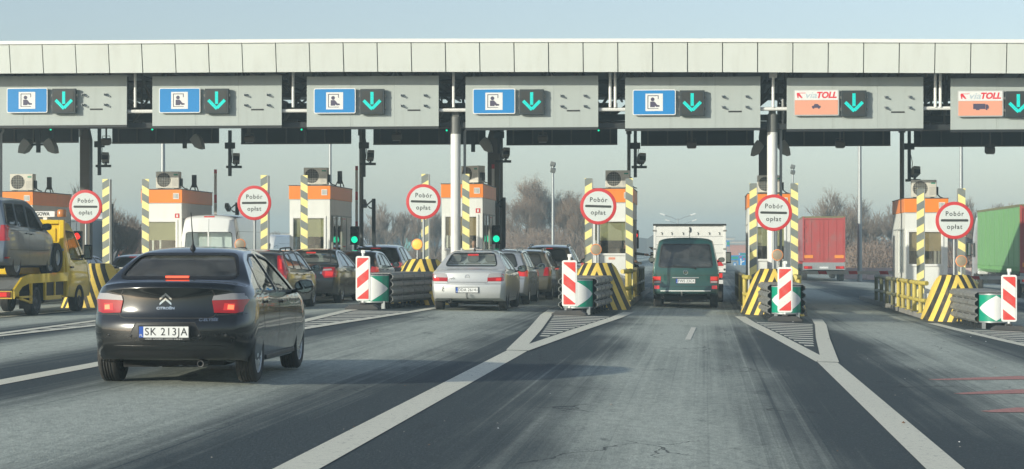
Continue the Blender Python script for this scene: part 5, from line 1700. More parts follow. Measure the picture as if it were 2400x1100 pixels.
def person(label, loc, rz=0., jacket='jacket_dark', arm_r=None, arm_l=None, turn=0., hands=True, scarf=None):
    """a seated figure from the hips up: x right, y the way it faces, z up; loc is the seat"""
    t = thing('person', label, 'person', loc, rz, None)
    j = {'hip': (0, 0, .08, .15, .12), 'waist': (0, .0, .26, .15, .11), 'chest': (0, .02, .44, .17, .12), 'neck0': (0, .01, .57, .075, .07), 'neck': (0, .03, .63, .052, .052)}
    ed = [('hip', 'waist'), ('waist', 'chest'), ('chest', 'neck0'), ('neck0', 'neck')]
    arm_r = arm_r or [(.20, .01, .53), (.25, .08, .27), (.16, .33, .22)]
    arm_l = arm_l or [(-.20, .01, .53), (-.25, .08, .27), (-.16, .33, .22)]
    for nm, ar in (('r', arm_r), ('l', arm_l)):
        for k, (p, r) in enumerate(zip(ar, (.070, .050, .036))): j[nm + str(k)] = (*p, r)
        ed += [('chest', nm + '0'), (nm + '0', nm + '1'), (nm + '1', nm + '2')]
    for nm, e in (('tr', 1), ('tl', -1)):
        j[nm + '0'] = (e * .10, .12, .06, .09); j[nm + '1'] = (e * .13, .42, .09, .065); j[nm + '2'] = (e * .13, .46, -.30, .05)
        ed += [('hip', nm + '0'), (nm + '0', nm + '1'), (nm + '1', nm + '2')]
    skinned('clothing', j, ed, 'hip', jacket, t)
    hd = MB()
    n_, m_ = 20, 16
    vs = []
    for i in range(m_ + 1):
        th = math.pi * i / m_
        for k in range(n_):
            ph = 2 * math.pi * k / n_
            x, y, z = .075 * math.sin(th) * math.cos(ph), .095 * math.sin(th) * math.sin(ph), .118 * math.cos(th)
            if z < -.02: x *= 1 + z * 2.0; y = y * (1 + z * 1.2) + .012
            fx = math.exp(-((x / .014) ** 2)) * math.exp(-(((z + .012) / .022) ** 2))
            if y > 0: y += .022 * fx                                                  # nose
            for e in (-1, 1):
                if y > 0: y -= .010 * math.exp(-(((x - e * .032) / .014) ** 2 + ((z - .012) / .012) ** 2))   # eye sockets
            if y > 0: y -= .004 * math.exp(-((x / .025) ** 2 + ((z + .052) / .006) ** 2))   # mouth
            vs.append((x, y, z))
    fs = [(i * n_ + k, i * n_ + (k + 1) % n_, (i + 1) * n_ + (k + 1) % n_, (i + 1) * n_ + k) for i in range(m_) for k in range(n_)]
    hd.add(vs, fs)
    for e in (-1, 1): hd.lathe([(.0, e * .085), (.022, e * .080), (.028, e * .068), (.01, e * .06)], 'x', (0, -.005, -.005), 12)
    hm = Matrix.Translation((0, .045, .765)) @ Matrix.Rotation(turn, 4, 'Z')
    hd.tube([(0, -.02, -.06), (0, -.025, -.17)], [.05, .054], 12)
    hd.xf(hm).build('head', 'skin', t, smooth=70)
    hr = MB(); vs = []
    for i in range(9):
        th = math.pi * .60 * i / 8
        for k in range(20):
            ph = 2 * math.pi * k / 20
            f_ = .42 if math.sin(ph) > .45 else 1.
            tt = th * f_
            vs.append((.083 * math.sin(tt) * math.cos(ph), -.006 + .103 * math.sin(tt) * math.sin(ph), .126 * math.cos(tt)))
    hr.add(vs, [(i * 20 + k, i * 20 + (k + 1) % 20, (i + 1) * 20 + (k + 1) % 20, (i + 1) * 20 + k) for i in range(8) for k in range(20)])
    hr.xf(hm).build('hair', 'hair', t, smooth=70)
    for nm, ar in (('r', arm_r), ('l', arm_l)):
        w = Vector(ar[2]); d = (w - Vector(ar[1])).normalized()
        up = Vector((0, 0, 1)); sd_ = d.cross(up).normalized(); dn = sd_.cross(d).normalized() * -1
        hb = MB()
        hb.tube([w - d * .04, w + d * .02, w + d * .06, w + d * .10], [.030, .034, .040, .036], 10)
        for k in range(4):
            o = w + d * .10 + sd_ * (k - 1.5) * .019
            finger_chain(hb, o, d, dn, (.072, .080, .075, .058)[k], .0088, .28 + .05 * k)
        e = 1 if nm == 'l' else -1
        finger_chain(hb, w + d * .045 + sd_ * .033 * e, d + sd_ * .8 * e, dn, .062, .0098, .2)
        hb.build('hand', 'skin', t, smooth=60)
    return t
person('driver in dark clothes seen from behind through the rear window of the foreground saloon', (bx - .37, by + 2.42, gz(bx) + .42), 0, 'jacket_dark', turn=rad(-35))

# ------------------------------------------------------------------ the silver saloon
silver = sedan_spec(L=4.79, W=1.785, R=.31, ro=1.02, wb=2.73, top_h=1.455, paint='car_silver', rim='steel', tw=.195,
    top=[(0, .90), (.05, .955), (.16, .975), (.5, .99), (.68, 1.01), (1.0, 1.18), (1.42, 1.375), (1.8, 1.44), (2.3, 1.455), (2.85, 1.40), (3.3, 1.18), (3.62, .98), (3.8, .94), (4.4, .83), (4.7, .72), (4.79, .6)],
    belt=[(0, .88), (1.3, .92), (3.4, .89), (4.79, .70)],
    rear=[(.25, .14), (.33, .05), (.45, .0), (.60, .0), (.68, .03), (.75, .07), (.90, .09), (1.0, .10)],
    side_windows=[[(2.30, .95), (3.30, .93), (2.80, 1.305), (2.32, 1.36)], [(1.15, 1.0), (1.25, .97), (2.2, .95), (2.22, 1.36), (1.85, 1.35), (1.5, 1.28)]],
    rear_window=[(-.62, 1.055), (.62, 1.055), (.51, 1.355), (-.51, 1.355)], windscreen=[(-.63, 1.02), (.63, 1.02), (.54, 1.365), (-.54, 1.365)], rw_cut=1.6, ws_cut=2.9,
    tail=[([(.47, .785), (.47, .70), (.80, .70), (.84, .75), (.83, .80)], 'rear', 'lamp_red', .010), ([(.47, .787), (.83, .802), (.79, .885), (.55, .885), (.50, .87)], 'rear', 'lamp_clear', .010),
          ([(.66, .71), (.78, .71), (.79, .775), (.67, .775)], 'rear', 'lamp_red_lit', .013), ([(.11, .70), (.26, .72), (.30, .86), (.13, .885)], 'side', 'lamp_red', .008)],
    rear_lines=[[(-.47, .68), (.47, .68)], [(-.83, .64), (.83, .64)], [(-.47, .68), (-.55, .95)], [(.47, .68), (.55, .95)]],
    brake=[(-.13, 1.315), (.13, 1.315), (.13, 1.335), (-.13, 1.335)], brake_mat='lamp_red_lit', brake_off=.006,
    plate=(.0, .50, 'DDA 26141', dict(tsize=.10)), exhaust=(-.42, .24), aerial=(1.62, .30, .05), shelf=(.7, 1.3, .96), seat_mat='seat_grey', handles=[(1.45, .83), (2.45, .81)], mirror=(3.2, .93), mirror_mat='black_plastic',
    rows=[(1.20, .56, (-.42, 0, .42)), (2.6, .55, (-.38, .38))])
silver['patches'] = [([(-.42, .64), (.42, .64), (.42, .668), (-.42, .668)], 'rear', .012, .02, 'car_silver', 'lid_trim')]
sx_, sy_ = -5.52, 47.6
car_silver, SB = make_car('saloon_car', 'silver four door saloon with lit high brake lamp, queuing last left of the green van', (sx_, sy_, gz(sx_)), silver, 'cars queuing for the booth beside the green van')
mb = MB(); h = SB.cast('rear', 0, .80)[0]; mb.lathe([(.05, -.006), (.056, -.002), (.05, .002)], 'y', h, 20); mb.box(h.x - .05, h.x + .05, h.y - .006, h.y, h.z - .006, h.z + .006); mb.build('badge', 'chrome', car_silver)
mb = MB()
for (dx, dz) in ((-.40, .755), (-.36, .755), (-.33, .77), (-.31, .75)):
    h = SB.cast('rear', dx, dz)[0]; mb.lathe([(.022, -.003), (.014, -.003)], 'y', h, 14)
h = SB.cast('rear', -.56, .50)[0]; mb.lathe([(.035, -.003), (.02, -.003)], 'y', h, 12); mb.lathe([(.025, -.003), (.012, -.003)], 'y', h + Vector((0, 0, .055)), 12)
mb.build('sticker', 'sign_black', car_silver, recalc=False)
mb = MB(); mb.tube([(0, .1, .30), (0, -.06, .32), (0, -.08, .40)], .02, 8); mb.lathe([(0, .435), (.022, .425), (.028, .405), (.02, .385)], 'z', (0, -.08, 0), 12); mb.build('tow_bar', 'mid_steel', car_silver, smooth=40)

# ------------------------------------------------------------------ estates, hatchbacks and people carriers
def wagon_spec(**k):
    d = dict(L=4.55, W=1.78, R=.315, ro=.95, wb=2.65, top_h=1.47,
        top=[(0, 1.30), (.06, 1.37), (.25, 1.41), (.8, 1.455), (1.8, 1.47), (2.5, 1.44), (3.0, 1.26), (3.45, 1.0), (3.6, .95), (4.2, .84), (4.47, .72), (4.55, .6)],
        belt=[(0, .96), (1.2, .94), (3.2, .90), (4.55, .70)],
        rear=[(.25, .12), (.34, .03), (.45, .0), (.62, .0), (.75, .04), (.95, .07), (1.15, .17), (1.40, .36), (1.5, .42)],
        front=[(.2, .1), (.4, .0), (.6, .02), (.8, .12), (1.4, .2)],
        lean=.36, leank=.22, rr=.45, rt=.09, bow=.09,
        side_windows=[[(2.2, .955), (3.18, .93), (2.70, 1.31), (2.22, 1.375)], [(1.28, .97), (2.1, .957), (2.12, 1.378), (1.30, 1.37)], [(.50, 1.02), (1.20, .972), (1.22, 1.368), (.62, 1.33)]],
        rear_window=[(-.64, 1.0), (.64, 1.0), (.52, 1.335), (-.52, 1.335)], windscreen=[(-.63, 1.04), (.63, 1.04), (.54, 1.37), (-.54, 1.37)], rw_cut=.75, ws_cut=2.6,
        side_lines=[[(2.14, .28), (2.15, .95)], [(1.2, .97), (1.18, .62)], [(3.2, .92), (3.15, .30)]], rear_lines=[[(-.82, .68), (.82, .68)], [(-.70, .68), (-.70, .95)], [(.70, .68), (.70, .95)]],
        handles=[(1.4, .86), (2.35, .84)], mirror=(3.08, .95), exhaust=(-.5, .22), wiper=(0, 1.01, .38, 1.04), rows=[(1.25, .56, (-.40, 0, .40)), (2.55, .54, (-.37, .37))], plate=None,
        tail=[([(.66, .70), (.86, .70), (.86, .95), (.70, .95)], 'rear', 'lamp_red', .010), ([(.06, .72), (.30, .76), (.24, .93), (.1, .95)], 'side', 'lamp_red', .008)], brake=[(-.14, 1.35), (.14, 1.35), (.14, 1.37), (-.14, 1.37)], brake_mat='lamp_red_lit')
    d.update(k)
    return d
G3 = 'cars queuing for the booth of the first white column'
G4 = 'cars queuing for the booth beside the green van'
# lane with the dark cars
v50 = wagon_spec(paint='car_charcoal', rim='10', glass_rear='glass', roof_rails=(.7, 2.3, .56), rail_mat='black_plastic',
    tail=[([(.67, .74), (.84, .72), (.86, .92), (.76, .93), (.70, 1.30), (.60, 1.30), (.66, .95)], 'rear', 'lamp_red', .012), ([(.68, .76), (.83, .74), (.84, .83), (.69, .84)], 'rear', 'lamp_red_lit', .014), ([(.08, .73), (.26, .76), (.20, .92), (.13, .93)], 'side', 'lamp_red', .008), ([(.70, .99), (.75, .98), (.715, 1.22), (.655, 1.22)], 'rear', 'lamp_red_lit', .014)])
c1, _b = make_car('estate_car', 'charcoal estate with tall red tail lamps and roof rails, right behind the foreground saloon', (-10.72, 47.7, gz(-10.7)), v50, G3)
s80 = sedan_spec(L=4.85, W=1.86, R=.325, ro=1.08, wb=2.83, top_h=1.49, paint='car_dark', rim='5', glass_rear='glass_dark',
    top=[(0, .93), (.05, .995), (.16, 1.02), (.45, 1.035), (.62, 1.06), (1.0, 1.25), (1.45, 1.42), (1.85, 1.475), (2.35, 1.49), (2.9, 1.43), (3.35, 1.2), (3.68, 1.0), (3.85, .96), (4.45, .84), (4.75, .74), (4.85, .6)],
    belt=[(0, .93), (1.3, .96), (3.4, .91), (4.85, .70)],
    side_windows=[[(2.30, .985), (3.34, .955), (2.84, 1.34), (2.32, 1.40)], [(1.25, 1.03), (1.35, 1.0), (2.2, .985), (2.22, 1.40), (1.9, 1.39), (1.55, 1.31)]],
    rear_window=[(-.64, 1.10), (.64, 1.10), (.52, 1.41), (-.52, 1.41)], windscreen=[(-.63, 1.06), (.63, 1.06), (.55, 1.40), (-.55, 1.40)], rw_cut=1.65, ws_cut=2.95, shelf=(.7, 1.35, 1.0),
    tail=[([(.52, .80), (.60, .70), (.88, .72), (.90, .86), (.83, .98), (.56, .97)], 'rear', 'lamp_red', .012), ([(.60, .75), (.80, .75), (.82, .86), (.60, .88)], 'rear', 'lamp_red_lit', .015), ([(.10, .74), (.32, .80), (.28, .92), (.12, .97)], 'side', 'lamp_red', .008), ([(.54, .89), (.78, .90), (.76, .94), (.56, .93)], 'rear', 'lamp_clear', .015)],
    brake=[(-.13, 1.365), (.13, 1.365), (.13, 1.385), (-.13, 1.385)], brake_mat='lamp_red_lit', brake_off=.006, exhaust=(.55, .24), mirror=(3.22, .97), handles=[(1.5, .88), (2.5, .86)])
c2, b2 = make_car('saloon_car', 'black saloon with dark rear glass, second in the queue of dark cars', (-10.62, 53.55, gz(-10.6)), s80, G3)
badge(b2, c2, 'D4', .075, .52, .83, bold=.003)
c3, _b = make_car('hatchback_car', 'black hatchback partly behind the leftmost beacon panel, third in the queue of dark cars', (-10.55, 60.2, gz(-10.5)), wagon_spec(L=4.3, paint='car_dark', top_h=1.44, ro=.85, wb=2.6,
    top=[(0, 1.22), (.06, 1.28), (.25, 1.34), (.8, 1.42), (1.6, 1.44), (2.3, 1.41), (2.8, 1.24), (3.25, 1.0), (3.4, .95), (3.95, .84), (4.22, .72), (4.3, .6)], rear=[(.25, .12), (.34, .03), (.45, .0), (.62, .0), (.75, .04), (.95, .07), (1.15, .25), (1.34, .55), (1.5, .62)],
    side_windows=[[(1.95, .955), (2.95, .93), (2.5, 1.28), (1.97, 1.345)], [(1.05, .97), (1.86, .957), (1.88, 1.348), (1.35, 1.33)], [(.62, 1.02), (.97, .985), (1.22, 1.30), (.85, 1.2)]], rear_window=[(-.60, .99), (.60, .99), (.50, 1.26), (-.50, 1.26)], rw_cut=.9, ws_cut=2.4, mirror=(2.85, .95), handles=[(1.2, .86), (2.1, .84)], side_lines=[], wiper=None, rows=[(1.15, .55, (-.4, .4)), (2.4, .54, (-.37, .37))], brake=None,
    tail=[([(.60, .72), (.86, .70), (.86, .92), (.70, .95)], 'rear', 'lamp_red_lit', .010), ([(.06, .72), (.42, .80), (.28, .93), (.1, .95)], 'side', 'lamp_red_lit', .008)]), G3)
mpv = wagon_spec(L=4.38, W=1.83, paint='car_brown', top_h=1.63, R=.325, ro=.86, wb=2.65, glass_rear='glass_dark',
    top=[(0, 1.45), (.06, 1.52), (.25, 1.56), (.8, 1.61), (1.7, 1.63), (2.4, 1.58), (2.95, 1.34), (3.45, 1.08), (3.6, 1.03), (4.1, .9), (4.3, .78), (4.38, .6)], belt=[(0, 1.08), (1.2, 1.04), (3.2, .98), (4.38, .75)],
    rear=[(.25, .12), (.34, .03), (.45, .0), (.7, .0), (.85, .04), (1.05, .07), (1.25, .16), (1.54, .34), (1.7, .4)],
    side_windows=[[(2.05, 1.06), (3.15, 1.03), (2.62, 1.46), (2.07, 1.53)], [(1.1, 1.08), (1.96, 1.06), (1.98, 1.535), (1.15, 1.52)], [(.50, 1.14), (1.02, 1.09), (1.06, 1.515), (.68, 1.46)]],
    rear_window=[(-.62, 1.10), (.62, 1.10), (.54, 1.46), (-.54, 1.46)], windscreen=[(-.66, 1.12), (.66, 1.12), (.56, 1.52), (-.56, 1.52)], mirror=(3.05, 1.06), handles=[(1.2, .95), (2.2, .93)], wiper=(0, 1.11, .36, 1.13), brake=[(-.16, 1.49), (.16, 1.49), (.16, 1.51), (-.16, 1.51)],
    tail=[([(.36, .96), (.44, .88), (.84, .88), (.88, 1.0), (.80, 1.05)], 'rear', 'lamp_red_lit', .012), ([(.06, .89), (.52, 1.03), (.40, 1.08), (.1, 1.05)], 'side', 'lamp_red', .008)], rows=[(1.15, .66, (-.4, .4)), (2.45, .64, (-.37, .37))])
c4, _b = make_car('people_carrier', 'brownish black people carrier with wide red tail lamps, first in the queue of dark cars', (-10.75, 66.3, gz(-10.7)), mpv, G3)
# lane of the silver cars
audi = wagon_spec(L=4.70, W=1.83, paint='car_blue_silver', glass_rear='glass_dark', roof_rails=(.6, 2.3, .58), rail_mat='galv', rim='10',
    tail=[([(.42, .85), (.44, .77), (.88, .74), (.89, .87), (.84, .92)], 'rear', 'lamp_red_lit', .012), ([(.08, .76), (.40, .82), (.32, .91), (.1, .92)], 'side', 'lamp_red', .008)])
e1, _b = make_car('estate_car', 'silver-blue estate with slim red tail lamps just ahead of the silver saloon', (-5.5, 53.3, gz(-5.5)), audi, G4)
e2, _b = make_car('estate_car', 'olive-grey estate with roof rails, third in the queue of silver cars', (-5.27, 58.7, gz(-5.2)), wagon_spec(L=4.6, W=1.8, paint='car_olive_grey', glass_rear='glass_dark', roof_rails=(.6, 2.3, .57), rail_mat='galv'), G4)
suv = dict(mpv); suv.update(paint='car_olive_grey', mirror_mat='black_plastic', roof_rails=(.6, 2.1, .60), rail_mat='galv', W=1.82, tail=[([(.60, .90), (.86, .90), (.86, 1.05), (.72, 1.10)], 'rear', 'lamp_red_lit', .012), ([(.06, .92), (.32, .98), (.24, 1.1), (.1, 1.12)], 'side', 'lamp_red_lit', .008)])
e3, _b = make_car('off_road_car', 'tall grey estate with black mirrors at the head of the queue of silver cars', (-4.95, 64.6, gz(-5)), suv, G4)
# beyond the barriers on the far left
f1, _b = make_car('saloon_car', 'dark blue saloon between the yellow breakdown truck and the first striped post', (-19.0, 58.6, gz(-19)), sedan_spec(paint='car_navy', rim='10', tail=[([(.55, .80), (.83, .80), (.83, .95), (.55, .95)], 'rear', 'lamp_red', .01)]), 'dark cars by the first booth')
f2, _b = make_car('hatchback_car', 'dark car beyond the lowered barrier left of the second booth', (-20.3, 71.2, gz(-20)), wagon_spec(paint='car_navy', rim='10', top_h=1.47), 'dark cars by the first booth')

# ------------------------------------------------------------------ the green van
t4 = dict(L=4.79, W=1.84, R=.325, ro=.98, wb=2.92, top_h=1.94, paint='car_green', tw=.205, rim='steel', cat='van', inset=.045,
    top=[(0, 1.86), (.05, 1.905), (.2, 1.93), (1.2, 1.945), (3.0, 1.93), (3.4, 1.86), (3.75, 1.55), (4.0, 1.28), (4.15, 1.18), (4.55, 1.0), (4.72, .85), (4.79, .6)],
    belt=[(0, 1.10), (2, 1.10), (4.0, 1.04), (4.79, .8)], bot=[(0, .40), (.5, .34), (4.1, .32), (4.79, .36)],
    rear=[(.36, .08), (.44, .0), (.56, .0), (.60, .035), (1.05, .05), (1.2, .07), (1.80, .24), (1.95, .28)], front=[(.2, .1), (.5, .0), (.9, .02), (1.2, .1), (1.9, .2)],
    lean=.165, leank=.06, rr=.4, rt=.045, fr=.9, ft=.12, bow=.07, tuck=.05, crown=.045, edge=.06,
    side_windows=[[(2.75, 1.14), (3.72, 1.08), (3.35, 1.65), (2.77, 1.70)], [(1.70, 1.14), (2.62, 1.14), (2.62, 1.70), (1.70, 1.70)], [(.45, 1.16), (1.56, 1.14), (1.56, 1.70), (.58, 1.70)]],
    rear_window=[(-.735, 1.12), (.735, 1.12), (.655, 1.745), (-.655, 1.745)], windscreen=[(-.72, 1.25), (.72, 1.25), (.62, 1.74), (-.62, 1.74)], rw_cut=.5, ws_cut=3.3, rw_band=.035, glass_rear='glass_dark', glass='glass_dark',
    side_lines=[[(2.68, .4), (2.68, 1.75)], [(3.78, 1.1), (3.7, .4)]], rear_lines=[[(-.80, .46), (-.80, 1.05)], [(.80, .46), (.80, 1.05)], [(-.80, .905), (.80, .905)], [(-.78, .60), (.78, .60)]],
    wiper=(.26, 1.09, -.35, 1.17), exhaust=(-.62, .30), mirror=(3.55, 1.27, .85), mirror_mat='black_plastic', handles=[(2.85, 1.0)], rows=[(1.3, .8, (-.45, .1, .45)), (2.9, .78, (-.5, .5))], dash_z=1.15, shelf=None,
    tail=[([(.67, .69), (.885, .69), (.885, .87), (.67, .87)], 'rear', 'lamp_red', .012), ([(.68, .775), (.875, .775), (.875, .865), (.68, .865)], 'rear', 'lamp_red_lit', .016), ([(.68, .70), (.875, .70), (.875, .74), (.68, .74)], 'rear', 'lamp_clear', .016), ([(.71, .53), (.85, .53), (.85, .62), (.71, .62)], 'rear', 'lamp_red_lit', .012)],
    plate=(.0, .745, 'FWS 23CK', dict(tsize=.105, eu='D')))
t4['patches'] = [([(-.36, .825), (.36, .825), (.36, .852), (-.36, .852)], 'rear', .022, .03, 'galv', 'handle_strip'), ([(-.70, .44), (-.72, .465), (.72, .465), (.70, .44)], 'rear', .006, .01, 'car_green', 'bumper_step'), ([(-.68, .466), (.68, .466), (.68, .49), (-.68, .49)], 'rear', .010, .012, 'white_trim', 'bumper_strip')]
tx_, ty_ = -.50, 55.9
van, TB = make_car('panel_van', 'dark green van with tinted rear window waiting right behind the white box truck', (tx_, ty_, gz(tx_)), t4, None)
h = TB.cast('rear', 0, .985)[0]
mb = MB(); mb.lathe([(.062, -.006), (.068, -.002), (.062, .003)], 'y', h, 28); mb.lathe([(.056, -.006), (.062, -.0065)], 'y', h, 28)
mb.build('badge_ring', 'chrome', van)
mb = MB()
for pts in ([(-.026, .055), (.0, .008), (.026, .055)], [(-.050, .03), (-.026, -.048), (-.002, .004), (.002, .004), (.026, -.048), (.050, .03)]):
    for a, b in zip(pts[:-1], pts[1:]): mb.tube([h + Vector((a[0], -.005, a[1])), h + Vector((b[0], -.005, b[1]))], .006, 5)
mb.build('badge', 'chrome', van)
mb = MB(); mb.tube([(-.1, .2, .36), (-.1, -.05, .36), (-.1, -.08, .42)], .025, 8); mb.lathe([(0, .47), (.025, .46), (.03, .44), (.02, .42)], 'z', (-.1, -.08, 0), 12); mb.lathe([(.05, -.04), (.05, .06)], 'y', (-.16, 0, .37), 12); mb.build('tow_bar', 'mid_steel', van, smooth=40)

# ------------------------------------------------------------------ the white high-roof van
spr = dict(L=5.6, W=1.95, R=.34, ro=1.0, wb=3.4, top_h=2.62, paint='van_white', rim='steel', cat='van',
    top=[(0, 2.48), (.05, 2.54), (.2, 2.58), (1.5, 2.62), (3.6, 2.60), (4.1, 2.45), (4.6, 1.85), (4.85, 1.5), (5.0, 1.38), (5.4, 1.15), (5.52, 1.0), (5.6, .7)],
    belt=[(0, 1.3), (2, 1.3), (4.6, 1.25), (5.6, .9)], bot=[(0, .45), (.5, .38), (4.9, .34), (5.6, .38)],
    rear=[(.4, .08), (.5, .0), (1.3, .03), (2.5, .12), (2.7, .15)], front=[(.2, .1), (.6, .0), (1.0, .04), (1.4, .1), (2.6, .25)],
    lean=.09, leank=.05, rr=.3, rt=.05, fr=1.0, ft=.14, bow=.04, tuck=.03, crown=.06, edge=.05,
    side_windows=[[(3.75, 1.32), (4.72, 1.28), (4.35, 1.90), (3.78, 1.98)]], rear_window=[(-.74, 1.28), (.74, 1.28), (.70, 2.05), (-.70, 2.05)], windscreen=[(-.75, 1.45), (.75, 1.45), (.66, 2.1), (-.66, 2.1)], rw_cut=.4, ws_cut=3.9, rw_band=.02, glass='glass', glass_rear='glass',
    rear_lines=[[(0, .5), (0, 2.45)], [(-.84, .5), (-.84, 2.3)], [(.84, .5), (.84, 2.3)]], side_lines=[[(3.66, .45), (3.66, 2.1)], [(.2, 2.08), (3.5, 2.08)], [(.9, 1.0), (3.0, 1.0)]],
    tail=[([(.86, 1.0), (.95, 1.0), (.95, 1.35), (.86, 1.35)], 'rear', 'lamp_red', .01)], brake=[(-.16, 2.50), (.16, 2.50), (.16, 2.53), (-.16, 2.53)], brake_mat='lamp_red_lit', rows=[(3.1, 1.0, (-.55, .0, .55))], dash_z=1.4, mirror=(4.45, 1.36, 1.4), mirror_mat='black_plastic', handles=[(3.8, 1.1)])
spr['patches'] = []
q = at(497, 588, 61.0)
wv, WB = make_car('high_roof_van', 'white high-roof van with large rear windows, behind the foreground saloon', (q.x, 60.5, gz(q.x)), spr, None)
mb = MB(); mb.tube([(-.30, .045, 1.30), (-.24, .03, 1.42), (-.16, .0, 1.46)], .012, 5); mb.box(-.02, .02, .02, .05, 1.27, 2.06); mb.build('door_post', 'van_white', wv)
for e in (-1, 1):
    mb = MB(); WB.patch(mb, trim_curve([(e * .20, 1.29), (e * .20, 1.55), (e * .06, 1.55), (e * .03, 1.29)], .03), 'rear', .004, 0); mb.build('wiper_cover', 'slate', wv, recalc=False)
# ------------------------------------------------------------------ yellow breakdown truck with a grey van on its bed
def tow_truck(loc):
    t = thing('breakdown_truck', 'yellow breakdown truck with sloping flatbed and amber beacon', 'breakdown truck', loc)
    hw = 1.0
    dk = [(0, .60), (.55, .86), (1.0, .93), (3.95, .95)]
    mb = MB()
    for a, b in zip(dk[:-1], dk[1:]):
        mb.add([(-hw, a[0], a[1]), (hw, a[0], a[1]), (hw, b[0], b[1]), (-hw, b[0], b[1]), (-hw, a[0], a[1] - .06), (hw, a[0], a[1] - .06), (hw, b[0], b[1] - .06), (-hw, b[0], b[1] - .06)], [(0, 1, 2, 3), (4, 7, 6, 5), (0, 4, 5, 1), (2, 6, 7, 3)])
    mb.build('deck', 'rail_grey', t)
    for e in (-1, 1):
        mb = MB()
        for a, b in zip(dk[:-1], dk[1:]):
            x0, x1 = sorted((e * (hw + .002), e * (hw + .05)))
            vs = [(x, y, z + dz) for x in (x0, x1) for (y, z) in (a, b) for dz in (-.16, .05)]
            mb.add(vs, [(0, 1, 3, 2), (4, 6, 7, 5), (0, 4, 5, 1), (2, 3, 7, 6), (1, 5, 7, 3), (0, 2, 6, 4)])
        mb.build('side_beam', 'truck_yellow', t)
        fr = MB(); x0, x1 = sorted((e * (hw - .03), e * (hw + .03)))
        fr.box(x0, x1, .35, 1.30, .44, .49); fr.box(x0, x1, .33, .38, .44, .75); fr.box(x0, x1, 1.25, 1.31, .30, .80)
        fr2 = MB(); fr2.box(x0, x1, 2.25, 3.45, .36, .46); fr2.box(x0, x1, 2.25, 2.31, .46, .80); fr2.box(x0, x1, 2.95, 3.01, .46, .80); fr2.build('side_guard', 'truck_yellow', t)
        fr.add([(x0, .33, .44), (x1, .33, .44), (x1, 1.3, .30), (x0, 1.3, .30), (x0, .33, .48), (x1, .33, .48), (x1, 1.3, .34), (x0, 1.3, .34)], [(0, 1, 2, 3), (4, 7, 6, 5), (0, 4, 5, 1), (2, 6, 7, 3), (0, 3, 7, 4), (1, 5, 6, 2)])
        fr.build('side_frame', 'truck_yellow', t)
    mb = MB(); mb.box(-hw, hw, 2.4, 3.4, .38, .84); mb.box(-.42, .42, .1, 6.5, .50, .66); mb.box(.55, .95, 3.45, 3.85, .45, .85); mb.build('chassis', 'dark_steel', t)
    mb = MB(); mb.box(-hw, hw, -.03, .02, .44, .66); mb.box(-hw, hw, -.05, .0, .62, .665, 1); mb.build('rear_board', ['truck_yellow', 'dark_steel'], t)
    for e in (-1, 1):
        mb = MB(); mb.box(e * .72 - .25, e * .72 + .25, -.06, -.03, .47, .60); o = mb.build('tail_lamp', 'lamp_red_dark', t)
        mb = MB(); mb.box(e * .80 - .09, e * .80 + .09, -.066, -.06, .485, .585); mb.build('lamp_zone', 'lamp_red_lit', o)
    # cab
    L = 2.35
    spc = dict(L=L, W=1.95, top=[(0, 2.22), (.05, 2.28), (.3, 2.32), (.75, 2.30), (1.0, 2.14), (1.35, 1.72), (1.62, 1.40), (1.75, 1.32), (2.1, 1.20), (2.28, 1.0), (2.35, .7)],
        belt=[(0, 1.30), (1.4, 1.27), (2.35, .95)], bot=[(0, .40), (1, .36), (2.35, .40)], rear=[(.3, .0), (2.4, .0)], front=[(.2, .08), (.6, .0), (1.0, .03), (1.3, .08), (2.4, .2)],
        lean=.17, leank=.05, rr=.1, rt=.02, fr=.8, ft=.14, bow=.0, tuck=.03, crown=.05, edge=.04)
    B = Body(spc)
    wn = trim_curve([(.30, 1.32), (1.33, 1.30), (.93, 1.98), (.32, 2.02)], .06)
    ws = trim_curve([(-.74, 1.42), (.74, 1.42), (.66, 2.12), (-.66, 2.12)], .08)
    ar_y = 5.1 - 4.15
    me = B.shell([(wn, 'side', -2, 2), (ws, 'end', 1.0, 3)], [(ar_y, .36, .41, .68, 1.3), (ar_y, .36, .41, -1.3, -.68)], 'truck_yellow')
    cab = bpy.data.objects.new('cab', me); C.objects.link(cab); cab.parent = t; cab.location = (0, 4.15, 0)
    for md in ('left', 'right'):
        mb = MB(); B.patch(mb, wn, md, -.01, 0, 0, .15); mb.build('window', 'glass', cab, smooth=60, recalc=False)
        mb = MB()
        for i in range(len(wn)): B.line(mb, [wn[i], wn[(i + 1) % len(wn)]], md, .03, .002)
        mb.build('seal', 'black_plastic', cab, recalc=False)
        for ln in ([(.18, .45), (.18, 2.1)], [(1.42, 1.25), (1.40, .82)]):
            mb = MB(); B.line(mb, ln, md, .012); mb.build('panel_gap', 'black_plastic', cab, recalc=False)
        mb = MB(); B.patch(mb, trim_curve([(.05, .83), (2.1, .83), (2.1, .92), (.05, .92)], .02), md, .012, .02); mb.build('rubbing_strip', 'truck_yellow', cab)
    mb = MB(); B.patch(mb, ws, 'front', -.01, 0, 0, .15); mb.build('windscreen', 'glass', cab, smooth=60, recalc=False)
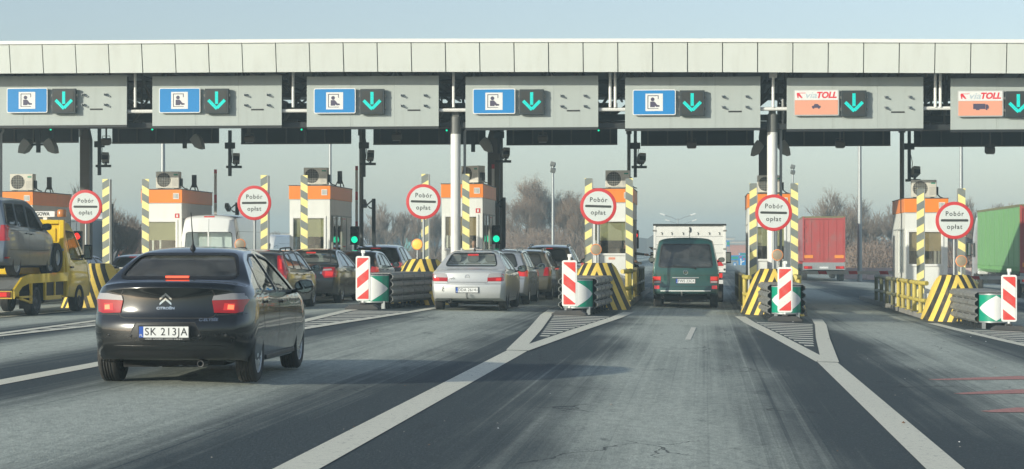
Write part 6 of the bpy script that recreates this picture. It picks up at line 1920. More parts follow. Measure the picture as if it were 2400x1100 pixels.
    for e, md in ((-1, 'left'), (1, 'right')):
        h, nr = B.cast(md, 1.25, 1.34)
        mb = MB(); mb.box(h.x + e * .16 - .10, h.x + e * .16 + .10, h.y - .06, h.y + .06, 1.30, 1.68); mb.tube([(h.x - e * .02, h.y, 1.38), (h.x + e * .12, h.y, 1.40)], .05, 6)
        m_ = mb.build('mirror', 'black_plastic', cab, bevel=.03)
        mb = MB(); mb.box(h.x + e * .16 - .08, h.x + e * .16 + .08, h.y - .066, h.y - .061, 1.34, 1.64); mb.build('mirror_face', 'mirror_glass', m_)
        mb = MB(); h, nr = B.cast(md, .3, 1.12); mb.box(h.x - .02, h.x + .03, .22, .42, 1.10, 1.14); mb.build('handle', 'black_plastic', cab)
    mb = MB(); h, nr = B.cast('right', .75, 1.1); mb.box(-.8, .8, .25, 2.0, .42, .48); mb.box(-.7, .7, 1.35, 1.8, .9, 1.25); mb.build('cab_floor', 'interior', cab)
    seats_block(cab, [(.55, .95, (-.5, .5))], 1.9)
    # headboard, spare wheel, light bar
    mb = MB(); mb.box(-.92, .92, 3.98, 4.10, .95, 1.15); mb.box(-.92, -.80, 3.98, 4.10, 1.15, 2.28); mb.box(.80, .92, 3.98, 4.10, 1.15, 2.28); mb.box(-.80, .80, 3.98, 4.10, 2.18, 2.28); mb.box(-.80, .80, 4.06, 4.10, 1.15, 2.18); mb.box(-.7, .7, 4.03, 4.06, 1.75, 2.08)
    mb.build('headboard', 'truck_yellow', t, bevel=.02)
    mb = MB(); mb.box(-.92, .92, 3.965, 3.979, 1.52, 1.58); mb.build('headboard_strip', 'galv', t)
    sw = MB(); sw.lathe([(.20, -.1), (.34, -.1), (.36, -.06), (.36, .06), (.34, .1), (.20, .1)], 'x', (.80, 3.62, 1.36), 28); swo = sw.build('spare_wheel', 'tyre', t, smooth=40)
    sw = MB(); sw.lathe([(.20, .08), (.12, .03), (.1, .07), (0, .075)], 'x', (.80, 3.62, 1.36), 20); sw.build('rim', 'galv', swo, smooth=40)
    mb = MB(); mb.box(-.62, .60, 4.25, 4.40, 2.36, 2.50); mb.box(-.4, -.3, 4.28, 4.36, 2.28, 2.37); mb.box(.3, .4, 4.28, 4.36, 2.28, 2.37); lb = mb.build('light_box', 'sign_white', t)
    mb = MB(); put_text(mb, 'POMOC DROGOWA', .125, -.01, 4.245, 2.43, sx=.82, bold=.002); mb.build('box_lettering', 'sign_black', lb, recalc=False)
    mb = MB(); mb.lathe([(.11, 2.36), (.115, 2.40), (.115, 2.50), (.09, 2.54), (0, 2.545)], 'z', (.76, 4.32, 0), 18); mb.build('beacon', 'lamp_amber_off', t, smooth=40)
    for e in (-1, 1):
        wheel(t, e * .98, 1.75, .345, .22, 'steel', e); wheel(t, e * .98, 5.1, .345, .21, 'steel', e)
        mb = MB(); mb.box(e * .86 - .13, e * .86 + .13, 1.25, 1.28, .18, .62); mb.build('mudflap', 'rubber', t)
        mb = MB(); n_ = 14; vs = []
        for k in range(n_ + 1):
            a = math.pi * k / n_
            for xx in (e * .72, e * 1.0): vs.append((xx, 1.75 + .43 * math.cos(a), .34 + .40 * math.sin(a)))
        mb.add(vs, [(2 * k, 2 * k + 1, 2 * k + 3, 2 * k + 2) for k in range(n_)]); mb.build('mudguard', 'slate', t, smooth=40, recalc=False)
    return t
pm('lamp_amber_off', (.55, .20, .05), .25, coat=.5)
TX, TY = -16.52, 44.9
tow_truck((TX, TY, gz(TX)))
caddy = dict(L=4.0, W=1.79, R=.315, ro=.85, wb=2.42, top_h=1.84, paint='car_grey', rim='10', cat='van', tw=.19,
    top=[(0, 1.72), (.05, 1.77), (.2, 1.80), (1.0, 1.84), (1.9, 1.83), (2.35, 1.70), (2.85, 1.33), (3.1, 1.15), (3.2, 1.10), (3.7, .98), (3.93, .82), (4.0, .6)],
    belt=[(0, 1.12), (1.5, 1.08), (2.9, 1.0), (4.0, .8)], bot=[(0, .34), (.4, .26), (3.4, .24), (4.0, .3)], rear=[(.3, .08), (.42, .0), (.65, .0), (.8, .05), (1.7, .12), (1.9, .14)], front=[(.2, .1), (.5, .0), (.8, .03), (1.1, .1), (1.9, .2)],
    lean=.20, leank=.05, rr=.25, rt=.05, fr=.8, ft=.16, bow=.04, tuck=.04, crown=.04, edge=.03,
    side_windows=[[(1.72, 1.14), (2.72, 1.05), (2.22, 1.55), (1.75, 1.64)], [(.95, 1.16), (1.62, 1.14), (1.62, 1.66), (.98, 1.67)], [(.18, 1.20), (.86, 1.17), (.88, 1.67), (.28, 1.66)]], rear_window=[(-.62, 1.15), (.62, 1.15), (.56, 1.66), (-.56, 1.66)], windscreen=[(-.66, 1.2), (.66, 1.2), (.58, 1.65), (-.58, 1.65)], rw_cut=.3, ws_cut=2.2, glass='glass_dark',
    side_lines=[[(1.67, .3), (1.67, 1.7)], [(2.80, 1.0), (2.70, .35)], [(.9, 1.15), (.88, .8)], [(.3, .62), (3.0, .60)], [(.3, 1.06), (1.6, 1.05)]], handles=[(1.50, 1.0), (1.85, .98)], mirror=(2.55, 1.12), mirror_mat='black_plastic', rows=[(2.0, .65, (-.4, .4))], dash_z=1.02, handle_mat='car_grey',
    tail=[([(.70, .82), (.885, .82), (.885, 1.18), (.74, 1.18)], 'rear', 'lamp_red', .01), ([(.06, .83), (.20, .83), (.19, 1.17), (.1, 1.18)], 'side', 'lamp_red_lit', .012)], brake=None)
caddy['patches'] = [([(.08, .42), (.30, .42), (.30, .46), (.08, .46)], 'right', .01, .01, 'lamp_red', 'reflector')]
cx_, cy_ = -16.54, 44.82
make_car('compact_van', 'dark grey van carried on the bed of the yellow breakdown truck', (cx_, cy_, gz(TX) + .93), caddy, None)

# ------------------------------------------------------------------ lorries
def lorry_wheel(mb, x, y, e, r=.50, wd=.30):
    mb.lathe([(r * .55, x), (r * .9, x + e * .01), (r, x - e * .03), (r, x - e * (wd - .03)), (r * .9, x - e * wd), (r * .5, x - e * wd)], 'x', (0, y, r), 24)
def semi(name, label, loc, rz, paintm, cabm='van_white', curtain=True, tH=3.9, door=None, red_frame=False, L=13.6, group=None, detail=True, roofm='grey_paint'):
    t = thing(name, label, 'lorry', loc, rz, group)
    hw = 1.26
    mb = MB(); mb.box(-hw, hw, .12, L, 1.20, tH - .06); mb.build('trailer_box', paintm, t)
    mb = MB(); mb.box(-hw - .015, hw + .015, .0, L + .02, tH - .06, tH + .04); mb.build('trailer_roof', roofm, t)
    if curtain:
        for e in (-1, 1):
            mb = MB(); x0, x1 = sorted((e * (hw + .002), e * (hw + .02)))
            k = 0.2
            while k < L - .2: mb.box(x0, x1, k, k + .03, 1.22, tH - .10); k += 1.5
            mb.box(x0, x1, .15, L, 1.38, 1.42)
            k = .3
            while k < L - .2: mb.box(x0, x1, k, k + .05, 1.08, 1.40); k += .33
            mb.build('curtain_straps', paintm if e > 0 else paintm, t)
    fr = MB(); fr.box(-hw, -hw + .09, -.02, .12, 1.15, tH); fr.box(hw - .09, hw, -.02, .12, 1.15, tH); fr.box(-hw + .09, hw - .09, -.02, .12, tH - .14, tH - .06); fr.box(-hw + .09, hw - .09, -.02, .12, 1.12, 1.24)
    fr.build('rear_frame', door or paintm, t)
    for e in (-1, 1):
        d = MB(); d.box(min(e * .01, e * (hw - .10)), max(e * .01, e * (hw - .10)), .03, .10, 1.25, tH - .15); do = d.build('rear_door', door or paintm, t)
        b = MB()
        for xx in (e * .25, e * .75): b.tube([(xx, .022, 1.25), (xx, .022, tH - .2)], .014, 6)
        for zz in (1.6, 2.4, 3.2): b.box(e * (hw - .12) - .06, e * (hw - .12) + .06, -.035, .02, zz, zz + .08)
        b.build('lock_bar', door or paintm, do)
        mk = MB(); mk.box(e * .92 - .28, e * .92 + .28, -.006, .03, 1.38, 1.56); mk.build('marker_plate', 'marker_orange', t)
        o = MB(); o.box(e * .95 - .25, e * .95 + .25, -.12, -.02, .74, .90); o = o.build('tail_lamp', 'lamp_red', t)
        q = MB(); q.box(e * 1.05 - .1, e * 1.05 + .1, -.13, -.12, .76, .88); q.build('lamp_zone', 'lamp_red_lit', o)
    bp = MB(); bp.box(-hw, hw, -.10, .0, .68, .95); bp.box(-hw, hw, -.02, .08, .95, 1.12); bp.build('rear_bumper', 'galv', t)
    pl = MB(); pl.box(-.26, .26, -.115, -.10, .76, .87); pl.build('number_plate', 'plate_white', t)
    ch = MB(); ch.box(-.5, .5, .1, L - 1, .85, 1.15); ch.box(-hw, -hw + .05, 4.5, L - 3.5, .55, 1.0); ch.box(hw - .05, hw, 4.5, L - 3.5, .55, 1.0); ch.box(-1.0, 1.0, .4, 4.6, .5, .9); ch.build('chassis', 'dark_steel', t)
    for e in (-1, 1):
        for y in (1.9, 3.2, 4.5, L + .6):
            wm = MB(); lorry_wheel(wm, e * hw, y, e); wm.lathe([(.27, e * (hw - .03)), (.1, e * (hw - .01)), (0, e * (hw))], 'x', (0, y, .5), 16, 1); wm.build('wheel', ['tyre', 'galv'], t, smooth=40)
    # tractor
    y0 = L + .35
    cb = MB()
    pr = [(y0 - .2, .9), (y0 - .2, 3.5), (y0 + .4, 3.75), (y0 + 1.1, 3.45), (y0 + 1.75, 2.7), (y0 + 2.05, 1.5), (y0 + 2.08, .45), (y0 + .2, .45), (y0 + .2, .9)]
    cb.prism(pr, 'yz', -1.22, 1.22); cab = cb.build('cab', cabm, t, bevel=.07)
    gw = MB(); gw.box(-1.226, 1.226, y0 + .75, y0 + 1.55, 1.75, 2.45); gw.build('window', 'sign_black', cab)
    ws = MB(); ws.add([(-1.1, y0 + 2.02, 1.75), (1.1, y0 + 2.02, 1.75), (1.1, y0 + 1.79, 2.68), (-1.1, y0 + 1.79, 2.68)], [(0, 1, 2, 3)]); ws.v = [(v[0], v[1] + .02, v[2]) for v in ws.v]; ws.build('windscreen', 'sign_black', cab)
    gr = MB(); gr.box(-.9, .9, y0 + 2.081, y0 + 2.10, .75, 1.45); gr.build('radiator_grille', 'slate', cab)
    for e in (-1, 1):
        m_ = MB(); m_.box(e * 1.42 - .12, e * 1.42 + .12, y0 + 1.72, y0 + 1.90, 1.80, 2.50); m_.tube([(e * 1.2, y0 + 1.7, 2.4), (e * 1.42, y0 + 1.8, 2.45)], .03, 5); m_.tube([(e * 1.2, y0 + 1.7, 1.9), (e * 1.42, y0 + 1.8, 1.85)], .03, 5); mo = m_.build('mirror', 'black_plastic', cab, bevel=.03)
        m_ = MB(); m_.box(e * 1.42 - .10, e * 1.42 + .10, y0 + 1.71, y0 + 1.718, 1.85, 2.45); m_.build('mirror_face', 'mirror_glass', mo)
        wm = MB(); lorry_wheel(wm, e * 1.22, y0 + 1.1, e); wm.build('wheel', 'tyre', t, smooth=40)
    return t
pm('marker_orange', (.85, .30, .04), .5)
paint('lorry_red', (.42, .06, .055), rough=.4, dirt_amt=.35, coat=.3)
pm('door_red', (.44, .07, .065), .5, var=.1, scale=.5, dirt=(.26, .17, .15), dirt_amt=.8)
pm('curtain_green', (.20, .42, .17), .55, var=.06, scale=.8, dirt=(.2, .38, .2), dirt_amt=.4)
pm('curtain_blue', (.06, .13, .33), .55, var=.06)
pm('curtain_teal', (.10, .36, .36), .55, var=.06)
pm('curtain_grey', (.20, .23, .25), .55, var=.06)
q = gat(1931, 655.5)
q = at(1931, 588, 124)
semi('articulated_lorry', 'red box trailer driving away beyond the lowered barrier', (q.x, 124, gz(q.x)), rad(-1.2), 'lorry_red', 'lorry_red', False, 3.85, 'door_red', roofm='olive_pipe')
semi('articulated_lorry', 'green curtain-sided lorry with white cab behind the rightmost round sign', (13.35 + 1.26, 88.5, gz(14.6)), 0, 'curtain_green', 'van_white', True, 4.0, 'door_red', roofm='olive_pipe')
q = at(2086, 588, 172)
semi('articulated_lorry', 'blue curtain-sided lorry just showing left of the last toll booth', (q.x + 1.3, 156, gz(9)), 0, 'curtain_blue', 'van_white', True, 3.9)
# lorries and vans in the other lanes on the left
q = at(965, 588, 290)
semi('articulated_lorry', 'grey lorry with teal rear doors beyond the people carrier', (q.x, 290, gz(-20)), rad(-12), 'curtain_grey', 'van_white', False, 3.9, 'curtain_teal', L=8, roofm='white_paint')
q = at(200, 588, 98)
semi('articulated_lorry', 'plain grey trailer standing behind the first striped post', (q.x, 94, gz(q.x)), rad(8), 'curtain_grey', 'van_white', False, 3.3, L=8, roofm='white_paint')
q = at(1217, 588, 205)
semi('articulated_lorry', 'white lorry coming towards us behind the queue of silver cars', (q.x + 2.0, 216, gz(q.x)), rad(158), 'curtain_grey', 'van_white', False, 3.9, L=11).scale = (.66,) * 3
q = at(1362, 588, 205)
semi('articulated_lorry', 'white lorry coming towards us between the lamp post and the fifth striped post', (q.x + .9, 216, gz(q.x)), rad(180), 'van_white', 'van_white', False, 3.7, L=11).scale = (.66,) * 3
q = at(868, 588, 300)
semi('articulated_lorry', 'white lorry with grey trailer below the bare trees by the third dark column', (q.x + 3.4, 308, gz(q.x)), rad(150), 'curtain_grey', 'van_white', False, 3.6, L=9)
q = at(674, 588, 120)
make_car('high_roof_van', 'small white van far off between the second sign and the third booth', (q.x, 120, gz(q.x)), spr, None, rad(170), False)

# white box truck being served
def box_truck(loc):
    t = thing('box_truck', 'white box truck being served at the toll booth in front of the green van', 'lorry', loc)
    hw, zb, zt = 1.075, .98, 2.36
    mb = MB(); mb.box(-hw, hw, .05, 3.6, zb, zt); mb.build('box', 'white_paint', t)
    dr = MB()
    for e in (-1, 1):
        d = MB(); d.box(min(e * .012, e * (hw - .06)), max(e * .012, e * (hw - .06)), .0, .05, zb + .06, zt - .07); do = d.build('rear_door', 'white_paint', t)
        ln = MB()
        for zz in (1.25, 1.5, 1.75, 2.0): ln.box(min(e * .02, e * (hw - .07)), max(e * .02, e * (hw - .07)), -.004, 0, zz, zz + .012)
        ln.build('door_ribs', 'grey_paint', do)
        hk = MB()
        for xx in (.22, .56, .86): hk.tube([(e * xx, -.02, 2.12), (e * xx + .03, -.02, 2.12), (e * xx + .03, -.02, 2.05)], .012, 5)
        hk.build('hook', 'mid_steel', do)
        hg = MB()
        for zz in (1.15, 1.6, 2.15): hg.box(e * (hw - .02) - .05, e * (hw - .02) + .05, -.02, .06, zz, zz + .05)
        hg.build('hinge', 'rail_grey', t)
    ed = MB(); ed.box(-hw - .02, hw + .02, -.02, 3.62, zt - .035, zt + .02); ed.build('roof_edge', 'dark_steel', t)
    fr = MB(); fr.box(-hw - .005, -hw + .06, -.012, .06, zb, zt - .03); fr.box(hw - .06, hw + .005, -.012, .06, zb, zt - .03); fr.box(-hw, hw, -.012, .06, zb - .05, zb + .06); fr.build('rear_frame', 'white_trim', t)
    lk = MB(); lk.tube([(0, -.03, 2.28), (.02, -.03, 2.2), (-.01, -.03, 2.13)], .018, 6); lk.build('door_lock', 'dark_steel', t)
    st = MB()
    for e in (-1, 1): st.add([(e * .70, -.016, 1.30), (e * .90, -.016, 1.30), (e * 1.02, -.016, 1.12), (e * .82, -.016, 1.12), (e * .70, -.01, 1.30), (e * .90, -.01, 1.30), (e * 1.02, -.01, 1.12), (e * .82, -.01, 1.12)], [(0, 1, 2, 3), (4, 7, 6, 5), (0, 4, 5, 1), (1, 5, 6, 2), (2, 6, 7, 3), (3, 7, 4, 0)])
    st.build('warning_stripe', 'sign_red', t)
    ch = MB(); ch.box(-.45, .45, .1, 5.2, .55, .8); ch.box(-.95, .95, .05, .12, .62, .74); ch.box(-.9, .9, .6, 3.2, .8, .97); ch.box(-.95, -.5, 1.9, 3.0, .4, .9); ch.box(.5, .95, 1.9, 3.0, .4, .9); ch.build('chassis', 'dark_steel', t)
    for e in (-1, 1):
        o = MB(); o.box(e * .82 - .16, e * .82 + .16, .0, .05, .76, .90); o.build('tail_lamp', 'lamp_red_lit', t)
        for y in (1.0, 4.5):
            wm = MB(); lorry_wheel(wm, e * (1.0 if y < 2 else .98), y, e, .36, .40 if y < 2 else .22); wm.build('wheel', 'tyre', t, smooth=40)
    pl = MB(); pl.box(.60, 1.0, -.01, .0, .58, .70); pl.build('number_plate', 'plate_white', t)
    cb = MB(); cb.prism([(3.72, .5), (3.72, 2.1), (3.85, 2.2), (4.5, 2.18), (5.1, 1.45), (5.5, 1.2), (5.6, .5)], 'yz', -.98, .98); cab = cb.build('cab', 'van_white', t, bevel=.06)
    gw = MB(); gw.prism([(3.95, 1.35), (4.9, 1.32), (4.45, 1.98), (3.98, 2.0)], 'yz', -.984, .984); gw.build('window', 'sign_black', cab)
    for e in (-1, 1):
        m_ = MB(); m_.box(e * 1.20 - .10, e * 1.20 + .10, 4.72, 4.86, 1.17, 1.53); m_.tube([(e * .97, 4.8, 1.34), (e * 1.12, 4.8, 1.34)], .035, 5); mo = m_.build('mirror', 'black_plastic', cab, bevel=.03)
        m_ = MB(); m_.box(e * 1.20 - .08, e * 1.20 + .08, 4.708, 4.714, 1.21, 1.50); m_.build('mirror_face', 'mirror_glass', mo)
    return t
BTX = -.43
box_truck((BTX, 61.7, gz(BTX)))
# driver of the box truck reaching back, attendant reaching out, other attendants
a_ = at(1530, 583, 66.0)
sl = Vector((BTX - .55, 66.0, gz(BTX) + 1.05))
hd_ = a_ - sl
person('box truck driver with one hand out of the left cab window', sl, 0, 'jacket_dark', arm_l=[(-.20, .01, .53), (-.42, -.02, .38), (hd_.x + .02, -.12, hd_.z - .03)], turn=rad(30))
zb_ = gz(XI[4]) + .15
at_seat = Vector((BX[4] + .30, 63.95, zb_ + .80))
h_ = at(1519, 597, 63.9) - at_seat
# the attendant faces the lane (+x): local y = world x
person('toll attendant in dark sleeves reaching out of the booth window to the lane', at_seat, rad(-90), 'jacket_dark', arm_l=[(-.20, .01, .53), (-.14, .30, .47), (.0, h_.x - .09, h_.z)], turn=0)
person('toll attendant in dark clothes sitting behind the front window of the half-hidden booth', (BX[3] + .22, YBO + 1.2, gz(XI[3]) + .15 + .70), rad(200), 'jacket_dark')
# ================================================================== grit and scraps on the road
pm('bark_chip', (.22, .12, .06), .9)
rn = random.Random(9)
mb = MB()
for _ in range(420):
    k = rn.randrange(1, 7)
    x = XI[k] + rn.gauss(0, .9) * (1 if rn.random() < .7 else 2.5); y = rn.uniform(11, 50)
    s_ = rn.uniform(.004, .011) * (2.2 if rn.random() < .05 else 1)
    a = rn.uniform(0, 6.28); z = gz(x) + .014
    p = [(x + s_ * rn.uniform(.6, 1.4) * math.cos(a + q * 1.257), y + s_ * rn.uniform(.6, 1.4) * math.sin(a + q * 1.257), z + rn.uniform(0, .004)) for q in range(5)]
    p.append((x, y, z + s_ * .8))
    mb.add(p, [(q, (q + 1) % 5, 5) for q in range(5)], rn.choice((0, 0, 0, 0, 1, 2)))
o = mb.build('grit', ['conc', 'sign_white', 'bark_chip'], None, recalc=False)
tag(o, 'small stones and scraps scattered over the asphalt', None, None, 'stuff')
# ================================================================== beyond the plaza
def lamp_post(px, Y, ytop, r, label, heads=0, grp='tall lamp posts beyond the plaza'):
    q = at(px, ytop, Y); zg = gz(q.x) - .05
    t = thing('lamp_post', label, 'lamp post', (q.x, Y, zg), 0, grp)
    h = q.z - zg
    mb = MB(); mb.tube([(0, 0, 0), (0, 0, h * .5), (0, 0, h)], [r * 1.25, r, r * .7], 10); mb.box(-r * 2, r * 2, -r * 2, r * 2, 0, .06); mb.build('pole', 'galv', t, smooth=40)
    if heads == 2:
        for k, dz in ((0, 0.0), (1, -.38)):
            mb = MB(); mb.box(-.16, .16, -.18, .14, h + dz - .12, h + dz + .14, rot=Matrix.Rotation(rad(25 if k else -20), 3, 'X') @ Matrix.Rotation(rad(15), 3, 'Y')); mb.build('lamp_head', 'mid_steel', t, bevel=.04)
    elif heads == 3:
        for e in (-1, 1):
            mb = MB(); mb.tube([(0, 0, h - .3), (e * 1.0, 0, h + .15), (e * 2.1, 0, h + .5)], .07, 6); mb.build('arm', 'galv', t, smooth=40)
            mb = MB(); mb.box(min(e * 2.0, e * 2.9), max(e * 2.0, e * 2.9), -.22, .22, h + .52, h + .74, rot=Matrix.Rotation(rad(-16 * e), 3, 'Y')); mb.build('lamp_head', 'white_paint', t, bevel=.05)
    elif heads == 1:
        mb = MB(); mb.box(-.25, .25, -1.2, .1, h, h + .14); mb.build('lamp_head', 'galv', t, bevel=.03)
    return t
lamp_post(382, 96, 150, .11, 'tall grey lamp post above the air conditioner of the second booth', 1)
lamp_post(774, 108, 150, .08, 'thin tall lamp post above the third booth')
lamp_post(1296, 130, 386, .09, 'grey lamp post with two floodlights in front of the brown trees', 2)
lamp_post(1858, 150, 392, .08, 'distant post with two floodlights beside the second white column', 2)
lamp_post(2015, 128, 150, .12, 'tall grey lamp post right of the red trailer', 1)
lamp_post(2253, 118, 150, .10, 'tall grey lamp post behind the last striped post', 1)
lamp_post(1589, 330, 512, .10, 'nearest double-arm street lamp above the white box truck', 3, 'double-arm street lamps down the road')
lamp_post(1596, 375, 525, .10, 'middle double-arm street lamp above the white box truck', 3, 'double-arm street lamps down the road')
lamp_post(1603, 420, 534, .10, 'farthest double-arm street lamp above the white box truck', 3, 'double-arm street lamps down the road')

# ------------------------------------------------------------------ trees
pm('bark', (.17, .14, .115), .9, var=.25, scale=2)
pm('thicket_stem', (.25, .19, .155), .9, var=.25, scale=2)
pm('twig', (.22, .175, .145), .9, var=.25, scale=2)
def leafmat(name, a, b):
    m, n, p = newmat(name)
    g = N(n, 'ShaderNodeNewGeometry')
    c = mixc(n, g.outputs['Random Per Island'], a, b)
    n.links.new(c, p.inputs['Base Color']); p.inputs['Roughness'].default_value = .8
    M[name] = m
leafmat('leaf_brown', (.20, .12, .07), (.38, .23, .12))
leafmat('leaf_dry', (.24, .17, .11), (.42, .30, .18))
def tree_mesh(seed, H, spread, leaves, depth=6, leafm='leaf_brown', trunk=.2, upright=.3, low=.25):
    rn = random.Random(seed)
    big, tw, lf = MB(), MB(), MB()
    tips = []
    def grow(p, d, ln, r, lev):
        pts = [p]; q = p; v = d.copy()
        ns = 3 if lev < 3 else 2
        for k in range(ns):
            v = (v + Vector((rn.uniform(-.22, .22), rn.uniform(-.22, .22), rn.uniform(-.06, .16)))).normalized()
            q = q + v * ln / ns
            pts.append(q)
        rs = [r * (1 - .45 * k / ns) for k in range(ns + 1)]
        if lev <= 2: big.tube(pts, rs, 6, 0, False)
        else: tw.tube(pts, rs, 3, 0, False)
        if lev >= depth - 1:
            tips.append((pts[-1], v)); tips.append((pts[-2], v))
        if lev >= depth: return
        nb = (rn.randint(4, 5) if lev == 0 else rn.randint(3, 4))
        for k in range(nb):
            u = rn.uniform(.45, 1.0) if lev else rn.uniform(.35, 1.0)
            i = min(ns - 1, int(u * ns)); f = u * ns - i
            o = pts[i].lerp(pts[i + 1], f)
            a = rn.uniform(0, 6.283); tl = rn.uniform(.45, .95) * spread
            side = Vector((math.cos(a), math.sin(a), 0))
            nd = (v * (1 - .25 * tl) + side * tl + Vector((0, 0, upright))).normalized()
            if nd.z < -.2: nd.z = -.2
            grow(o, nd, ln * rn.uniform(.60, .80), max(.016, r * rn.uniform(.42, .58)), lev + 1)
        grow(pts[-1], (v + Vector((rn.uniform(-.2, .2), rn.uniform(-.2, .2), .1))).normalized(), ln * .74, max(.016, r * .55), lev + 1)
    grow(Vector((0, 0, 0)), Vector((0, 0, 1)), H * .30, trunk, 0)
    top = max(p.z for p, _ in tips)
    sc = H / top
    for mb in (big, tw): mb.v = [tuple(Vector(v) * sc) for v in mb.v]
    for p, v in tips:
        p = p * sc
        nl = leaves if isinstance(leaves, int) else (1 if rn.random() < leaves else 0)
        for _ in range(nl):
            c = p + Vector((rn.gauss(0, .22), rn.gauss(0, .22), rn.gauss(0, .22)))
            a = Vector((rn.uniform(-1, 1), rn.uniform(-1, 1), rn.uniform(-1, 1))).normalized() * rn.uniform(.025, .055)
            b = a.orthogonal().normalized() * rn.uniform(.025, .05)
            lf.add([c - a, c + b, c + a, c - b], [(0, 1, 2, 3)])
    return big, tw, lf, leafm
TREES = []
for args in ((11, 10.5, .95, 3, 5, 'leaf_brown', .24), (12, 9.5, 1.0, 3, 5, 'leaf_brown', .22), (13, 9.0, .8, .35, 5, 'leaf_dry', .17, .4), (14, 8.5, .85, .25, 5, 'leaf_dry', .16, .4), (15, 10., .95, .8, 5, 'leaf_dry', .25, .25)):
    big, tw, lf, lm = tree_mesh(*args)
    t = thing('tree', 'seed', 'tree')
    big.build('trunk', 'bark', t, smooth=50, recalc=False)
    cr = tw.build('crown', 'twig', t, recalc=False)
    if lf.f: lf.build('leaves', lm, cr, recalc=False)
    TREES.append(t)
used = set()
def tree(px, Y, k, H, label, grp='winter trees beyond the plaza', rz=None):
    q = at(px, 588, Y)
    o = TREES[k]
    base = (10.5, 9.5, 9.0, 8.5, 10.)[k]
    if k in used: o = dup(o, (q.x, Y, gz(q.x) - .1), None, label, grp)
    else:
        used.add(k); o.location = (q.x, Y, gz(q.x) - .1); o['label'] = label; o['group'] = grp
    o.rotation_euler = (0, 0, (px * 1.37 + Y) % 6.28 if rz is None else rz)
    o.scale = (H / base,) * 3
    return o
tl = [
 (1252, 205, 0, 9.4, 'tall brown-leaved tree behind the lamp post with two floodlights'),
 (1222, 200, 1, 6.9, 'smaller brown-leaved tree at the edge of the clump beside the thick dark column'),
 (1300, 206, 1, 7.8, 'brown-leaved tree right of the lamp post with two floodlights'),
 (1345, 190, 0, 6.8, 'dark brown-leaved tree just left of the fourth round sign'),
 (1375, 185, 1, 6.6, 'brown-leaved tree right behind the fourth round sign'),
 (905, 190, 2, 6.6, 'bare tree right of the third dark column'),
 (880, 205, 3, 5.6, 'low bare tree close to the third dark column'),
 (945, 196, 3, 5.8, 'bare tree left of the third round sign'),
 (985, 200, 2, 6.3, 'bare tree behind the third round sign'),
 (1020, 190, 3, 5.6, 'bare tree between the third round sign and the fourth booth'),
 (178, 105, 2, 5.6, 'bare tree behind the first round sign'),
 (262, 100, 4, 4.6, 'thinly leaved tree behind the first pair of striped posts'),
 (310, 112, 3, 3.9, 'low bare tree left of the second booth'),
 (12, 110, 3, 5.4, 'bare tree at the left edge above the grey van'),
 (648, 150, 3, 3.4, 'low bare tree between the second round sign and the third booth'),
 (1978, 175, 4, 7.6, 'tall thinly leaved tree above the right end of the red trailer'),
 (2035, 185, 4, 7.4, 'tall thinly leaved tree just right of the tallest lamp post'),
 (1935, 190, 2, 5.6, 'low bare tree above the red trailer'),
 (2085, 190, 2, 6.7, 'bare tree left of the last booth'),
 (2120, 182, 3, 6.2, 'bare tree behind the last dark column'),
 (2290, 165, 2, 6.8, 'bare tree above the green lorry'),
 (2335, 170, 3, 6.5, 'bare tree over the middle of the green lorry'),
 (2380, 160, 4, 6.3, 'leafy winter tree over the rear of the green lorry'),
 (2425, 165, 1, 6.4, 'brown tree at the right edge'),
 (2235, 175, 3, 6.6, 'bare tree behind the last round sign'),
]
for a in tl: tree(*a)
# brambles and young growth under the trees: far too many stems to count
rn = random.Random(77)
def thicket(name, spans, n, hmin, hmax, seed, where):
    rn = random.Random(seed)
    mb = MB(); lf = MB()
    for _ in range(n):
        px0, px1, Y0, Y1 = spans[rn.randrange(len(spans))]
        q = at(rn.uniform(px0, px1), 588, rn.uniform(Y0, Y1))
        z = gz(q.x) - .1; h = rn.uniform(hmin, hmax)
        p = Vector((q.x, q.y, z))
        d = Vector((rn.uniform(-.35, .35), rn.uniform(-.35, .35), 1))
        m_ = p + d * h * .55; e = m_ + (d + Vector((rn.uniform(-.5, .5), rn.uniform(-.5, .5), 0))) * h * .45
        mb.tube([p, m_, e], [.028, .018, .008], 3, 0, False)
        for _k in range(6):
            b = m_.lerp(e, rn.random()) if _k % 2 else p.lerp(m_, rn.uniform(.3, 1))
            f = b + Vector((rn.uniform(-1, 1), rn.uniform(-1, 1), rn.uniform(.1, .9))) * rn.uniform(.4, 1.0)
            mb.tube([b, f], [.012, .006], 3, 0, False)
            for _j in range(2):
                c = b.lerp(f, rn.random()); a = Vector((rn.uniform(-1, 1), rn.uniform(-1, 1), rn.uniform(-1, 1))) * .06; bb = a.orthogonal().normalized() * .05
                lf.add([c - a, c + bb, c + a, c - bb], [(0, 1, 2, 3)])
    o = mb.build(name, 'thicket_stem', None, recalc=False); tag(o, None, None, None, 'stuff')
    o['label'] = 'brown winter thicket under the far trees ' + where
    l_ = lf.build('leaves', 'leaf_brown', o, recalc=False)
    return o
thicket('thicket', [(1170, 1420, 185, 215), (1170, 1420, 200, 240)], 3600, 1.6, 3.9, 1, 'behind the silver cars')
thicket('thicket', [(1985, 2180, 160, 215), (2180, 2460, 150, 200)], 3800, 1.2, 3.0, 2, 'behind the red and green lorries')
thicket('thicket', [(845, 1060, 190, 230), ], 900, 1.0, 2.2, 3, 'behind the booths on the left')
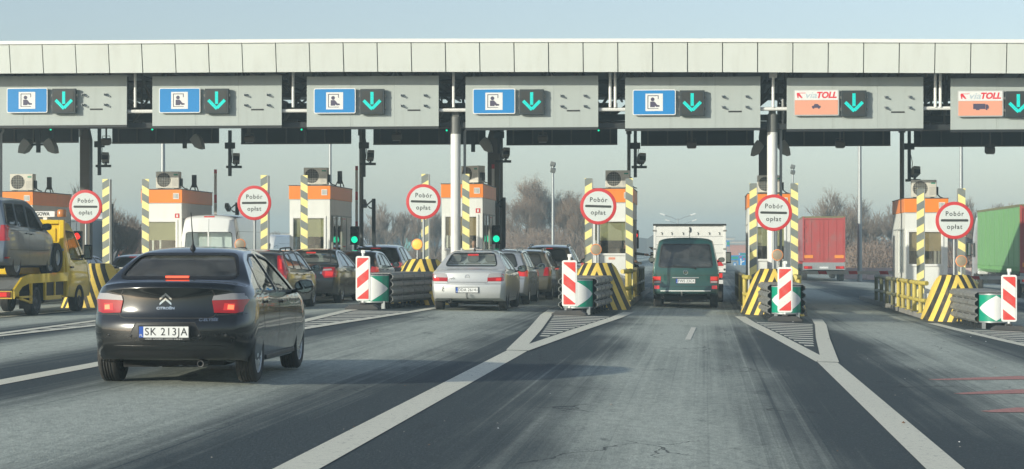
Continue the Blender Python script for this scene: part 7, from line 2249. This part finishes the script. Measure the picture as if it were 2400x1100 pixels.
# far woods and a low rise on the horizon
m, n, p = newmat('far_wood')
tc = N(n, 'ShaderNodeTexCoord').outputs['Object']
c = mixc(n, noise(n, tc, .05, 6, .7), (.055, .05, .045), (.10, .085, .07)); n.links.new(c, p.inputs['Base Color']); p.inputs['Roughness'].default_value = 1
M['far_wood'] = m
def far_wood(px0, px1, Y, h, seed, depth=60):
    rn = random.Random(seed); mb = MB()
    a, b = at(px0, 588, Y), at(px1, 588, Y)
    nn = max(12, int((b.x - a.x) / 1.6)); vs = []
    ht = [h * (.65 + .35 * math.sin(i * .11 + seed) * math.sin(i * .043) + rn.uniform(-.12, .12)) for i in range(nn + 1)]
    for i in range(nn + 1):
        x = a.x + (b.x - a.x) * i / nn
        vs += [(x, Y, gz(x) - .5), (x, Y + rn.uniform(-1, 1), ht[i]), (x, Y + depth, ht[i] * rn.uniform(.8, 1.1)), (x, Y + depth + 1, gz(x) - .5)]
    mb.add(vs, [(4 * i + k, 4 * i + 4 + k, 4 * i + 5 + k, 4 * i + 1 + k) for i in range(nn) for k in range(3)])
    o = mb.build('far_wood', 'far_wood', None, recalc=False); o['kind'] = 'stuff'; o['label'] = 'far-off wood along the horizon'
far_wood(-300, 900, 620, 7.0, 1); far_wood(900, 1560, 520, 6.0, 2); far_wood(1480, 2000, 700, 7.5, 3); far_wood(1900, 2700, 420, 7.0, 4)

# ------------------------------------------------------------------ things far down the road
def far_building(px0, px1, y0, y1, Y, name, label, cat, wall, depth=18, windows=None, roof=None):
    a, b = at(px0, y1, Y), at(px1, y0, Y)
    zg = gz(a.x) - .3
    t = thing(name, label, cat, ((a.x + b.x) / 2, Y, zg), 0)
    w2 = (b.x - a.x) / 2; h0 = max(0., a.z - zg); h = b.z - zg
    mb = MB(); mb.box(-w2, w2, 0, depth, 0, h); mb.build('wall', wall, t)
    mb = MB(); mb.box(-w2 - .3, w2 + .3, -.3, depth + .3, h, h + .4); mb.build('roof', roof or 'grey_paint', t)
    if windows:
        cols, rows = windows
        for i in range(cols):
            for j in range(rows):
                x = -w2 + (i + .5) * 2 * w2 / cols; z = h * (.25 + .7 * (j + .5) / rows)
                mb = MB(); mb.box(x - .55 * w2 / cols, x + .55 * w2 / cols, -.05, 0, z - .28 * h / rows, z + .22 * h / rows); mb.build('window', 'slate', t)
    return t
pm('shed_cream', (.62, .52, .42), .7); pm('shed_rust', (.52, .20, .12), .7); pm('shed_orange', (.55, .13, .06), .7)
far_building(1712, 1765, 566, 588, 560, 'warehouse', 'long cream warehouse far down the road left of the sixth striped post', 'warehouse', 'shed_cream', windows=(6, 1))
far_building(1700, 1722, 558, 588, 640, 'office_block', 'pale pinkish block far down the road above the distant signs', 'building', 'shed_cream', windows=(4, 2))
far_building(1705, 1765, 574, 590, 480, 'warehouse', 'low rust-red shed far down the road in front of the cream warehouse', 'warehouse', 'shed_rust')
far_building(272, 306, 543, 590, 165, 'warehouse', 'small orange-red building behind the thin tree left of the second booth', 'building', 'shed_orange', depth=10, roof='shed_orange')
far_building(600, 690, 548, 590, 520, 'apartment_block', 'long pale apartment block on the horizon right of the second round sign', 'building', 'shed_cream', windows=(9, 2))
far_building(-40, 60, 545, 590, 500, 'apartment_block', 'long pale building on the horizon at the left edge', 'building', 'shed_cream', windows=(9, 2))
far_building(302, 345, 540, 566, 480, 'apartment_block', 'white building on the horizon left of the second booth', 'building', 'white_paint', windows=(5, 2))
def road_sign(px0, px1, y0, y1, Y, label, arrows):
    a, b = at(px0, y1, Y), at(px1, y0, Y)
    zg = gz(a.x)
    w2 = (b.x - a.x) / 2; h2 = (b.z - a.z) / 2; zc = (a.z + b.z) / 2 - zg
    t = thing('direction_sign', label, 'road sign', ((a.x + b.x) / 2, Y, zg), 0, 'blue direction signs down the road')
    mb = MB(); mb.box(-w2, w2, 0, .12, zc - h2, zc + h2); mb.build('panel', 'sign_blue', t)
    mb = MB(); mb.box(-w2 * .7 - .1, -w2 * .7 + .1, .13, .3, 0, zc + h2 * .9); mb.box(w2 * .7 - .1, w2 * .7 + .1, .13, .3, 0, zc + h2 * .9); mb.build('support', 'galv', t)
    mb = MB()
    if arrows == 'fork':
        mb.prism([(-w2 * .6, zc - h2 * .9), (-w2 * .35, zc - h2 * .9), (-w2 * .3, zc - h2 * .2), (w2 * .4, zc + h2 * .05), (w2 * .35, zc + h2 * .2), (-w2 * .35, zc - h2 * .0), (-w2 * .3, zc + h2 * .35), (-w2 * .45, zc + h2 * .6), (-w2 * .7, zc + h2 * .3), (-w2 * .55, zc + h2 * .3)], 'xz', -.03, -.005)
        mb.box(-w2 * .8, -w2 * .3, -.03, -.005, zc + h2 * .7, zc + h2 * .9, 1); mb.box(w2 * .1, w2 * .5, -.03, -.005, zc + h2 * .35, zc + h2 * .6, 1); mb.box(w2 * .0, w2 * .8, -.03, -.005, zc + h2 * .68, zc + h2 * .9, 2)
    elif arrows == 'arrow':
        mb.prism([(-w2 * .3, zc - h2 * .8), (w2 * .3, zc - h2 * .8), (w2 * .3, zc), (w2 * .6, zc), (0, zc + h2 * .8), (-w2 * .6, zc), (-w2 * .3, zc)], 'xz', -.03, -.005)
    else:
        mb.box(-w2 * .6, w2 * .9, -.03, -.005, zc - h2 * .5, zc + h2 * .5, 2); mb.box(-w2 * .92, -w2 * .75, -.03, -.005, zc - h2 * .6, zc + h2 * .6)
    mb.build('symbol', ['sign_white', 'sign_red', 'green_sheet'], t)
road_sign(1731, 1751, 600, 627, 250, 'blue sign with a forking white arrow far down the road', 'fork')
road_sign(1711, 1731, 599, 610, 262, 'wide blue sign with a green field behind the forking-arrow sign', 'bar')
road_sign(1719, 1726, 615, 626, 240, 'small blue sign with a white arrow far down the road', 'arrow')
road_sign(1702, 1710, 564, 578, 330, 'small high blue sign just right of the white box truck', 'bar')
road_sign(1731, 1752, 593, 599, 252, 'narrow white and blue plate on top of the forking-arrow sign', 'bar')

# concrete barriers that edge the far carriageway
def wall_run(pxs, Y, y0, y1, mat, label, step=None):
    for i, (a, b) in enumerate(zip(pxs[:-1], pxs[1:])):
        p, q = at(a, y0, Y), at(b, y1, Y)
        zg = gz(p.x) - .05
        t = thing('concrete_barrier', label, 'barrier', (p.x, Y, zg), 0, 'concrete barrier blocks beyond the plaza')
        w = q.x - p.x - .04; h = p.z - zg
        mb = MB(); mb.prism([(-.3, 0), (-.3, .1), (-.12, .35), (-.09, h), (.09, h), (.12, .35), (.3, .1), (.3, 0)], 'yz', 0, w); mb.build('block', mat, t)
wall_run([1968, 2030, 2092, 2154, 2216, 2278], 140, 628, 628, 'barrier_conc', 'pinkish concrete barrier block in the row behind the lowered barrier right of the red trailer')
stripes('barrier_rw', (.50, .08, .07), (.62, .58, .55), (1, 0, .0), 1.4, .5)
wall_run([1292, 1312, 1332, 1352, 1372], 118, 615, 615, 'barrier_rw', 'red and white barrier block in the row right of the tall grey estate')
wall_run([2110, 2160, 2210], 100, 640, 640, 'barrier_conc', 'pinkish concrete block behind the last booth')

# ------------------------------------------------------------------ the air
mb = MB(); mb.box(-900, 900, -130, 900, -2.1, 15)
m = bpy.data.materials.new('haze'); m.use_nodes = True
n = m.node_tree; n.nodes.remove(n.nodes['Principled BSDF'])
v = N(n, 'ShaderNodeVolumePrincipled')
v.inputs['Color'].default_value = (.66, .89, 1.0, 1); v.inputs['Density'].default_value = .0015; v.inputs['Anisotropy'].default_value = 0.
n.links.new(v.outputs[0], n.nodes['Material Output'].inputs['Volume'])
M['haze'] = m
hz = mb.build('haze', 'haze'); hz['kind'] = 'stuff'; hz['label'] = 'thin winter haze in the air'
